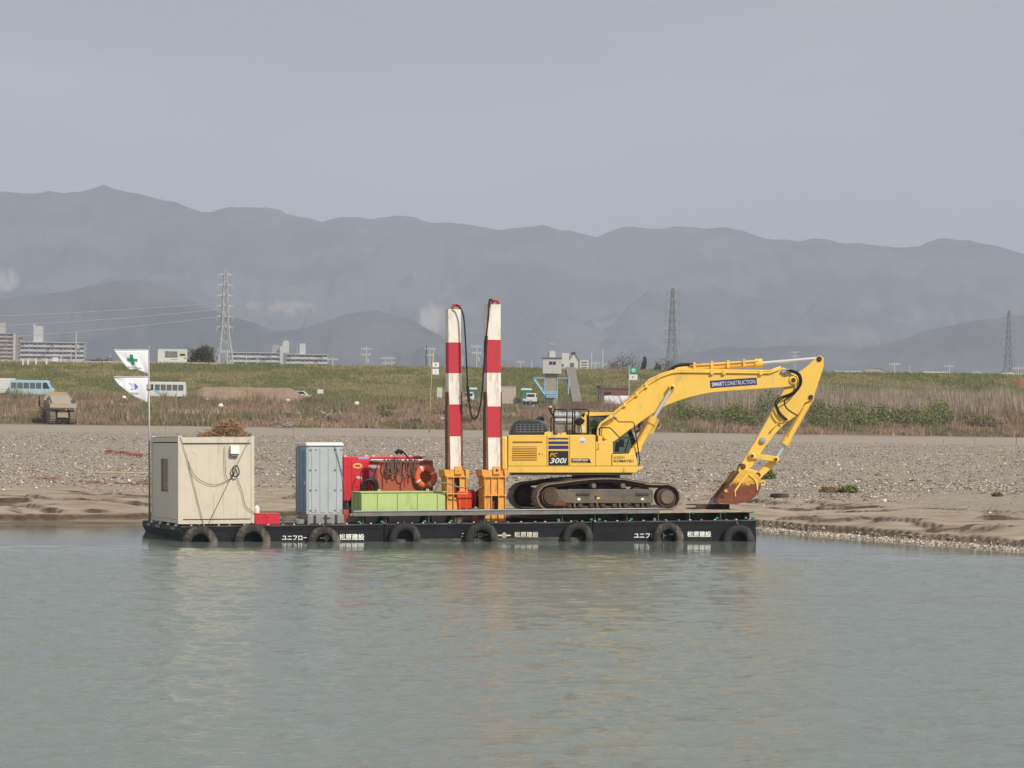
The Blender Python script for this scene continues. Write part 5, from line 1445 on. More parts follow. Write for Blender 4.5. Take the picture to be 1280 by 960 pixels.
plate('sticker', 726.3, 533, 731, 540.5, WHITE, 0.005, CN)
for vv in (CN, CF - 0.05):
    pp([(774.5, 517.5), (777.5, 517.5), (787, 532), (797, 556.5), (796.5, 562), (793.5, 562), (784.5, 533.5)], CN, vv, vv + 0.05, 'front_pillar', BLACK, bevel=0.01)
    pp([(733.2, 518.5), (736.2, 518.5), (736.2, 566), (733.2, 566)], CN, vv, vv + 0.05, 'door_pillar', BLACK)
    pp([(737, 518.6), (775, 518.6), (775.5, 521), (737, 521)], CN, vv + 0.002, vv + 0.048, 'window_header', BLACK)
    pp([(737, 521.2), (775, 521.2), (784, 534), (793, 561.8), (786, 565.5), (737, 565.5)], CN, vv + 0.02, vv + 0.024, 'side_window', GLASS)
pp([(788.5, 562), (790, 549), (794.5, 550), (796.8, 557), (796.5, 562)], CN, CN - 0.02, CN - 0.002, 'window_corner', BLACK)
fw = [B(777, 518.5, CN), B(796.5, 558, CN)]
MB().quad(Vector((fw[0].x, CN + 0.06, fw[0].z)), Vector((fw[0].x, CF - 0.06, fw[0].z)), Vector((fw[1].x, CF - 0.06, fw[1].z)), Vector((fw[1].x, CN + 0.06, fw[1].z))).build('windscreen', GLASS, exc)
seat = pp([(740, 563), (741.5, 548), (739.5, 538), (742, 534.5), (747, 535), (749, 548), (762, 550), (762, 556), (748, 563)], CN + 0.25, CN + 0.25, CN + 0.75, 'seat', INTERIOR, bevel=0.04)
pp([(740, 534), (739.5, 527.5), (741.5, 525.5), (746, 525.5), (747.5, 528), (747, 534)], CN + 0.25, CN + 0.33, CN + 0.67, 'headrest', SEATM, seat, 0.04)
pp([(768, 565), (770, 553), (774, 552), (774, 565)], CN + 0.2, CN + 0.2, CN + 0.3, 'console', INTERIOR, bevel=0.02)
MB().tube([B(781, 565, CN + 0.6), B(786, 549, CN + 0.6)], 0.02, 6).build('lever', BLACK, exc)
MB().box(*(lambda a, b: (a.x, b.x, CN + 0.3, CN + 0.36, b.z, a.z))(B(774, 549, CN + .3), B(780, 559, CN + .3))).build('monitor', INTERIOR, exc, bevel=0.01)

# feed pipes from the deck up to the boom foot
for k_, (m_, dx_) in enumerate(((YEL, 0), (GALV, 3), (YEL, 6))):
    MB().tube([B(x + dx_, y, VN + 0.75 + 0.12 * k_) for x, y in curve_pts([(747, 545), (747.5, 537), (751, 529.5), (758, 525), (766, 520)], 4)], 0.035, 6).build('feed_pipe', m_, exc, smooth=True)
# ---- boom
BV0, BV1 = VC - 0.42, VC + 0.2
boom_px = [(750, 536), (757, 527), (772, 512), (792, 494.5), (812, 477.5), (825, 470), (838, 465.2), (848, 464), (887, 463.4), (930, 464.6), (964, 466), (972, 461.5), (978, 459.3), (985, 461.5), (993, 468), (996, 474), (994, 481.5),
           (980, 484), (950, 486), (915, 488.3), (890, 490.5), (877, 492.8), (862, 496.5), (850, 500.2), (832, 507), (815, 517.5), (800, 528), (783, 540), (770, 550), (764, 553.5), (757, 553), (751.5, 547)]
boom = pp(boom_px, BV0, BV0, BV1, 'boom', YEL, bevel=0.012)
def pin(px, py, v0, v1, r, m=YEL, parent=None, name='pin'):
    c = B(px, py, v0)
    return MB().lathe((c.x, v0, c.z), (0, 1, 0), [(0, 0), (r * 0.75, 0), (r, 0.02), (r, v1 - v0 - 0.02), (r * 0.75, v1 - v0), (0, v1 - v0)], 18).build(name, m, parent or exc, smooth='auto')
pin(840.4, 484.6, BV0 - 0.24, BV1 + 0.24, 0.105, YEL, boom, 'cylinder_pin')
pin(840.4, 484.6, BV0 - 0.26, BV0 - 0.241, 0.05, RUSTDK, boom, 'pin_head')
pin(757, 546.5, BV0 - 0.05, BV1 + 0.05, 0.07, YEL, boom, 'foot_pin')
# edge flanges, pipes on the flank, small brackets
MB().tube([B(x, y, BV0 - 0.05) for x, y in ((748, 545), (750, 536), (757, 530.5), (767, 524))], 0.035, 6).build('pipe', YEL, boom, smooth=True)
MB().tube([B(x, y, BV0 - 0.03) for x, y in ((747, 541), (752, 529), (772, 512.5), (812, 478.7), (826, 470.5), (840, 465.8), (850, 464.8), (962, 466.3), (974, 461))], 0.04, 6).build('pipe', YEL, boom, smooth=True)
MB().tube([B(x, y, BV0 + 0.05) for x, y in ((768, 514), (811, 476), (826, 467.8), (840, 463.5), (850, 462.3), (962, 463.6), (976, 458.5))], 0.035, 6).build('pipe', YEL, boom, smooth=True)
for x, y in ((781, 506), (796, 493), (808, 482.5), (890, 466), (905, 466), (951, 466.5)):
    c = B(x, y, BV0 - 0.07); MB().box(c.x - 0.05, c.x + 0.05, c.y - 0.02, BV0, c.z - 0.06, c.z + 0.08).build('pipe_clip', YEL, boom, bevel=0.01)
pp([(810, 476.5), (812, 473.5), (823, 468.5), (821, 472)], BV0, BV0 + 0.05, BV1 - 0.05, 'pipe_guard', YEL, boom)
MB().tube([B(x, y, VC - 0.2) for x, y in curve_pts([(831, 469), (838, 462), (846, 457.5), (855, 455.6), (866, 455.8)])], 0.05, 8).build('hose', CABLE, boom, smooth=True)
MB().tube([B(x, y, VC - 0.05) for x, y in curve_pts([(829, 470), (838, 461.5), (848, 456.8), (862, 455)])], 0.04, 8).build('hose', CABLE, boom, smooth=True)
# arm cylinder
a0, a1, a2 = B(846, 461.2, VC - 0.11), B(952, 453.9, VC - 0.11), B(1024.3, 447.7, VC - 0.11)
ac = MB().cyl(a0, a1, 0.115, 16).build('arm_cylinder', YEL, exc, smooth='auto')
MB().cyl(a1 - (a1 - a0).normalized() * 0.22, a1 + (a1 - a0).normalized() * 0.02, 0.15, 16).build('cylinder_head', YEL, ac, smooth='auto')
MB().cyl(a1, a2, 0.055, 14).build('piston_rod', CHROME, ac, smooth='auto')
MB().tube([B(x, y, VC - 0.26) for x, y in ((862, 457), (885, 455.6), (930, 452.5), (948, 451))], 0.025, 6).build('cylinder_pipe', YEL, ac, smooth=True)
for x, y in ((868, 457.6), (890, 456.3), (910, 455), (930, 453.6)):
    c = B(x, y, VC - 0.2); MB().box(c.x - 0.04, c.x + 0.04, VC - 0.28, VC - 0.05, c.z - 0.12, c.z + 0.12).build('clip', YEL, ac)
pp([(842, 467), (844, 460), (850, 459), (856, 466)], VC - 0.25, VC - 0.25, VC - 0.2, 'cylinder_lug', YEL, boom); pp([(842, 467), (844, 460), (850, 459), (856, 466)], VC, VC, VC + 0.05, 'cylinder_lug', YEL, boom)
# boom cylinders
for sgn, vv in ((0, BV0 - 0.16), (1, BV1 + 0.16)):
    p0, p1, p2 = B(797, 560, BV0 - 0.16), B(818, 522, BV0 - 0.16), B(840.4, 484.6, BV0 - 0.16)
    for p in (p0, p1, p2): p.y = vv
    d = (p1 - p0).normalized()
    bc = MB().cyl(p0, p1, 0.115, 16).build('boom_cylinder', YEL, exc, smooth='auto')
    MB().cyl(p1 - d * 0.22, p1 + d * 0.02, 0.145, 16).build('cylinder_head', YEL, bc, smooth='auto')
    MB().cyl(p1, p2, 0.055, 14).build('piston_rod', CHROME, bc, smooth='auto')
    MB().lathe(p0, (0, 1, 0), [(0, -0.1), (0.13, -0.1), (0.13, 0.1), (0, 0.1)], 16).build('rod_eye', YEL, bc, smooth='auto')
    q = [p + Vector((0.15, -0.04 if sgn == 0 else 0.04, 0.02)) for p in (p0 + d * 0.7, p0 + d * 1.0)]
    MB().tube([p1 + Vector((0.14, 0, -0.05)), p1 - d * 0.5 + Vector((0.17, 0, -0.08))], 0.03, 6).build('cylinder_pipe', YEL, bc)
for k, (x, y) in enumerate(((797, 534), (795, 541), (799, 528))):
    MB().tube([B(x, y, VC - 0.35), B(x + 5, y - 5, VC - 0.3), B(x + 3, y - 12, VC - 0.2)], 0.03, 6).build('hose', CABLE, exc, smooth=True)

# ---- arm
AV0, AV1 = VC - 0.32, VC + 0.10
arm_px = [(1020, 447.5), (1023, 444.8), (1027, 444.8), (1029.8, 448), (1029.6, 458), (1025, 473), (1019.5, 489), (1017, 499), (1013, 500.5), (1006, 503.5), (1000, 514), (996, 519.5), (983, 528), (976, 534.5), (967, 544.5), (957, 557.5), (946, 574),
          (940, 583), (934, 588), (928, 587), (925.5, 582.5), (929, 576), (936, 564.5), (945, 550), (957, 529), (968, 510), (979, 489.5), (985, 478), (994, 468), (1004, 462), (1012, 455.5)]
arm = pp(arm_px, AV0, AV0, AV1, 'arm', YEL, bevel=0.012)
pin(1024.4, 448.6, AV0 - 0.05, AV1 + 0.05, 0.085, RUSTDK, arm)
pin(992, 475, BV0 - 0.06, BV1 + 0.06, 0.14, YEL, arm, 'boom_pin'); pin(992, 475, BV0 - 0.075, BV0 - 0.061, 0.07, RUSTDK, arm, 'pin_head')
pin(1013.8, 496.3, AV0 - 0.06, AV1 + 0.06, 0.075, RUSTDK, arm)
pin(940.3, 569.8, AV0 - 0.12, AV1 + 0.12, 0.10, YEL, arm); pin(940.3, 569.8, AV0 - 0.135, AV0 - 0.121, 0.05, RUSTDK, arm, 'pin_head')
pin(929, 583, AV0 - 0.16, AV1 + 0.16, 0.09, RUSTM, arm, 'bucket_pin')
c = B(953.4, 550.6, AV0 - 0.02)
MB().lathe((c.x, AV0 - 0.001, c.z), (0, -1, 0), [(0, 0), (0.11, 0), (0.09, 0.08), (0, 0.09)], 12).build('lamp', GALV, arm)
MB().tube([B(x, y, AV0 - 0.02) for x, y in ((962, 541), (972, 529), (982, 526.5), (988, 519))], 0.03, 6).build('pipe', YEL, arm, smooth=True)
for nm, pts, vv, r_ in (('hose', [(987, 464), (994, 466), (999, 472), (998, 483), (989, 491.5), (976, 496.5), (970, 501.5), (969.3, 508), (973.5, 517), (982, 525.5)], AV0 - 0.20, 0.026),
                     ('hose', [(985, 463), (993, 464), (1000.5, 470), (1000, 483), (991, 492.5), (978, 498), (972, 503), (971.5, 509), (976, 517), (984, 524.5)], AV0 - 0.13, 0.026),
                     ('hose', [(983, 463.5), (991, 463), (1000, 468), (1001.5, 480), (993, 492), (983, 498.5), (980.5, 503), (983, 510), (990, 515.5), (997, 519.5)], AV0 - 0.26, 0.024)):
    MB().tube([B(x, y, vv) for x, y in curve_pts(pts, 4)], r_, 8).build(nm, CABLE, arm, smooth=True)
pp([(976, 465), (978, 460.5), (986, 461.5), (989, 467), (983, 469)], BV0 - 0.08, BV0 - 0.08, BV0 - 0.002, 'hose_manifold', GALV, boom, 0.01)
# bucket cylinder and linkage
p0, p1, p2 = B(1013.8, 496.3, VC - 0.11), B(981, 555, VC - 0.11), B(970, 574.2, VC - 0.11)
d = (p1 - p0).normalized()
bc = MB().cyl(p0, p1, 0.115, 16).build('bucket_cylinder', YEL, exc, smooth='auto')
MB().cyl(p1 - d * 0.25, p1 + d * 0.02, 0.15, 16).build('cylinder_head', YEL, bc, smooth='auto')
MB().cyl(p1, p2, 0.055, 12).build('piston_rod', CHROME, bc, smooth='auto')
MB().tube([p0 + d * 0.35 + Vector((-0.05, -0.16, 0)), p1 - d * 0.3 + Vector((-0.05, -0.16, 0))], 0.025, 6).build('cylinder_pipe', YEL, bc)
for vv in (AV0 - 0.10, AV1 + 0.02):
    pp([(938, 567), (942, 566.5), (957, 568.5), (972, 570.8), (974.5, 574), (972, 577.5), (956, 575.3), (941, 573)], AV0, vv, vv + 0.08, 'link_bar', YEL, bevel=0.01)
pp([(967, 571.5), (973, 577), (952, 597), (946, 599), (944, 593)], VC - 0.2, VC - 0.22, VC + 0.0, 'bucket_link', YEL, bevel=0.02)
pin(970, 574.2, AV0 - 0.13, AV1 + 0.13, 0.085, YEL); pin(970, 574.2, AV0 - 0.145, AV0 - 0.131, 0.045, RUSTDK, name='pin_head')
# bucket: two side plates, curved back shell, teeth
KV0, KV1 = VC - 0.80, VC + 0.58
side_px = [(923.5, 589), (915.6, 597.5), (905, 610), (893.5, 625), (894, 628), (905, 629.5), (919, 630.2), (931.6, 627.8), (943, 622), (949.5, 614), (951.5, 604), (948.5, 595), (941, 589.5), (933, 587.5)]
side = pl(side_px, KV0)
for vv in (KV0, KV1 - 0.04):
    MB().prism(side, vv, vv + 0.04).build('bucket_side', BUCKET, exc, bevel=0.008)
back = side[3:]
t_ = 0.05
cenb = Vector((sum(p[0] for p in side) / len(side), 0, sum(p[1] for p in side) / len(side)))
m = MB(); vs = []; fs = []
for (u, z) in back:
    dd = (Vector((u, 0, z)) - cenb).normalized() * t_
    vs += [(u - dd.x * 0.2, KV0 + 0.041, z - dd.z * 0.2), (u - dd.x * 0.2, KV1 - 0.041, z - dd.z * 0.2), (u - dd.x * 1.3, KV1 - 0.041, z - dd.z * 1.3), (u - dd.x * 1.3, KV0 + 0.041, z - dd.z * 1.3)]
for i in range(len(back) - 1):
    for k in range(4):
        l = (k + 1) % 4
        fs.append((i * 4 + k, i * 4 + l, i * 4 + 4 + l, i * 4 + 4 + k))
fs += [(0, 1, 2, 3), tuple(len(vs) - 4 + k for k in (3, 2, 1, 0))]
m.add(vs, fs); m.build('bucket_shell', BUCKET, exc)
# yellow paint left on the upper part and on the wear ribs
pp([(923.5, 588.5), (917, 595.5), (920, 598), (926, 594.5), (933, 595.5), (938, 593), (944, 596), (950.5, 600.5), (948.5, 594.5), (941, 589), (933, 587)], KV0, KV0 - 0.008, KV0 - 0.001, 'paint_patch', BUCKET)
pp([(936, 589.5), (934, 594), (925.5, 606), (919.5, 614.5), (919.8, 620.5), (918.7, 620.5), (918, 613), (923.3, 605), (931, 594), (934, 589)], KV0 - 0.02, KV0 - 0.045, KV0 - 0.009, 'wear_rib', YEL)
pp([(938, 592), (945, 597.5), (948, 604), (947.3, 613), (946, 612.5), (945.5, 605), (942.5, 599), (936, 594)], KV0 - 0.02, KV0 - 0.035, KV0 - 0.009, 'wear_rib', YEL)
for vv in (AV0 - 0.12, AV1 + 0.05):
    pp([(921, 592), (924, 583), (928, 579), (932, 580.5), (936, 586), (945, 588.5), (951, 592), (951.5, 597.5), (946, 600), (936, 595)], AV0, vv, vv + 0.07, 'bucket_ear', YEL, bevel=0.01)
pin(947.6, 593.6, AV0 - 0.17, AV1 + 0.17, 0.085, RUSTM, name='link_pin')
MB().lathe(B(953.6, 603.5, VC - 0.2), (0, 1, 0), [(0.05, -0.02), (0.09, -0.02), (0.09, 0.02), (0.05, 0.02)], 16).build('lifting_hook', YEL, exc)
for (px, py) in ((907.5, 613.5), (904, 620)):
    c = B(px, py, KV0 - 0.03); MB().lathe((c.x, KV0 - 0.04, c.z), (0, 1, 0), [(0.02, 0), (0.05, 0), (0.05, 0.03), (0.02, 0.03)], 12).build('side_lug', YEL if py < 615 else RUSTM, exc)
# lip plate along the mouth and teeth
lip = pl([(922.5, 588), (924, 590.5), (895.5, 627.5), (892.5, 625.5)], KV0)
for k in range(5):
    vv = KV0 + 0.05 + k * (KV1 - KV0 - 0.22) / 4
    tp = pl([(897.5, 624.5), (899.5, 629.6), (893.5, 629.4), (889.5, 630), (892, 626.5)], KV0)
    MB().prism(tp, vv, vv + 0.11).build('tooth', STEEL, exc, bevel=0.008)
for vv in (KV0 - 0.012, KV1 + 0.002):
    MB().prism(lip, vv, vv + 0.01).build('side_cutter', RUSTDK, exc)
# decal on the boom
q_ = [(887.4, 476), (945.6, 471.9), (946.3, 481), (888, 485.2)]
dc = MB().prism([(p.x, p.z) for p in (B(x, y, BV0) for x, y in q_)], BV0 - 0.006, BV0 - 0.001).build('boom_decal', NAVY, exc)
def inq(s0, s1, t0, t1):
    f = lambda s, t: tuple((q_[0][j] * (1 - s) + q_[1][j] * s) * (1 - t) + (q_[3][j] * (1 - s) + q_[2][j] * s) * t for j in (0, 1))
    return [f(s0, t0), f(s1, t0), f(s1, t1), f(s0, t1)]
dtext('SMART', 0, 0, 0, 0, DECALW, dc, 0.012, 0, BV0 - 0.007, inq(0.035, 0.305, 0.24, 0.80))
dtext('CONSTRUCTION', 0, 0, 0, 0, DECALW, dc, -0.004, 0, BV0 - 0.007, inq(0.315, 0.965, 0.26, 0.80))

FRAME['inv'] = BMI; FRAME['to_barge'] = None

# ================================================================== BEHIND THE RIVER
def blades(name, x, y, h, w, lean, cols, m, label, cat, tipdark=1.0):
    """one triangle per grass blade, all joined: nobody could count them"""
    n = len(x)
    z, _, _, _ = ground_parts(x, y)
    a = RNG.uniform(0, 2 * np.pi, n)
    dx, dy = np.cos(a) * w / 2, np.sin(a) * w / 2
    la = RNG.uniform(0, 2 * np.pi, n); lr = RNG.uniform(0, 1, n) * lean * h
    V = np.empty((n, 3, 3), np.float32)
    V[:, 0] = np.stack([x - dx, y - dy, z - 0.03], -1)
    V[:, 1] = np.stack([x + dx, y + dy, z - 0.03], -1)
    V[:, 2] = np.stack([x + np.cos(la) * lr, y + np.sin(la) * lr, z + h], -1)
    C = np.repeat(cols[:, None, :], 3, 1)
    o = big_mesh(name, V.reshape(-1, 3), np.arange(n * 3).reshape(-1, 3), m, {'Col': C.reshape(-1, 3)})
    return tag(o, label, cat, kind='stuff')

def pick(pal, w, n):
    pal = np.array(pal)
    k = RNG.choice(len(pal), n, p=np.array(w) / sum(w))
    return pal[k] * RNG.uniform(0.75, 1.25, (n, 1))

VEG = mat_attr('dry_vegetation', 0.95)
# dry field between the road and the levee
n = 330000
y = 327 + (442 - 327) * RNG.random(n) ** 1.15
x = (RNG.random(n) - 0.5) * 2 * (y * 0.205 + 6)
xp = px_of(x, y)
dens = fbm(x / 4.0, y / 6.0, 61)
track_gap = np.abs(x - (gx(690, 400) + (y - 400) * -0.16)) < 2.2            # bare vehicle track up to the yard
keep = (dens > 0.34) & ~track_gap & ~((y > 425) & (xp > 620) & (xp < 860))
x, y, xp, dens = x[keep], y[keep], xp[keep], dens[keep]
n = len(x)
sp = fbm(x / 9.0, y / 14.0, 63); sp2 = fbm(x / 3.0, y / 5.0, 67)
c = pick([(0.31, 0.215, 0.145), (0.42, 0.32, 0.215), (0.24, 0.175, 0.105), (0.29, 0.185, 0.135)], [4, 3, 3, 3], n)
c = c * (0.75 + 0.55 * fbm(x / 2.2, y / 3.5, 69)[:, None] * 1.1)
gmask = (sp > 0.52) & (RNG.random(n) < 0.75)
c[gmask] = pick([(0.15, 0.16, 0.06), (0.19, 0.185, 0.08), (0.24, 0.215, 0.11)], [3, 3, 2], gmask.sum())
h = (0.28 + 0.75 * np.clip((sp2 - 0.3) * 2.0, 0, 1)) * RNG.uniform(0.6, 1.25, n)
far = sstep(395, 430, y)
h = h * (1 + 0.5 * far) * (0.7 + 0.9 * sstep(0.5, 0.72, fbm(x / 1.4, y / 2.5, 64)))
blades('dry_grass', x, y, h, RNG.uniform(0.05, 0.13, n), 0.5, c, VEG, 'dry brown weeds and grass covering the ground before the levee', 'grass')
# pale litter and dead stems left along the flood line in the field
n = 2600
y = np.concatenate([RNG.normal(372, 1.6, n // 2), RNG.uniform(335, 430, n - n // 2)]); x = RNG.uniform(-62, 18, n)
blades('flood_litter', x, y, RNG.uniform(0.15, 0.7, n), RNG.uniform(0.1, 0.35, n), 1.5, pick([(0.55, 0.52, 0.47), (0.45, 0.38, 0.28)], [1, 1], n), VEG, 'whitish flood litter strewn in a line through the dry weeds', 'litter')
# tall pale reeds to the right
n = 80000
y = RNG.uniform(384, 436, n); x = RNG.uniform(gx(838, 400), gx(1310, 440) + 6, n); xp = px_of(x, y)
cl = fbm(x / 2.6, y / 6.0, 71)
keep = (cl > 0.40) & (xp > 848 + 60 * RNG.random(n))
x, y, cl = x[keep], y[keep], cl[keep]; n = len(x)
c = pick([(0.41, 0.34, 0.265), (0.34, 0.275, 0.21), (0.52, 0.44, 0.345), (0.26, 0.205, 0.155)], [3, 3, 2, 2], n)
blades('reed_bed', x, y, RNG.uniform(0.5, 1.0, n) * (1.1 + 2.6 * np.clip((cl - 0.36) * 2.4, 0, 1)), RNG.uniform(0.04, 0.09, n), 0.16, c, VEG, 'tall pale dead reeds standing before the levee behind the green bramble', 'reeds')
# bare brush before the yard
n = 26000
y = RNG.uniform(400, 434, n); x = RNG.uniform(gx(700, 430), gx(800, 430), n)
cl = fbm(x / 2.0, y / 5.0, 75); keep = cl > 0.44; x, y, cl = x[keep], y[keep], cl[keep]; n = len(x)
blades('bare_brush', x, y, RNG.uniform(0.5, 1.0, n) * (0.5 + 1.5 * np.clip((cl - 0.4) * 3, 0, 1) * (1 - 0.6 * sstep(gx(742, 430), gx(752, 430), x))), RNG.uniform(0.03, 0.07, n), 0.3, pick([(0.20, 0.135, 0.10), (0.26, 0.18, 0.135), (0.15, 0.10, 0.075)], [3, 3, 2], n), VEG, 'bare brown brush in front of the gate tower and the yard', 'brush')
# short grass of the levee slope
n = 190000
y = RNG.uniform(472, 501, n); x = (RNG.random(n) - 0.5) * 2 * (y * 0.205 + 6)
sp = fbm(x / 10.0, y / 4.0, 81) * 0.7 + fbm(x / 2.5, y / 2.0, 82) * 0.3
c = np.where((sp > 0.49)[:, None], pick([(0.16, 0.185, 0.06), (0.20, 0.21, 0.075)], [1, 1], n), pick([(0.32, 0.265, 0.13), (0.38, 0.305, 0.165), (0.27, 0.235, 0.11)], [3, 2, 3], n))
blades('levee_grass', x, y, RNG.uniform(0.12, 0.4, n) * (0.6 + sp), RNG.uniform(0.06, 0.16, n), 0.8, c, VEG, 'short green and straw coloured grass on the levee slope', 'grass')

def leaf_cloud(cx, cy, cz, rx, ry, rz, n, size, pal, wts, seed):
    r = np.random.default_rng(seed)
    d = r.normal(size=(n, 3)); d /= np.linalg.norm(d, axis=1)[:, None]
    rad_ = r.random(n) ** 0.45
    nz = 0.7 + 0.6 * fbm(d[:, 0] * 2 + seed, d[:, 1] * 2 + d[:, 2] * 1.7, seed)
    p = d * (rad_ * nz)[:, None] * np.array([rx, ry, rz]) + np.array([cx, cy, cz])
    a = r.normal(size=(n, 3)); a /= np.linalg.norm(a, axis=1)[:, None]
    b = np.cross(a, r.normal(size=(n, 3))); b /= np.linalg.norm(b, axis=1)[:, None]
    s = (size * r.uniform(0.6, 1.4, n))[:, None]
    V = np.stack([p - a * s * 0.5, p + a * s * 0.5, p + b * s], 1)
    pal = np.array(pal); c = pal[r.choice(len(pal), n, p=np.array(wts) / sum(wts))] * r.uniform(0.7, 1.3, (n, 1))
    return V, np.repeat(c[:, None], 3, 1)
GREENPAL = [(0.15, 0.185, 0.055), (0.205, 0.225, 0.07), (0.095, 0.13, 0.04), (0.29, 0.275, 0.11)]
# bramble thickets on the right: each its own plant
for k in range(26):
    px = 850 + (k * 15.2) + random.uniform(-7, 7)
    D = random.uniform(342, 374)
    X = gx(px, D); Z = gz(X, D)
    hh = random.uniform(1.2, 2.4) if px < 1200 else random.uniform(0.5, 1.0)
    Vs, Cs = leaf_cloud(X, D, Z + hh * 0.45, random.uniform(1.5, 2.6), 2.0, hh, 1500, 0.17, GREENPAL if px < 1190 else [(0.2, 0.16, 0.09), (0.13, 0.14, 0.05)], [3, 3, 2, 1.5] if px < 1190 else [2, 1], 200 + k)
    Vs = Vs.reshape(-1, 3)
    o = big_mesh('bramble_thicket', Vs - np.array([X, D, Z]), np.arange(len(Vs)).reshape(-1, 3), VEG, {'Col': Cs.reshape(-1, 3)})
    o.location = (X, D, Z)
    tag(o, 'low green bramble thicket at the foot of the pale reeds' if px < 1190 else 'low yellowish weed thicket beyond the green brambles', 'thicket', 'brambles at the foot of the reeds' if px < 1190 else 'weed thickets beyond the brambles')
for k in range(30):
    px = random.uniform(-10, 640); D = random.uniform(336, 425); X = gx(px, D); Z = gz(X, D); hh = random.uniform(0.35, 0.9); br = k % 3 > 0
    Vs, Cs = leaf_cloud(X, D, Z + hh * 0.4, random.uniform(0.9, 2.2), 1.6, hh, 900, 0.15, [(0.25, 0.17, 0.12), (0.2, 0.13, 0.09), (0.32, 0.23, 0.15)] if br else [(0.13, 0.145, 0.055), (0.17, 0.17, 0.07), (0.1, 0.12, 0.045)], [1, 1, 1], 400 + k)
    Vs = Vs.reshape(-1, 3); o = big_mesh('weed_clump', Vs - np.array([X, D, Z]), np.arange(len(Vs)).reshape(-1, 3), VEG, {'Col': Cs.reshape(-1, 3)}); o.location = (X, D, Z)
    tag(o, 'dull brown weed clump standing in the dry field' if br else 'olive green weed clump standing in the dry field', 'weeds', 'brown weed clumps in the field' if br else 'green weed clumps in the field')
for k, (px, D, r_, hh, lab) in enumerate([(961, 134, 0.35, 0.35, 'small green bush on the gravel behind the excavator bucket'), (1062, 117, 0.45, 0.22, 'low green and yellow weed tuft on the sand near the lying tyre'), (1040, 118, 0.5, 0.14, 'flat reddish brown dry tuft on the sand beside the green weed tuft'), (1248, 113, 0.2, 0.1, 'tiny green tuft at the gravel edge by the eroded ledges')]):
    X = gx(px, D); Z = gz(X, D)
    Vs, Cs = leaf_cloud(X, D, Z + hh * 0.45, r_, r_, hh, 1500, 0.07, GREENPAL if k != 2 else [(0.26, 0.16, 0.1), (0.2, 0.14, 0.07)], [3, 3, 2, 2] if k != 2 else [1, 1], 300 + k)
    Vs = Vs.reshape(-1, 3)
    o = big_mesh('weed_tuft', Vs - np.array([X, D, Z]), np.arange(len(Vs)).reshape(-1, 3), VEG, {'Col': Cs.reshape(-1, 3)}); o.location = (X, D, Z)
    tag(o, lab, 'weeds')

# gravel stones
def stones(name, x, y, s, cols, label):
    n = len(x); z, _, _, _ = ground_parts(x, y)
    ico = np.array([(1, 0, 0), (-1, 0, 0), (0, 1, 0), (0, -1, 0), (0, 0, 1), (0, 0, -1)], float)
    tri = np.array([(0, 2, 4), (2, 1, 4), (1, 3, 4), (3, 0, 4), (2, 0, 5), (1, 2, 5), (3, 1, 5), (0, 3, 5)])
    a = RNG.uniform(0, 2 * np.pi, n); ca, sa = np.cos(a), np.sin(a)
    v = ico[None] * (s[:, None, None] * RNG.uniform(0.6, 1.25, (n, 6, 1))) * np.stack([np.ones(n), RNG.uniform(0.6, 1, n), RNG.uniform(0.35, 0.75, n)], -1)[:, None]
    X = v[..., 0] * ca[:, None] - v[..., 1] * sa[:, None] + x[:, None]; Y = v[..., 0] * sa[:, None] + v[..., 1] * ca[:, None] + y[:, None]; Z = v[..., 2] + (z + s * 0.12)[:, None]
    V = np.stack([X, Y, Z], -1).reshape(-1, 3)
    T = (tri[None] + (np.arange(n) * 6)[:, None, None]).reshape(-1, 3)
    o = big_mesh(name, V, T, mat_attr('river_stone', 0.85), {'Col': np.repeat(cols, 6, 0)})
    return tag(o, label, 'stones', kind='stuff')
SPAL = [(0.21, 0.175, 0.135), (0.32, 0.27, 0.215), (0.43, 0.375, 0.31), (0.60, 0.54, 0.465), (0.13, 0.11, 0.088), (0.72, 0.67, 0.60)]
n = 135000
y = 109 + (238 - 109) * RNG.random(n) ** 1.35; x = (RNG.random(n) - 0.5) * 2 * (y * 0.2 + 3)
g = sstep(110, 119, y + (fbm(x / 6, y / 6, 31) - 0.5) * 16); keep = RNG.random(n) < g * np.clip(0.25 + 2.6 * (fbm(x / 26, y / 5, 91) - 0.3), 0.2, 1)
x, y = x[keep], y[keep]; n = len(x)
stones('gravel_stones', x, y, 0.028 + 0.07 * RNG.random(n) ** 4 + (RNG.random(n) < 0.01) * 0.07, pick(SPAL, [4, 5, 4, 2.4, 3, 0.9], n), 'grey and whitish river stones strewn over the gravel bar')
n = 9000
xq = RNG.uniform(935, 1330, n)
dsh = np.interp(xq, SH_X, SH_D); y = dsh + RNG.uniform(-0.7, 1.6, n); x = (xq - 640) / F_PX * y
z, ye, d, _ = ground_parts(x, y); keep = (ye > 95.7) & (ye < 97.4); x, y = x[keep], y[keep]; n = len(x)
stones('shore_shingle', x, y, 0.02 + 0.06 * RNG.random(n) ** 2, pick(SPAL, [3, 4, 4, 3, 2, 1.5], n), 'whitish shingle along the waterline below the eroded sand bank')
n = 700
x = RNG.uniform(-24, 24, n); y = RNG.uniform(97, 116, n); z, ye, d, _ = ground_parts(x, y); keep = ye > 98.3; x, y = x[keep], y[keep]; n = len(x)
stones('scattered_pebbles', x, y, 0.015 + 0.05 * RNG.random(n) ** 3, pick(SPAL, [3, 4, 4, 3, 2, 1], n), 'single pebbles scattered over the sand of the bank')

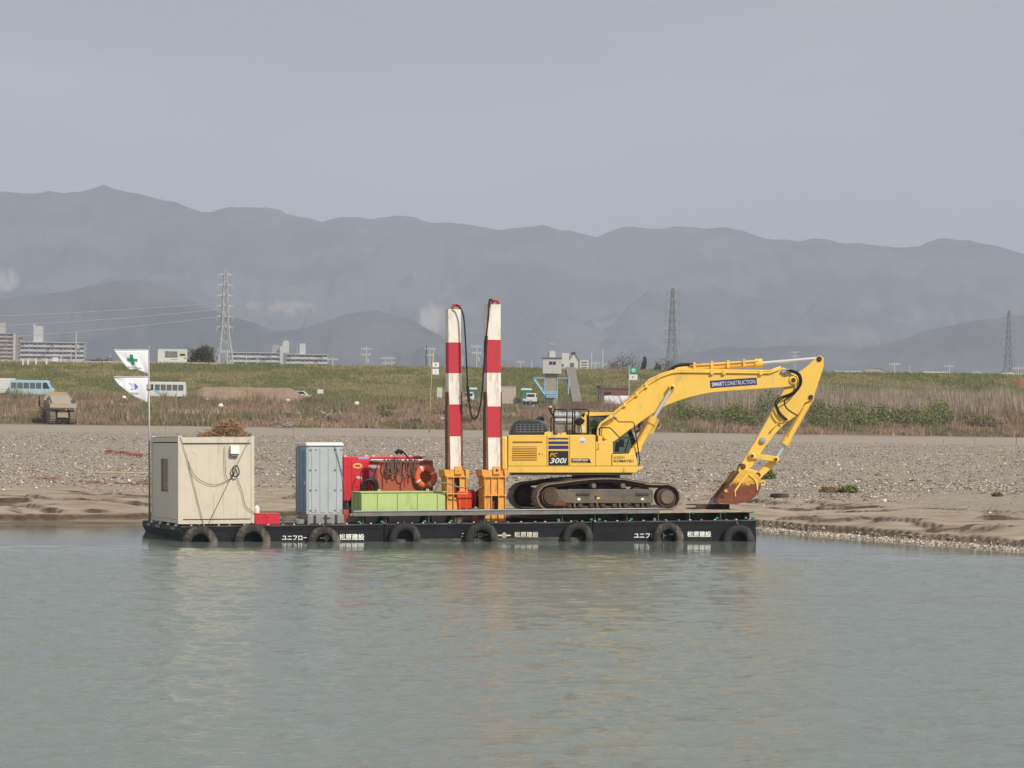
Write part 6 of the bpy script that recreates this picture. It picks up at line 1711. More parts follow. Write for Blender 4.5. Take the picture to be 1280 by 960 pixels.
# ------------------------------------------------------------------ small things on the bank
X, D = gx(976, 114), 114
t = local_thing('lying_tyre', 'worn black tyre lying flat on the sand behind the bucket', 'tyre', X, D, gz(X, D) - 0.07)
MB().lathe((0, 0, 0.1), (0, 0, 1), [(0.2, -0.08), (0.33, -0.11), (0.37, -0.06), (0.37, 0.06), (0.33, 0.11), (0.2, 0.08)], 24).build('casing', RUBBER2, t, smooth=True)
for k, (p0, p1, D, r_, lab) in enumerate([((64, 604), (84, 610), 119, 0.05, 'bleached driftwood branch at the foot of the gravel slope'), ((103, 603.5), (137, 607), 118.5, 0.055, 'long pale driftwood log half buried in sand'), ((120, 594), (187, 592.5), 127, 0.05, 'thin straight pale pole lying along the gravel foot'), ((145, 605), (176, 608), 117.5, 0.06, 'brown driftwood trunk near the site hut'), ((150, 578), (163, 593), 135, 0.025, 'thin dark twig lying on the gravel slope'), ((1252, 565), (1262, 560), 185, 0.06, 'short pale stick on the far gravel')]):
    A = Vector((gx(p0[0], D), D, 0)); C_ = Vector((gx(p1[0], D), D + (p0[1] - p1[1]) * 0.35, 0))
    P = []
    for q in range(7):
        p = A.lerp(C_, q / 6); p.x += random.uniform(-0.05, 0.05); p.y += random.uniform(-0.08, 0.08); p.z = gz(p.x, p.y) + r_ * 0.7 + random.uniform(0, 0.05); P.append(p)
    tag(MB().tube(P, [r_ * (1 - 0.08 * q) for q in range(7)], 6).build('driftwood', DRIFT if k != 4 else WOOD, base=P[3], smooth=True), lab, 'driftwood')
for k, (px, D, s_, lab) in enumerate([(126, 117.6, 0.5, 'tangle of dry brown reed litter among the driftwood'), (63, 121, 0.3, 'small clump of dry reed litter on the sand'), (180, 117, 0.55, 'dry reed litter heaped beside the site hut')]):
    X = gx(px, D); m = MB(); Z = gz(X, D)
    for j in range(90):
        c = Vector((X + random.gauss(0, s_ * 0.6), D + random.gauss(0, 0.3), 0)); c.z = gz(c.x, c.y) + random.uniform(0.01, 0.2 * s_)
        a = random.uniform(0, 6.28); d = Vector((math.cos(a), math.sin(a) * 0.6, random.uniform(-0.1, 0.5))) * random.uniform(0.08, 0.25)
        m.tube([c - d * 0.4, c + d], [0.014, 0.006], 3)
    tag(m.build('reed_litter', TWIG, base=(X, D, Z)), lab, 'reed litter')
# red net on the gravel
A, C_ = Vector((gx(134, 168), 168, 0)), Vector((gx(181, 156), 156, 0))
RN = mat('faded_red_net', (0.38, 0.09, 0.085), 0.8, var=0.25, scale=20)
t = thing('red_net', 'crumpled strip of red plastic netting lying on the gravel', 'net', (A.x, A.y, gz(A.x, A.y)))
for j in range(3):
    P = []
    for q in range(30):
        p = A.lerp(C_, q / 29); p.x += random.uniform(-.05, .05); p.y += (j - 2) * 0.35 + random.uniform(-0.25, 0.25); p.z = gz(p.x, p.y) + random.uniform(0.04, 0.26); P.append(p)
    MB().tube(P, 0.02, 4).build('net_cord', RN, t)
m = MB()
for q in range(70):
    p = A.lerp(C_, random.random()); p.y += random.uniform(-0.7, 0.7); p.z = gz(p.x, p.y) + 0.1
    m.tube([p, p + Vector((random.uniform(-.2, .2), random.uniform(-.3, .3), random.uniform(-0.05, .15)))], 0.012, 3)
m.build('net_mesh', RN, t)['kind'] = 'stuff'
# bits of white litter
for px, D, w, h_, lab in ((1107, 109, 0.22, 0.13, 'pale rounded boulder on the sand beyond the shingle'), (890, 112, 0.42, 0.09, 'flat white slab on the sand just left of the bucket mouth')):
    X = gx(px, D); Z = gz(X, D); m = MB()
    m.lathe((0, 0, 0), (0, 0, 1), [(0.001, -0.02), (w * 0.45, -0.02), (w * 0.5, h_ * 0.4), (w * 0.38, h_ * 0.85), (0.001, h_)], 9)
    o = m.build('boulder', mat('pale_stone', (0.6, 0.58, 0.54), 0.85, var=0.1), base=(0, 0, 0), smooth=True); o.location = (X, D, Z); tag(o, lab.replace('just left of', 'beside'), 'boulder')
for k, (px, D, hh) in enumerate([(207, 245, 0.9), (367, 212, 1.2), (1219, 240, 1.3), (1180, 243, 0.5)]):
    X = gx(px, D); o = MB().tube([(0, 0, -0.1), (0.02, 0, hh)], 0.02, 5).build('survey_stake', WOOD); o.location = (X, D, gz(X, D))
    tag(o, 'thin wooden survey stake standing at the edge of the gravel', 'stake', 'survey stakes on the gravel')
# tall pole with two small flags
X, D = gx(537, 298), 298
Z = gz(X, D)
t = local_thing('bamboo_pole', 'tall bamboo pole with two small white flags before the levee', 'pole', X, D, Z)
topz = G(539.5, 441, D).z - Z
MB().tube([(0, 0, -0.2), (0.1, 0, topz * 0.5), (0.25, 0, topz)], [0.07, 0.06, 0.035], 7).build('pole', mat('bamboo', (0.42, 0.32, 0.18), 0.7, var=0.15), t, smooth=True)
for y0, y1, mm in ((453, 459, CLOTHW), (461, 468, CLOTHW)):
    za, zb = G(540, y0, D).z - Z, G(540, y1, D).z - Z
    fl = MB().box(0.26, 0.92, -0.01, 0.01, zb, za).build('flag', mm, t)
    MB().box(0.5, 0.68, -0.016, -0.011, (za + zb) / 2 - 0.14, (za + zb) / 2 + 0.14).build('mark', GREYPR if y0 == 453 else FLAGLV, fl)
za = G(540, 451, D).z - Z
MB().add([(0.12, 0, za), (0.3, 0, za - 0.15), (0.28, 0, za - 0.65), (0.1, 0.02, za - 0.5)], [(0, 1, 2, 3)]).build('red_streamer', mat('red_cloth', (0.55, 0.05, 0.06), 0.8), t)
X, D = gx(1271, 256), 256
t = local_thing('marker_pole', 'thin wooden marker pole with a small red flag before the reeds', 'pole', X, D, gz(X, D))
topz = G(1274, 462, D).z - gz(X, D)
MB().tube([(0, 0, -0.1), (0.22, 0, topz)], [0.04, 0.025], 6).build('pole', WOOD, t)
MB().box(0.1, 0.36, -0.01, 0.01, topz - 1.35, topz - 0.95).build('red_flag', mat('red_cloth', (0.55, 0.05, 0.06), 0.8), t)
# pile of grey pipes by the road
X, D = gx(368, 324), 324
for k in range(9):
    x_ = X + random.uniform(-2.3, 2.0); L_ = random.uniform(0.3, 0.9); y_ = D + random.uniform(-0.8, 0.8); a = random.uniform(-0.8, 0.8)
    tag(MB().tube([(x_ - L_, y_ - a, gz(x_ - L_, y_ - a) + 0.13 + 0.12 * (k % 3)), (x_ + L_, y_ + a, gz(x_ + L_, y_ + a) + 0.15 + 0.26 * (k % 3))], 0.08, 8).build('grey_pipe', mat('grey_pipe_plastic', (0.27, 0.27, 0.26), 0.6, var=0.2), base=(x_, y_, gz(x_, y_))),
        'grey pipe in the loose pile at the edge of the haul road', 'pipe', 'grey pipes piled by the road')

# ------------------------------------------------------------------ dump truck
X, D = gx(79, 326), 326
t = local_thing('dump_truck', 'dusty tan articulated dump truck seen from behind on the haul road', 'dump truck', X, D, gz(X, D), rad(16))
TAN = mat('dusty_yellow_truck', (0.40, 0.29, 0.15), 0.7, var=0.15, dirt=(0.33, 0.28, 0.21), dirt_amt=0.6)
TANB = mat('dusty_truck_bed', (0.40, 0.335, 0.26), 0.75, var=0.12)
# local frame: +y is the travel direction (away), rear at y=0
MB().prism([(-1.55, 2.35), (-1.2, 1.75), (1.2, 1.75), (1.55, 2.35), (1.62, 2.75), (1.54, 2.75), (1.45, 2.4), (1.12, 1.85), (-1.12, 1.85), (-1.45, 2.4), (-1.54, 2.75), (-1.62, 2.75)], 0.0, 5.0).build('bed', TANB, t)
MB().prism([(-1.6, 2.0), (1.6, 2.0), (1.6, 3.0), (1.0, 3.65), (-1.0, 3.65), (-1.6, 3.0)], 5.0, 5.12).build('headboard', TANB, t)
MB().prism([(-1.62, 3.0), (-1.0, 3.68), (1.0, 3.68), (1.62, 3.0), (1.55, 2.95), (0.96, 3.58), (-0.96, 3.58), (-1.55, 2.95)], 4.98, 5.14).build('headboard_edge', mat('dusty_yellow_edge', (0.5, 0.33, 0.12), 0.7), t)
m = MB()
for i in range(1):
    pass
MB().prism([(0.3, 1.9), (1.2, 2.45), (3.5, 3.2), (4.9, 3.3), (4.9, 1.9)], -1.1, 1.1, 'yz').build('load', TANB, t, bevel=0.1)
MB().box(-1.5, 1.5, -0.15, 0.0, 1.9, 2.4).build('tail_lip', TANB, t)
MB().box(-0.45, 0.45, 0.2, 6.5, 0.95, 1.6).build('chassis', DARK, t)
MB().box(-1.0, 1.0, 0.6, 0.9, 0.75, 1.0).build('axle', TAN, t); MB().box(-0.6, 0.6, 0.1, 0.35, 0.8, 1.35).build('rear_frame', TAN, t)
MB().box(-0.7, 0.7, 0.35, 0.6, 0.45, 0.75).build('mud_guard', BLACK, t)
for yy in (0.9, 2.7, 7.4):
    for sx in (-1, 1):
        w_ = MB().lathe((sx * 1.12, yy, 0.82), (1, 0, 0), [(0.3, -0.32), (0.68, -0.34), (0.8, -0.28), (0.82, 0), (0.8, 0.28), (0.68, 0.34), (0.3, 0.32)], 22).build('wheel', mat('dusty_tyre', (0.20, 0.17, 0.14), 0.9, var=0.3, scale=4), t, smooth='auto')
        lug = MB()
        for k in range(18):
            a = k * 2 * math.pi / 18; M = Matrix.Rotation(a, 3, 'X')
            lug.obox(Vector((sx * 1.12, yy, 0.82)) + M @ Vector((0, 0, 0.83)), (0.56, 0.1, 0.07), M)
        lug.build('tread_lug', mat('dusty_tyre', (0.1,) * 3), w_)['kind'] = 'stuff'
MB().prism([(6.4, 1.3), (6.4, 3.1), (7.4, 3.2), (7.9, 2.2), (9.4, 2.0), (9.6, 1.2)], -1.25, 1.25, 'yz').build('cab', TAN, t, bevel=0.06)
MB().box(-1.35, -1.26, 6.55, 7.3, 2.3, 2.95).build('cab_window', WINDARK, t)
MB().box(-1.75, -1.45, 6.2, 7.9, 1.0, 1.75).build('fender', TAN, t); MB().box(1.45, 1.75, 6.2, 7.9, 1.0, 1.75).build('fender', TAN, t)
MB().tube([(-1.5, 6.4, 1.7), (-1.9, 6.2, 2.0), (-1.95, 6.2, 3.2)], 0.06, 6).build('mirror_arm', BLACK, t); MB().box(-2.08, -1.85, 6.15, 6.25, 2.1, 2.7).build('mirror', BLACK, t)

# ------------------------------------------------------------------ buses and other vehicles
def bus(label, px, D, L, H, body, facing, stripe=None, rz=0.0):
    X = gx(px, D)
    t = local_thing('minibus', label, 'bus', X, D, gz(X, D), rz)
    f = facing
    prof = [(-L / 2, 0.45), (-L / 2 - 0.02, 1.5), (-L / 2 + 0.12, H - 0.12), (-L / 2 + 0.35, H), (L / 2 - 1.2, H), (L / 2 - 0.75, H - 0.15), (L / 2 - 0.22, 1.55), (L / 2, 1.2), (L / 2, 0.45)]
    prof = [(f * a, b) for a, b in prof]
    MB().prism(prof, -1.0, 1.0).build('body', body, t, bevel=0.06)
    n = 5
    for k in range(n):
        a = -L / 2 + 0.3 + k * (L - 2.0) / n; b = a + (L - 2.0) / n - 0.14
        xa, xb = sorted((f * a, f * b))
        MB().box(xa, xb, -1.03, -1.012, 1.42, H - 0.42).build('side_window', WINGREY, t)
    pp_ = [(f * (L / 2 - 1.6), 1.42), (f * (L / 2 - 1.6), H - 0.4), (f * (L / 2 - 0.98), H - 0.4), (f * (L / 2 - 0.5), 1.42)]
    MB().prism(pp_, -1.03, -1.012).build('cab_window', WINDARK, t)
    MB().quad((f * (L / 2 - 0.70), -0.85, H - 0.25), (f * (L / 2 - 0.70), 0.85, H - 0.25), (f * (L / 2 - 0.19), 0.85, 1.58), (f * (L / 2 - 0.19), -0.85, 1.58)).build('windscreen', WINDARK, t)
    if stripe: MB().prism([(f * 0.1, 0.75), (f * 0.9, 1.38), (f * 1.7, 1.38), (f * 0.9, 0.75)], -1.022, -1.012).build('side_stripe', stripe, t)
    for x in (-L / 2 + 1.4, L / 2 - 1.3):
        w_ = MB().lathe((f * x, -0.86, 0.4), (0, 1, 0), [(0.2, -0.12), (0.4, -0.12), (0.4, 0.12), (0.2, 0.12)], 16).build('wheel', RUBBER2, t)
        MB().lathe((f * x, -0.97, 0.4), (0, 1, 0), [(0, 0), (0.2, 0), (0.2, 0.1), (0, 0.1)], 12).build('hub', GALV, w_)
        MB().lathe((f * x, 0.86, 0.4), (0, 1, 0), [(0.1, -0.12), (0.4, -0.12), (0.4, 0.12), (0.1, 0.12)], 16).build('wheel', RUBBER2, t)
    return t
bus('light blue minibus parked before the levee behind the dump truck', 40, 456, 6.9, 2.75, mat('light_blue_coach_paint', (0.42, 0.62, 0.68), 0.4, var=0.04), 1)
bus('white minibus with a pale blue slash parked beside the earth mound', 206, 452, 6.6, 2.75, mat('white_coach_paint', (0.74, 0.76, 0.72), 0.4, var=0.03), -1, mat('pale_blue_stripe', (0.3, 0.55, 0.68), 0.5))
def small_truck(label, px, D, rz, box, name='small_truck'):
    X = gx(px, D); t = local_thing(name, label, 'truck', X, D, gz(X, D), rz)
    Wp = mat('white_car_paint', (0.76, 0.76, 0.74), 0.35, var=0.03)
    MB().prism([(1.6, 0.5), (1.6, 1.15), (1.35, 1.75), (0.55, 1.78), (0.5, 0.5)], -0.72, 0.72).build('cab', Wp, t, bevel=0.05)
    MB().box(0.485, 0.495, -0.58, 0.58, 1.2, 1.6).build('rear_window', WINDARK, t)
    for sx in (-1, 1): MB().box(0.75, 1.3, sx * 0.728 - 0.005, sx * 0.728 + 0.005, 1.15, 1.6).build('side_window', WINDARK, t)
    MB().box(-1.65, 0.45, -0.7, 0.7, 0.5, 0.62).build('bed_floor', Wp, t)
    for y_ in (-0.72, 0.66): MB().box(-1.65, 0.45, y_, y_ + 0.06, 0.62, 0.92).build('bed_side', Wp, t)
    MB().box(-1.71, -1.655, -0.72, 0.72, 0.55, 0.92).build('tailgate', Wp, t)
    for y_ in (-0.6, 0.45): MB().box(-1.74, -1.712, y_, y_ + 0.15, 0.62, 0.72).build('tail_light', REDP, t)
    if box: MB().box(-1.6, 0.4, -0.74, 0.74, 0.94, 2.3).build('cargo_box', Wp, t, bevel=0.03)
    for x in (-1.0, 1.1):
        for sx in (-1, 1): MB().lathe((x, sx * 0.62, 0.28), (0, 1, 0), [(0.05, -0.09), (0.28, -0.09), (0.28, 0.09), (0.05, 0.09)], 14).build('wheel', RUBBER2, t)
    return t
small_truck('small white pickup truck seen from behind by the green toilet', 662.5, 440, rad(75), False)
tb = small_truck('white box truck parked behind the light blue minibus', 1.5, 459, rad(180), True); tb.scale = (1.35, 1.35, 1.3)
small_truck('small white truck half hidden behind the spud pile by the yard', 579, 452, rad(20), False)
X, D = gx(374, 453), 453
t = local_thing('parked_car', 'white car showing its roof at the end of the earth mound', 'car', X, D, gz(X, D) + 0.1)
MB().prism([(-2.0, 0.4), (-2.0, 0.95), (-1.4, 1.0), (-0.8, 1.5), (0.7, 1.5), (1.3, 1.0), (2.0, 0.85), (2.0, 0.4)], -0.8, 0.8).build('body', mat('white_car_paint', (0.76,) * 3), t, bevel=0.06)
MB().prism([(-1.2, 1.02), (-0.75, 1.42), (0.65, 1.42), (1.1, 1.02)], -0.812, -0.802).build('side_window', WINDARK, t)
for x in (-1.25, 1.25): MB().lathe((x, -0.72, 0.3), (0, 1, 0), [(0.05, -0.1), (0.3, -0.1), (0.3, 0.1), (0.05, 0.1)], 14).build('wheel', RUBBER2, t)
# earth mound
x0, x1 = gx(232, 440), gx(372, 440); D = 440
gxx, gyy = np.meshgrid(np.linspace(x0 - 1, x1 + 2.5, 90), np.linspace(D - 6, D + 5, 40))
s_ = np.minimum(sstep(x0 - 1, x0 + 3.2, gxx), 1 - sstep(x1 - 1.5, x1 + 2.4, gxx)); tq = 1 - np.clip(np.abs((gyy - D) / 5.2), 0, 1) ** 1.6
hm_ = 2.15 * s_ * np.clip(tq * 1.35, 0, 1) + (fbm(gxx / 0.8, gyy / 0.8, 99) - 0.5) * 0.22 * s_
zz, _, _, _ = ground_parts(gxx, gyy)
i_ = np.arange(gxx.size).reshape(gxx.shape)
o = big_mesh('earth_mound', np.stack([gxx - x0, gyy - D, zz + hm_ - 0.12 - gz(x0, D)], -1).reshape(-1, 3), np.stack([i_[:-1, :-1], i_[:-1, 1:], i_[1:, 1:], i_[1:, :-1]], -1).reshape(-1, 4), mat('bare_brown_earth', (0.29, 0.215, 0.15), 0.95, var=0.2, scale=1.2, bump=0.5, bscale=6), smooth=True)
o.location = (x0, D, gz(x0, D)); tag(o, 'long flat topped mound of bare brown earth beside the white minibus', 'earth mound')
for k, (px, D, w, lab) in enumerate([(446, 418, 0.9, 'white sack'), (155, 428, 0.7, 'white sack'), (259, 428, 0.6, 'white sack'), (360, 428, 0.7, 'white sack'), (276, 392, 0.8, 'white sack')]):
    X = gx(px, D); o = MB().lathe((0, 0, 0), (0, 0, 1), [(0.001, 0), (w * 0.45, 0.05), (w * 0.5, w * 0.35), (w * 0.3, w * 0.7), (0.001, w * 0.75)], 10).build('white_sack', WHITE, smooth=True); o.location = (X, D, gz(X, D) + 0.25)
    tag(o, 'white plastic sack standing among the dry weeds', 'sack', 'white sacks among the weeds')
# boards
def board(label, px0, px1, y0, y1, D, face, deco=(), cat='sign board', name='sign_board'):
    X0, X1 = gx(px0, D), gx(px1, D); Zg = gz((X0 + X1) / 2, D)
    za, zb = G((px0 + px1) / 2, y0, D).z - Zg, G((px0 + px1) / 2, y1, D).z - Zg
    w = X1 - X0
    t = local_thing(name, label, cat, (X0 + X1) / 2, D, Zg)
    fc = MB().box(-w / 2, w / 2, 0, 0.06, zb, za).build('face', face, t)
    for x in (-w / 2 + 0.1 * w, w / 2 - 0.1 * w): MB().box(x - 0.05, x + 0.05, 0.061, 0.14, -0.2, za - 0.02).build('post', GALV, t)
    for (a, b, c, d, mm) in deco:
        MB().box(-w / 2 + a * w, -w / 2 + b * w, -0.012, -0.001, zb + (1 - d) * (za - zb), zb + (1 - c) * (za - zb)).build('print', mm, fc)
    return t
PRW = mat('board_white', (0.74, 0.75, 0.70), 0.6)
board('large white information board with a grey picture on the levee crest', 196.5, 233, 436.3, 453, 502.5, PRW,
      [(0.0, 1.0, 0.0, 0.14, mat('pale_aqua_print', (0.55, 0.72, 0.62), 0.6)), (0.24, 0.67, 0.17, 0.65, mat('grey_photo_print', (0.2, 0.215, 0.21), 0.6, var=0.6, scale=2.5)), (0.69, 0.98, 0.16, 0.6, mat('pale_yellow_print', (0.66, 0.68, 0.42), 0.6)), (0.76, 0.93, 0.35, 0.5, mat('pale_cyan_print', (0.4, 0.62, 0.68), 0.6)), (0.44, 0.68, 0.75, 0.8, GREYPR), (0.9, 0.97, 0.65, 0.71, DARK)])
board('small white notice board in the weeds before the levee', 396.5, 404, 486.8, 492, 442, PRW)
board('pale green and white notice board beside the bamboo pole', 546.3, 552.5, 484, 496.5, 442, PRW, [(0, 1, 0, 0.2, mat('lime_print', (0.5, 0.65, 0.3), 0.6)), (0.1, 0.9, 0.3, 0.9, mat('pale_cyan_print2', (0.5, 0.66, 0.68), 0.6))])
# safety flags by the yard
X, D = gx(786, 448), 448
Zg = gz(X, D)
t = local_thing('sign_mast', 'slim white mast with a green cross sign above a white sign', 'sign', X, D, Zg)
MB().tube([(0, 0, -0.2), (0, 0, G(786, 457, D).z - Zg)], 0.04, 6).build('mast', WHITE, t)
za, zb = G(790, 459.3, D).z - Zg, G(790, 466.3, D).z - Zg
gs = MB().box(0.05, 1.35, -0.01, 0.02, zb, za).build('green_sign', mat('sign_green', (0.02, 0.36, 0.21), 0.6), t)
mz = (za + zb) / 2
MB().prism([(0.68 + 0.36 * math.cos(a), mz + 0.36 * math.sin(a)) for a in (0, math.pi / 2, math.pi, 1.5 * math.pi)], -0.02, -0.011).build('white_cross', WHITE, gs)
MB().prism([(0.68 + 0.15 * math.cos(a), mz + 0.15 * math.sin(a)) for a in (0, math.pi / 2, math.pi, 1.5 * math.pi)], -0.03, -0.021).build('cross_heart', mat('sign_green', (0, 0, 0)), gs)
za, zb = G(790, 468, D).z - Zg, G(790, 475, D).z - Zg
ws = MB().box(0.05, 1.3, -0.01, 0.02, zb, za).build('white_sign', WHITE, t)
MB().box(0.5, 0.66, -0.02, -0.011, zb + 0.25, za - 0.25).build('red_mark', REDP, ws)
# portable toilets, container, shed, tarpaulin
def far_toilet(label, px, D, w=1.75):
    X = gx(px, D); t = local_thing('green_toilet', label, 'portable toilet', X, D, gz(X, D), group='green toilets of the yard')
    MB().box(-w / 2, w / 2, -0.6, 0.6, 0, 2.2).build('shell', mat('dark_green_plastic', (0.035, 0.17, 0.13), 0.5), t, bevel=0.04)
    MB().box(-w * 0.34, w * 0.34, -0.63, -0.605, 0.15, 2.0).build('door', mat('green_door_plastic', (0.05, 0.21, 0.165), 0.5), t)
    MB().prism([(-w / 2 - 0.06, 2.201), (w / 2 + 0.06, 2.201), (w / 2 - 0.1, 2.5), (-w / 2 + 0.1, 2.5)], -0.66, 0.66).build('roof', WHITE, t, bevel=0.03)
    return t
far_toilet('green portable toilet with white roof behind the white pickup', 658, 453)
far_toilet('green portable toilet with white roof between the two spud piles', 589.5, 455, 1.7)
far_toilet('green portable toilet with white roof behind the boom by the sign mast', 804, 452)
X, D = gx(633, 455), 455
t = local_thing('yard_container', 'plain beige steel container beside the green toilet', 'container', X, D, gz(X, D))
MB().box(-1.5, 1.5, -1.0, 1.0, 0.02, 2.65).build('shell', mat('beige_container', (0.52, 0.47, 0.38), 0.6), t)
for k in range(7): MB().box(-1.5 + k * 0.43, -1.5 + k * 0.43 + 0.2, -1.04, -1.002, 0.1, 2.55).build('rib', mat('beige_container', (0, 0, 0)), t)
MB().box(-1.56, 1.56, -1.06, 1.06, 2.651, 2.75).build('roof', mat('beige_container', (0, 0, 0)), t)
X, D = gx(768, 462), 462
t = local_thing('shed', 'low brown shed standing behind the white tarpaulin', 'shed', X, D, gz(X, D))
BRN = mat('brown_cladding', (0.20, 0.10, 0.075), 0.8, var=0.15)
MB().box(-2.3, 2.3, -1.5, 1.5, 0, 2.6).build('wall', BRN, t); MB().box(-2.4, 2.4, -1.6, 1.6, 2.601, 2.75).build('roof', mat('brown_roof', (0.16, 0.09, 0.07), 0.8), t)
MB().box(-1.7, -0.6, -1.53, -1.502, 1.3, 2.1).build('window', WINDARK, t)
X, D = gx(771, 450), 450
Zg = gz(X, D); ns = 40
gxx, gzz = np.meshgrid(np.linspace(-1.95, 1.95, ns), np.linspace(0, 1, 14))
yy_ = -0.9 + 0.9 * gzz + (fbm(gxx * 2.0, gzz * 3.0, 5) - 0.5) * 0.5
z_ = 1.5 * gzz * (0.85 + 0.3 * fbm(gxx * 1.2, gzz * 0.0, 7)); i_ = np.arange(gxx.size).reshape(gxx.shape)
o = big_mesh('tarpaulin', np.stack([gxx, yy_, z_], -1).reshape(-1, 3), np.stack([i_[:-1, :-1], i_[:-1, 1:], i_[1:, 1:], i_[1:, :-1]], -1).reshape(-1, 4), mat('white_tarpaulin', (0.68, 0.68, 0.70), 0.6, var=0.15, scale=2, dirt=(0.6, 0.55, 0.3), dirt_amt=0.2, dscale=(1, 1, 1)), smooth=True)
o.location = (X, D, Zg); sm_ = o.modifiers.new('thickness', 'SOLIDIFY'); sm_.thickness = 0.03
tag(o, 'crumpled white tarpaulin draped over stores before the brown shed', 'tarpaulin')
X, D = gx(748, 455), 455
t = local_thing('camera_post', 'dark post with a camera box beside the brown shed', 'post', X, D, gz(X, D)); MB().tube([(0, 0, 0), (0, 0, 2.7)], 0.08, 6).build('post', DARK, t); MB().box(-0.3, 0.3, -0.2, 0.2, 2.7, 3.1).build('camera_box', DARK, t)

# ------------------------------------------------------------------ gate tower
D = 470.0
X = gx(688, D); Zg = gz(X, D)
t = local_thing('gate_tower', 'grey sluice gate tower on a concrete pier with blue stairs', 'tower', X, D, Zg)
def hz_(py): return G(688, py, D).z - Zg
TW = mat('pale_grey_render', (0.55, 0.55, 0.53), 0.7, var=0.04, dirt=(0.42, 0.42, 0.4), dirt_amt=0.2, dscale=(1, 1, 0.3))
TB = mat('sky_blue_paint', (0.28, 0.52, 0.72), 0.5, var=0.06)
px2m = D / F_PX
def hx_(px): return (px - 688) * px2m
MB().box(hx_(678), hx_(701.2), -1.6, 1.6, hz_(467), hz_(448)).build('house', TW, t)
MB().box(hx_(676.3), hx_(702), -1.8, 1.8, hz_(447.9), hz_(446.6)).build('roof', mat('grey_roof', (0.22, 0.22, 0.22), 0.7), t)
for a, b in ((685.7, 689.4), (690.1, 694)): MB().box(hx_(a), hx_(b), -1.64, -1.602, hz_(456), hz_(452)).build('window', WINDARK, t)
MB().box(hx_(686), hx_(693.3), -0.8, 0.8, hz_(446.5), hz_(439)).build('roof_box', mat('pale_box', (0.6, 0.62, 0.64), 0.6), t)
MB().tube([(hx_(684.7), 0, hz_(446.5)), (hx_(684.7), 0, hz_(422))], 0.06, 6).build('mast', GALV, t)
for y_, a, b in ((428.8, 680.8, 692), (430.2, 684, 694)): MB().tube([(hx_(a), 0, hz_(y_)), (hx_(b), 0, hz_(y_ + 1))], 0.07, 5).build('antenna_bar', GALV, t)
MB().box(hx_(680.5), hx_(696.5), -0.9, 0.9, 0, hz_(467.1)).build('pier', CONC, t)
for a, b in ((680.3, 681.3), (695.7, 696.8)): MB().box(hx_(a), hx_(b), -0.98, -0.902, 0, hz_(468)).build('gate_guide', TB, t)
MB().box(hx_(683.5), hx_(694), -0.93, -0.902, hz_(494), hz_(470)).build('gate_leaf', mat('weathered_tan_panel', (0.36, 0.32, 0.24), 0.8, var=0.1), t)
for k in range(4): MB().box(hx_(682), hx_(697), -1.6 - k * 0.25, -1.3 - k * 0.25, hz_(490.5 + k * 2.2), hz_(489 + k * 2.2)).build('stair_step', TB, t)
MB().box(hx_(667), hx_(681), -1.3, 0.2, hz_(473.6), hz_(473)).build('landing', TB, t); MB().box(hx_(697), hx_(711), -1.0, 0.6, hz_(473.6), hz_(473)).build('landing', TB, t)
for off in (-1.3, -0.2):
    MB().tube([(hx_(667), off, hz_(475)), (hx_(683), off - 0.3, hz_(497))], 0.17, 4).build('stringer', TB, t)
    MB().tube([(hx_(666.8), off, hz_(472)), (hx_(683), off - 0.3, hz_(492))], 0.04, 5).build('handrail', TB, t)
for k in range(9):
    f = k / 8; MB().box(hx_(667 + 16 * f) - 0.15, hx_(667 + 16 * f) + 0.15, -1.28 - 0.3 * f, -0.22 - 0.3 * f, hz_(475 + 22 * f), hz_(474.4 + 22 * f)).build('tread', TB, t)
for px in (667, 671, 675, 679, 699, 703, 707, 710.8): MB().tube([(hx_(px), -1.3, hz_(473)), (hx_(px), -1.3, hz_(469.5 if px < 690 else 469.8) - 0.3)], 0.045, 5).build('rail_post', TB, t)
MB().tube([(hx_(667), -1.3, hz_(472.2)), (hx_(681), -1.3, hz_(472.2))], 0.05, 5).build('handrail', TB, t); MB().tube([(hx_(697), -1.3, hz_(472.2)), (hx_(711), -1.3, hz_(472.2))], 0.05, 5).build('handrail', TB, t)
MB().tube([(hx_(710.8), -1.2, hz_(473)), (hx_(710), -1.4, hz_(492))], 0.12, 5).build('stringer', TB, t)
# concrete ramp beside the tower, up the levee
pts = []
for q in range(16):
    y_ = 474.5 + q * 1.75; xx_ = gx(722 - q * 0.65, y_); pts.append((xx_, y_, gz(xx_, y_) + 0.35))
m = MB()
for q in range(15):
    a, b = pts[q], pts[q + 1]
    m.add([(a[0] - .8, a[1], a[2]), (a[0] + .8, a[1], a[2]), (b[0] + .8, b[1], b[2]), (b[0] - .8, b[1], b[2]), (a[0] - .8, a[1], a[2] - .4), (a[0] + .8, a[1], a[2] - .4), (b[0] + .8, b[1], b[2] - .4), (b[0] - .8, b[1], b[2] - .4)], [(0, 1, 2, 3), (0, 4, 5, 1), (0, 3, 7, 4), (1, 5, 6, 2), (4, 7, 6, 5), (0, 1, 5, 4), (3, 2, 6, 7)][:5])
o = m.build('stairs_path', mat('brown_grey_ramp', (0.25, 0.225, 0.19), 0.9, var=0.2)); o['kind'] = 'structure'
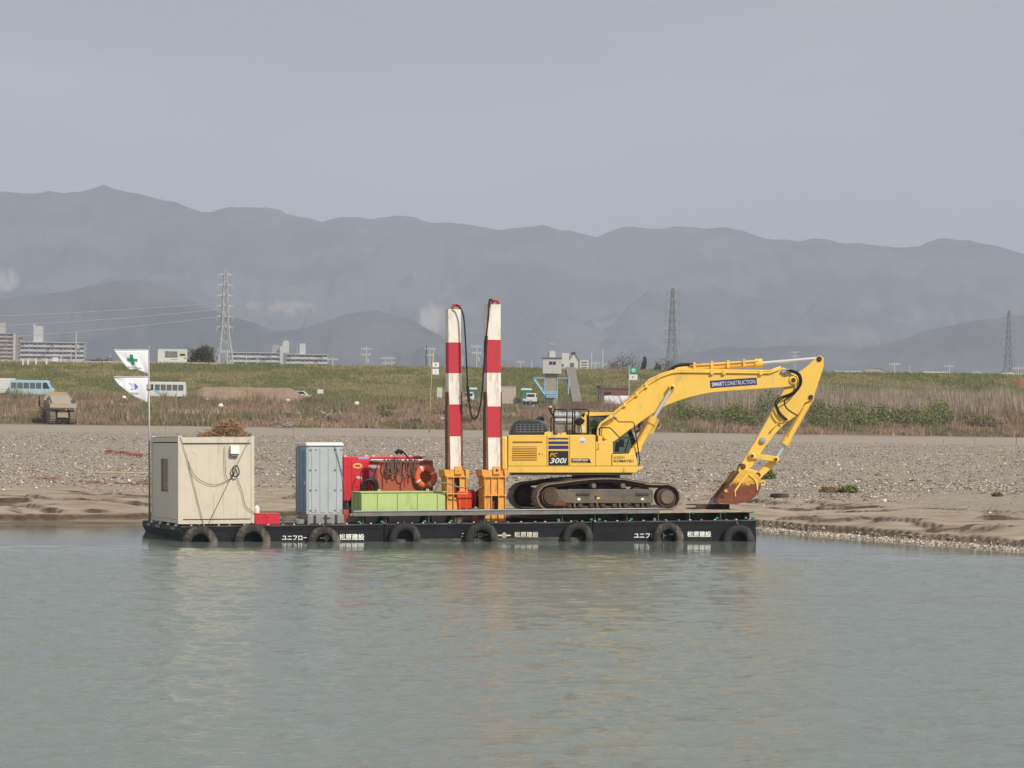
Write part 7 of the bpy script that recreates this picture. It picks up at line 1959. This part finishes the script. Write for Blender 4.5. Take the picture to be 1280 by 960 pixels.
# kerb along the levee crest
m = MB().box(gx(-120, 500), gx(290, 500), 500.6, 500.9, 10.2, 10.72)
o = m.build('levee_kerb', mat('pale_kerb_concrete', (0.55, 0.5, 0.42), 0.85)); o['kind'] = 'structure'
for px in (28, 34.3, 44, 57.5):
    D = 498.5 if px > 40 else 497.5; X = gx(px, D); o = MB().box(-0.14, 0.14, -0.12, 0.12, 0, 1.05).build('guide_post', WHITE, bevel=0.03); o.location = (X, D, gz(X, D)); tag(o, 'short white guide post near the top of the levee', 'post', 'white guide posts on the levee')
X, D = gx(69, 500), 499.6
t = local_thing('barrier', 'small white barrier beside a dotted marker post at the levee top', 'barrier', X, D, gz(X, D)); MB().box(-0.5, 0.5, -0.1, 0.1, 0.3, 1.0).build('panel', WHITE, t)
for x in (-0.4, 0.4): MB().box(x - 0.04, x + 0.04, -0.3, 0.3, -0.05, 0.3).build('foot', GALV, t)
for k in range(3): MB().lathe((0.95, 0, 0.25 + k * 0.32), (0, 0, 1), [(0, 0), (0.13, 0.04), (0.13, 0.2), (0, 0.24)], 8).build('marker', WHITE, t)

# ------------------------------------------------------------------ poles, pylons, wires
PG = mat('pale_concrete_pole', (0.5, 0.5, 0.49), 0.8); PD = mat('dark_steel_pole', (0.10, 0.11, 0.12), 0.6)
def pole(px, ytop, D, arms, m, r=0.19):
    X = gx(px, D); Zg = gz(X, D); H = G(px, ytop, D).z - Zg
    t = local_thing('utility_pole', 'thin utility pole with cross arms rising behind the levee', 'utility pole', X, D, Zg, group='utility poles behind the levee')
    MB().tube([(0, 0, 0), (0, 0, H)], [r, r * 0.65], 6).build('pole', m, t)
    for k in range(arms):
        z = H - 0.7 - k * 1.3; w = 1.15 - 0.2 * k
        MB().box(-w, w, -0.06, 0.06, z, z + 0.16).build('cross_arm', m, t)
        for x in (-w * 0.9, -w * 0.4, w * 0.45, w * 0.9): MB().lathe((x, 0, z + 0.161), (0, 0, 1), [(0, 0), (0.08, 0), (0.06, 0.25), (0, 0.25)], 6).build('insulator', WHITE, t)
    if random.random() < 0.5: MB().cyl((0.35, 0, H - 3.6), (0.35, 0, H - 2.7), 0.25, 10).build('transformer', m, t)
for a in ((457, 433, 640, 2, PG), (481, 445, 760, 2, PG), (489, 445, 780, 2, PG), (532, 432, 620, 0, PD), (536.5, 433, 620, 2, PG), (541, 436, 640, 0, PG), (595, 430, 600, 2, PG), (577.5, 445, 700, 0, PG), (738.5, 441, 620, 0, PG), (743, 451, 700, 1, PG), (752.5, 436, 600, 0, PG), (757, 453, 720, 1, PG),
          (650, 450, 800, 1, PG), (664, 449, 760, 0, PG), (1117.5, 452, 640, 1, PG), (1136.5, 457, 700, 0, PG), (1186, 455, 680, 1, PG), (1221, 463, 760, 1, PG), (1272, 457, 620, 2, PG), (993, 438, 900, 2, PG), (879, 452, 700, 0, PG), (94, 415, 620, 0, PG), (137, 444, 620, 0, PG), (88, 441, 640, 0, PG), (243.5, 446, 560, 0, PG), (415, 446, 640, 1, PG), (307, 443, 600, 1, PG), (283, 436, 590, 1, PG), (321, 444, 600, 0, PG)):
    pole(*a)
def pylon(label, px, ytop, D, m, r, wide_base):
    X = gx(px, D); Zg = 4.2; H = G(px, ytop, D).z - Zg
    t = local_thing('pylon', label, 'pylon', X, D, Zg, rad(20), 'lattice power pylons on the plain')
    def half(f):                                   # half width at relative height
        return np.interp(f, [0, 0.52, 1.0], [wide_base, 1.6, 0.5])
    leg = MB()
    fs_ = [0, 0.1, 0.2, 0.3, 0.4, 0.48, 0.55, 0.62, 0.69, 0.76, 0.83, 0.9, 1.0]
    for sx in (-1, 1):
        for sy in (-1, 1):
            MB().tube([(sx * half(f), sy * half(f), f * H) for f in fs_], [r * (1.25 - 0.6 * f) for f in fs_], 4).build('leg', m, t)
    br = MB()
    for a, b in zip(fs_[:-1], fs_[1:]):
        ha, hb = half(a), half(b)
        for sy in (-1, 1):
            br.tube([(-ha, sy * ha, a * H), (hb, sy * hb, b * H)], r * 0.5, 3); br.tube([(ha, sy * ha, a * H), (-hb, sy * hb, b * H)], r * 0.5, 3)
            br.tube([(sy * ha, -ha, a * H), (sy * hb, hb, b * H)], r * 0.5, 3); br.tube([(sy * ha, ha, a * H), (sy * hb, -hb, b * H)], r * 0.5, 3)
            br.tube([(-hb, sy * hb, b * H), (hb, sy * hb, b * H)], r * 0.45, 3)
    br.build('bracing', m, t)['kind'] = 'stuff'
    for k, f in enumerate((0.56, 0.64, 0.72, 0.80, 0.88, 0.96)):
        w = 4.4 - 0.25 * abs(k - 2)
        MB().prism([(-w, f * H - 0.15), (0, f * H - 0.25), (w, f * H - 0.15), (w, f * H + 0.1), (0, f * H + 1.1), (-w, f * H + 0.1)], -0.22, 0.22).build('cross_arm', m, t)
        for x in (-w + 0.2, w - 0.2): MB().cyl((x, 0, f * H - 2.0), (x, 0, f * H - 0.2), 0.16, 5).build('insulator', m, t)
    return X, D, H
PYL = mat('pylon_pale_steel', (0.42, 0.43, 0.44), 0.5); PYD = mat('pylon_dark_steel', (0.2, 0.205, 0.215), 0.6)
pylon('pale lattice power pylon beyond the levee and the low apartment blocks', 279.5, 337, 1300, PYL, 0.30, 5.6)
pylon('dark lattice power pylon rising behind the excavator boom', 839.3, 360, 1500, PYD, 0.28, 4.4)
pylon('dark distant power pylon rising behind the red flag pole', 1260, 388, 1750, PYD, 0.30, 4.6)
for k, (pa, pb, sag) in enumerate([((-40, 396.5), (272, 379), 2), ((-40, 409), (273, 387), 2.5), ((-40, 424), (274, 396), 3), ((286, 380), (900, 420), 16), ((286, 392), (900, 432), 14)]):
    D0, D1 = 1300, 1300 + (200 if k > 2 else 60)
    P = []
    for q in range(25):
        f = q / 24; px = pa[0] + (pb[0] - pa[0]) * f; py = pa[1] + (pb[1] - pa[1]) * f + sag * 4 * f * (1 - f); P.append(G(px, py, D0 + (D1 - D0) * f))
    tag(MB().tube(P, 0.16 if k < 3 else 0.08, 3).build('power_line', PYL, base=P[0]), 'thin sagging power line strung from the pale pylon over the plain', 'power line', 'power lines of the pale pylon')

# ------------------------------------------------------------------ buildings beyond the levee
def block(label, px0, px1, ytop, D, storeys, depth, wallm, railm, bays, rz=0.0, extra=None, floor_h=2.85):
    X0, X1 = gx(px0, D), gx(px1, D); w = X1 - X0; Zg = 4.2
    H = G((px0 + px1) / 2, ytop, D).z - Zg
    t = local_thing('apartment_block', label, 'building', (X0 + X1) / 2, D, Zg)
    MB().box(-w / 2, w / 2, 1.3, depth, 0, H - 0.4).build('wall', wallm, t)
    MB().box(-w / 2 - 0.3, w / 2 + 0.3, -0.2, depth + 0.2, H - 0.399, H).build('roof', railm, t)
    zb = H - 0.4
    for k in range(storeys):
        zt = zb - k * floor_h
        MB().box(-w / 2, w / 2, 0.0, 1.299, zt - floor_h, zt - floor_h + 0.18).build('balcony_slab', railm, t)
        for b in range(bays):
            x0 = -w / 2 + b * w / bays
            MB().box(x0 + 0.15, x0 + w / bays - 0.15, -0.02, 0.1, zt - floor_h + 0.181, zt - floor_h + 1.25 + 0.12 * (b % 3)).build('balcony_rail', railm if (b + k) % 7 else wallm, t)
            wi = MB().box(x0 + 0.4, x0 + w / bays - 0.5, 1.24, 1.299, zt - floor_h + 0.3, zt - 0.55).build('window', WINDARK, t)
        for b in range(bays + 1):
            x0 = -w / 2 + b * w / bays
            if b % 2 == 0: MB().box(x0 - 0.1, x0 + 0.1, 0.0, 1.299, zt - floor_h + 0.19, zt - 0.001).build('party_wall', wallm, t)
    if extra: extra(t, w, H)
    return t
APW = mat('apartment_wall', (0.33, 0.33, 0.35), 0.8); APR = mat('apartment_pale_rail', (0.56, 0.56, 0.55), 0.7); APP = mat('apartment_pink_wall', (0.36, 0.26, 0.24), 0.8)
def tank_house(px, w_, h_, base):
    def f(t, w, H):
        MB().box(base - w_ / 2, base + w_ / 2, 3, 8, H + 0.001, H + h_).build('roof_tower', APR, t); MB().box(base - w_ / 2 - .2, base - w_ / 2 + 1.0, 3, 4, H + h_ + .001, H + h_ + 1.6).build('antenna_box', APR, t)
    return f
block('long pale apartment block with a white roof tower beyond the levee', 24, 104, 427.5, 1800, 6, 12, APW, APR, 15, extra=tank_house(0, 5.4, 10.0, -9.5))
def pinkx(t, w, H):
    MB().box(-3, 3.0, 2, 8, H + 0.001, H + 7.5).build('roof_tower', mat('cream_tower', (0.5, 0.46, 0.42), 0.8), t); MB().box(w / 2 - 1.6, w / 2 - 0.1, -0.6, -0.03, 0, H - 0.5).build('stair_shaft', APR, t)
block('tall pinkish apartment block beside the long pale block', -22, 18.5, 416.5, 2050, 9, 12, APP, mat('apartment_pink_rail', (0.45, 0.38, 0.36), 0.8), 8, extra=pinkx, floor_h=2.8)
block('pink stepped apartment wing between the tall pink block and the pale block', 19.5, 27.5, 421, 2070, 8, 10, APP, mat('apartment_pink_rail', (0, 0, 0)), 2, floor_h=2.8)
def rx(t, w, H):
    MB().box(w / 2 - 1.5, w / 2 + 0.6, -0.6, 2, 0, H + 4.0).build('stair_shaft', APR, t)
    m = MB().prism([(-0.2, 0), (3.6, 0), (3.6, 6.2), (2.8, 7.8), (0.6, 7.8), (-0.2, 6.2)], 2, 7)
    for v in m.V: v.x += w / 2 + 0.2; v.z += H
    m.build('roof_tower', APR, t); MB().box(w / 2 - 6.5, w / 2 - 2.2, 3, 6, H + 0.001, H + 5.0).build('roof_tank', APW, t)
block('low grey apartment block with a rounded roof tower behind the pylon foot', 283, 352, 440.5, 1800, 5, 12, APW, APR, 10, extra=rx)
def rx2(t, w, H): MB().box(-w / 2 + 8, -w / 2 + 11.5, 2, 6, H + 0.001, H + 6.5).build('roof_tower', APR, t); MB().box(-w / 2 + 6.4, -w / 2 + 8, 3, 6, H + .001, H + 4.5).build('roof_tank', APW, t)
block('low pale apartment block with a small roof tower next to the rounded tower', 357, 408.5, 442.5, 1780, 5, 12, APW, APR, 9, extra=rx2)
# white building behind the gate tower
D = 700; X = gx(718, D)
t = local_thing('white_house', 'white gabled building with an annex behind the gate tower', 'building', X, D, 4.2)
s = D / F_PX
def wz(py): return G(718, py, D).z - 4.2
WB = mat('white_render', (0.62, 0.62, 0.60), 0.75, var=0.05)
MB().box((701.5 - 718) * s, (710.5 - 718) * s, 0, 5, 0, wz(441.3)).build('tower', WB, t)
MB().prism([((710.6 - 718) * s, 0), ((724 - 718) * s, 0), ((724 - 718) * s, wz(452)), ((718.5 - 718) * s, wz(443.5)), ((716 - 718) * s, wz(443.5)), ((710.6 - 718) * s, wz(450))], 0.5, 7).build('gable_wall', WB, t)
for a, b in (((709.6, 451.5), (716.2, 442.2)), ((718, 442.2), (725, 453))):
    MB().tube([((a[0] - 718) * s, 0.3, wz(a[1])), ((b[0] - 718) * s, 0.3, wz(b[1]))], 0.1, 4).build('roof_edge', mat('dark_roof_edge', (0.15, 0.15, 0.16), 0.7), t)
MB().box((712 - 718) * s, (717 - 718) * s, 0.4, 0.49, wz(459), wz(453.5)).build('window', WINGREY, t)
MB().box((724.1 - 718) * s, (735 - 718) * s, 0, 7, 0, wz(450.3)).build('annex', WB, t)
for k in range(3): MB().box((726 - 718) * s, (733.5 - 718) * s, -0.05, -0.002, wz(453.5 + 3.4 * k), wz(452 + 3.4 * k)).build('window', WINGREY, t)
MB().box((713.5 - 718) * s, (719 - 718) * s, 2, 5, wz(443), wz(440)).build('roof_plant', DARK, t)
MB().box((701 - 718) * s, (704 - 718) * s, -0.05, -0.002, wz(459), wz(455)).build('window', WINGREY, t)
def house(label, px0, px1, ytop, yeave, D, wallm, roofm, flat=False):
    X0, X1 = gx(px0, D), gx(px1, D); w = X1 - X0; px = (px0 + px1) / 2
    t = local_thing('low_building', label, 'building', (X0 + X1) / 2, D, 4.2); za, ze = G(px, ytop, D).z - 4.2, G(px, yeave, D).z - 4.2
    MB().box(-w / 2, w / 2, 0, 9, 0, ze).build('wall', wallm, t)
    if flat: MB().box(-w / 2 - 0.3, w / 2 + 0.3, -0.3, 9.3, ze + .001, za).build('roof', roofm, t)
    else:
        MB().prism([(-w / 2 - 0.5, ze + 0.001), (w / 2 + 0.5, ze + 0.001), (w * 0.12, za), (-w * 0.12, za)], -0.5, 9.5).build('roof', roofm, t)
    for k in range(4): MB().box(-w / 2 + (k + 0.3) * w / 4.2, -w / 2 + (k + 0.75) * w / 4.2, -0.05, -0.002, ze - 1.9, ze - 0.7).build('window', WINDARK, t)
RG = mat('tan_roof', (0.42, 0.38, 0.31), 0.8); RD = mat('dark_grey_roof', (0.16, 0.16, 0.17), 0.8)
house('pale hall with a broad hipped tan roof beyond the levee', 1075, 1112, 461.5, 467.5, 720, WB, RG)
house('dark gabled roof just behind the broad tan roofed hall', 1088, 1105, 460.3, 464, 760, RD, RD)
house('long low white flat roofed building beyond the levee', 1044, 1074, 463.6, 465.3, 740, WB, WB, True)
house('white flat roofed warehouse in the distance', 1154, 1183, 464.5, 466, 760, WB, WB, True)
house('grey flat roofed workshop beside the white warehouse', 1136, 1153, 465, 466.3, 790, RD, mat('pale_grey_roof', (0.4, 0.4, 0.4), 0.7), True)
house('small white gabled cottage beside a utility pole', 1256, 1270, 465.5, 470, 700, WB, WB)
house('small reddish house partly behind the spud pile', 627.5, 641, 457, 460.5, 800, mat('reddish_wall', (0.4, 0.28, 0.23), 0.8), mat('reddish_roof', (0.36, 0.25, 0.2), 0.8), True)
house('low pale shed roof beyond the levee left of the bamboo pole'.replace('left of', 'near'), 466, 479, 460.2, 461.5, 760, WB, WB, True)
# trees beyond the levee
BARK = mat('grey_brown_bark', (0.10, 0.08, 0.06), 0.9, var=0.3)
def tree(label, px, ytop, D, rx_, pal, wts, nleaf, lsz, conifer=False, seed=1, base=None, group=None):
    X = gx(px, D); Zg = gz(X, D) if base is None else base; H = G(px, ytop, D).z - Zg
    t = local_thing('tree', label, 'tree', X, D, Zg, group=group)
    tr = MB().tube([(0, 0, 0), (0.05, 0, H * 0.5), (0, 0.05, H * 0.93)], [0.022 * H, 0.015 * H, 0.004 * H], 7)
    r = random.Random(seed)
    for k in range(12):
        f = r.uniform(0.3, 0.85); a = r.uniform(0, 6.28); L_ = rx_ * (0.9 if not conifer else (1.1 - f)) * r.uniform(0.6, 1)
        tr.tube([(0, 0, f * H), (math.cos(a) * L_ * 0.5, math.sin(a) * L_ * 0.5, f * H + 0.25 * L_), (math.cos(a) * L_, math.sin(a) * L_, f * H + 0.6 * L_)], [0.007 * H, 0.005 * H, 0.002 * H], 4)
    tr.build('trunk', BARK, t)
    Vs, Cs = [], []
    for k in range(14):
        f = r.uniform(0.35, 0.92); a = r.uniform(0, 6.28); rr_ = rx_ * r.uniform(0.1, 0.7) * (1.25 - f if conifer else 1)
        v, c = leaf_cloud(math.cos(a) * rr_, math.sin(a) * rr_, f * H, rx_ * 0.45 * (1.3 - f if conifer else 1), rx_ * 0.45, H * 0.13, nleaf // 14, lsz, pal, wts, seed * 31 + k); Vs.append(v); Cs.append(c)
    Vs = np.concatenate(Vs).reshape(-1, 3); Cs = np.concatenate(Cs).reshape(-1, 3)
    o = big_mesh('crown', Vs, np.arange(len(Vs)).reshape(-1, 3), VEG, {'Col': Cs}); o.parent = t
TP = [(0.05, 0.06, 0.03), (0.07, 0.075, 0.04), (0.035, 0.045, 0.025)]
BP = [(0.14, 0.105, 0.085), (0.11, 0.085, 0.07), (0.18, 0.14, 0.11)]
tree('olive green tree behind the large information board', 248, 432.5, 516, 3.6, [(0.10, 0.095, 0.05), (0.075, 0.075, 0.04)], [1, 1], 2600, 0.28, seed=3)
tree('dark evergreen tree beyond the levee above the safety sign', 804.5, 447, 560, 1.5, TP, [1, 1, 1], 2600, 0.25, True, seed=5)
tree('dark evergreen tree beyond the levee next to the boom', 820, 449, 560, 1.9, TP, [1, 1, 1], 2600, 0.25, True, seed=6)
for k, (px, yt, r_) in enumerate([(765, 446, 3.2), (778, 441, 3.6), (790, 444, 3.2), (832, 447, 3.4), (848, 451, 3.0)]):
    tree('bare brownish tree in the hazy row beyond the levee', px, yt, 640 + k * 12, r_, BP, [1, 1, 1], 900, 0.22, seed=10 + k, group='bare trees beyond the levee')
for k, (px, yt, r_) in enumerate([(113, 449, 2.6), (127, 447, 2.4), (260, 441, 2.0)]):
    tree('small dull green tree just behind the levee crest', px, yt, 520, r_, [(0.09, 0.085, 0.05), (0.07, 0.07, 0.04)], [1, 1], 1200, 0.25, seed=30 + k, group='small trees behind the levee crest')
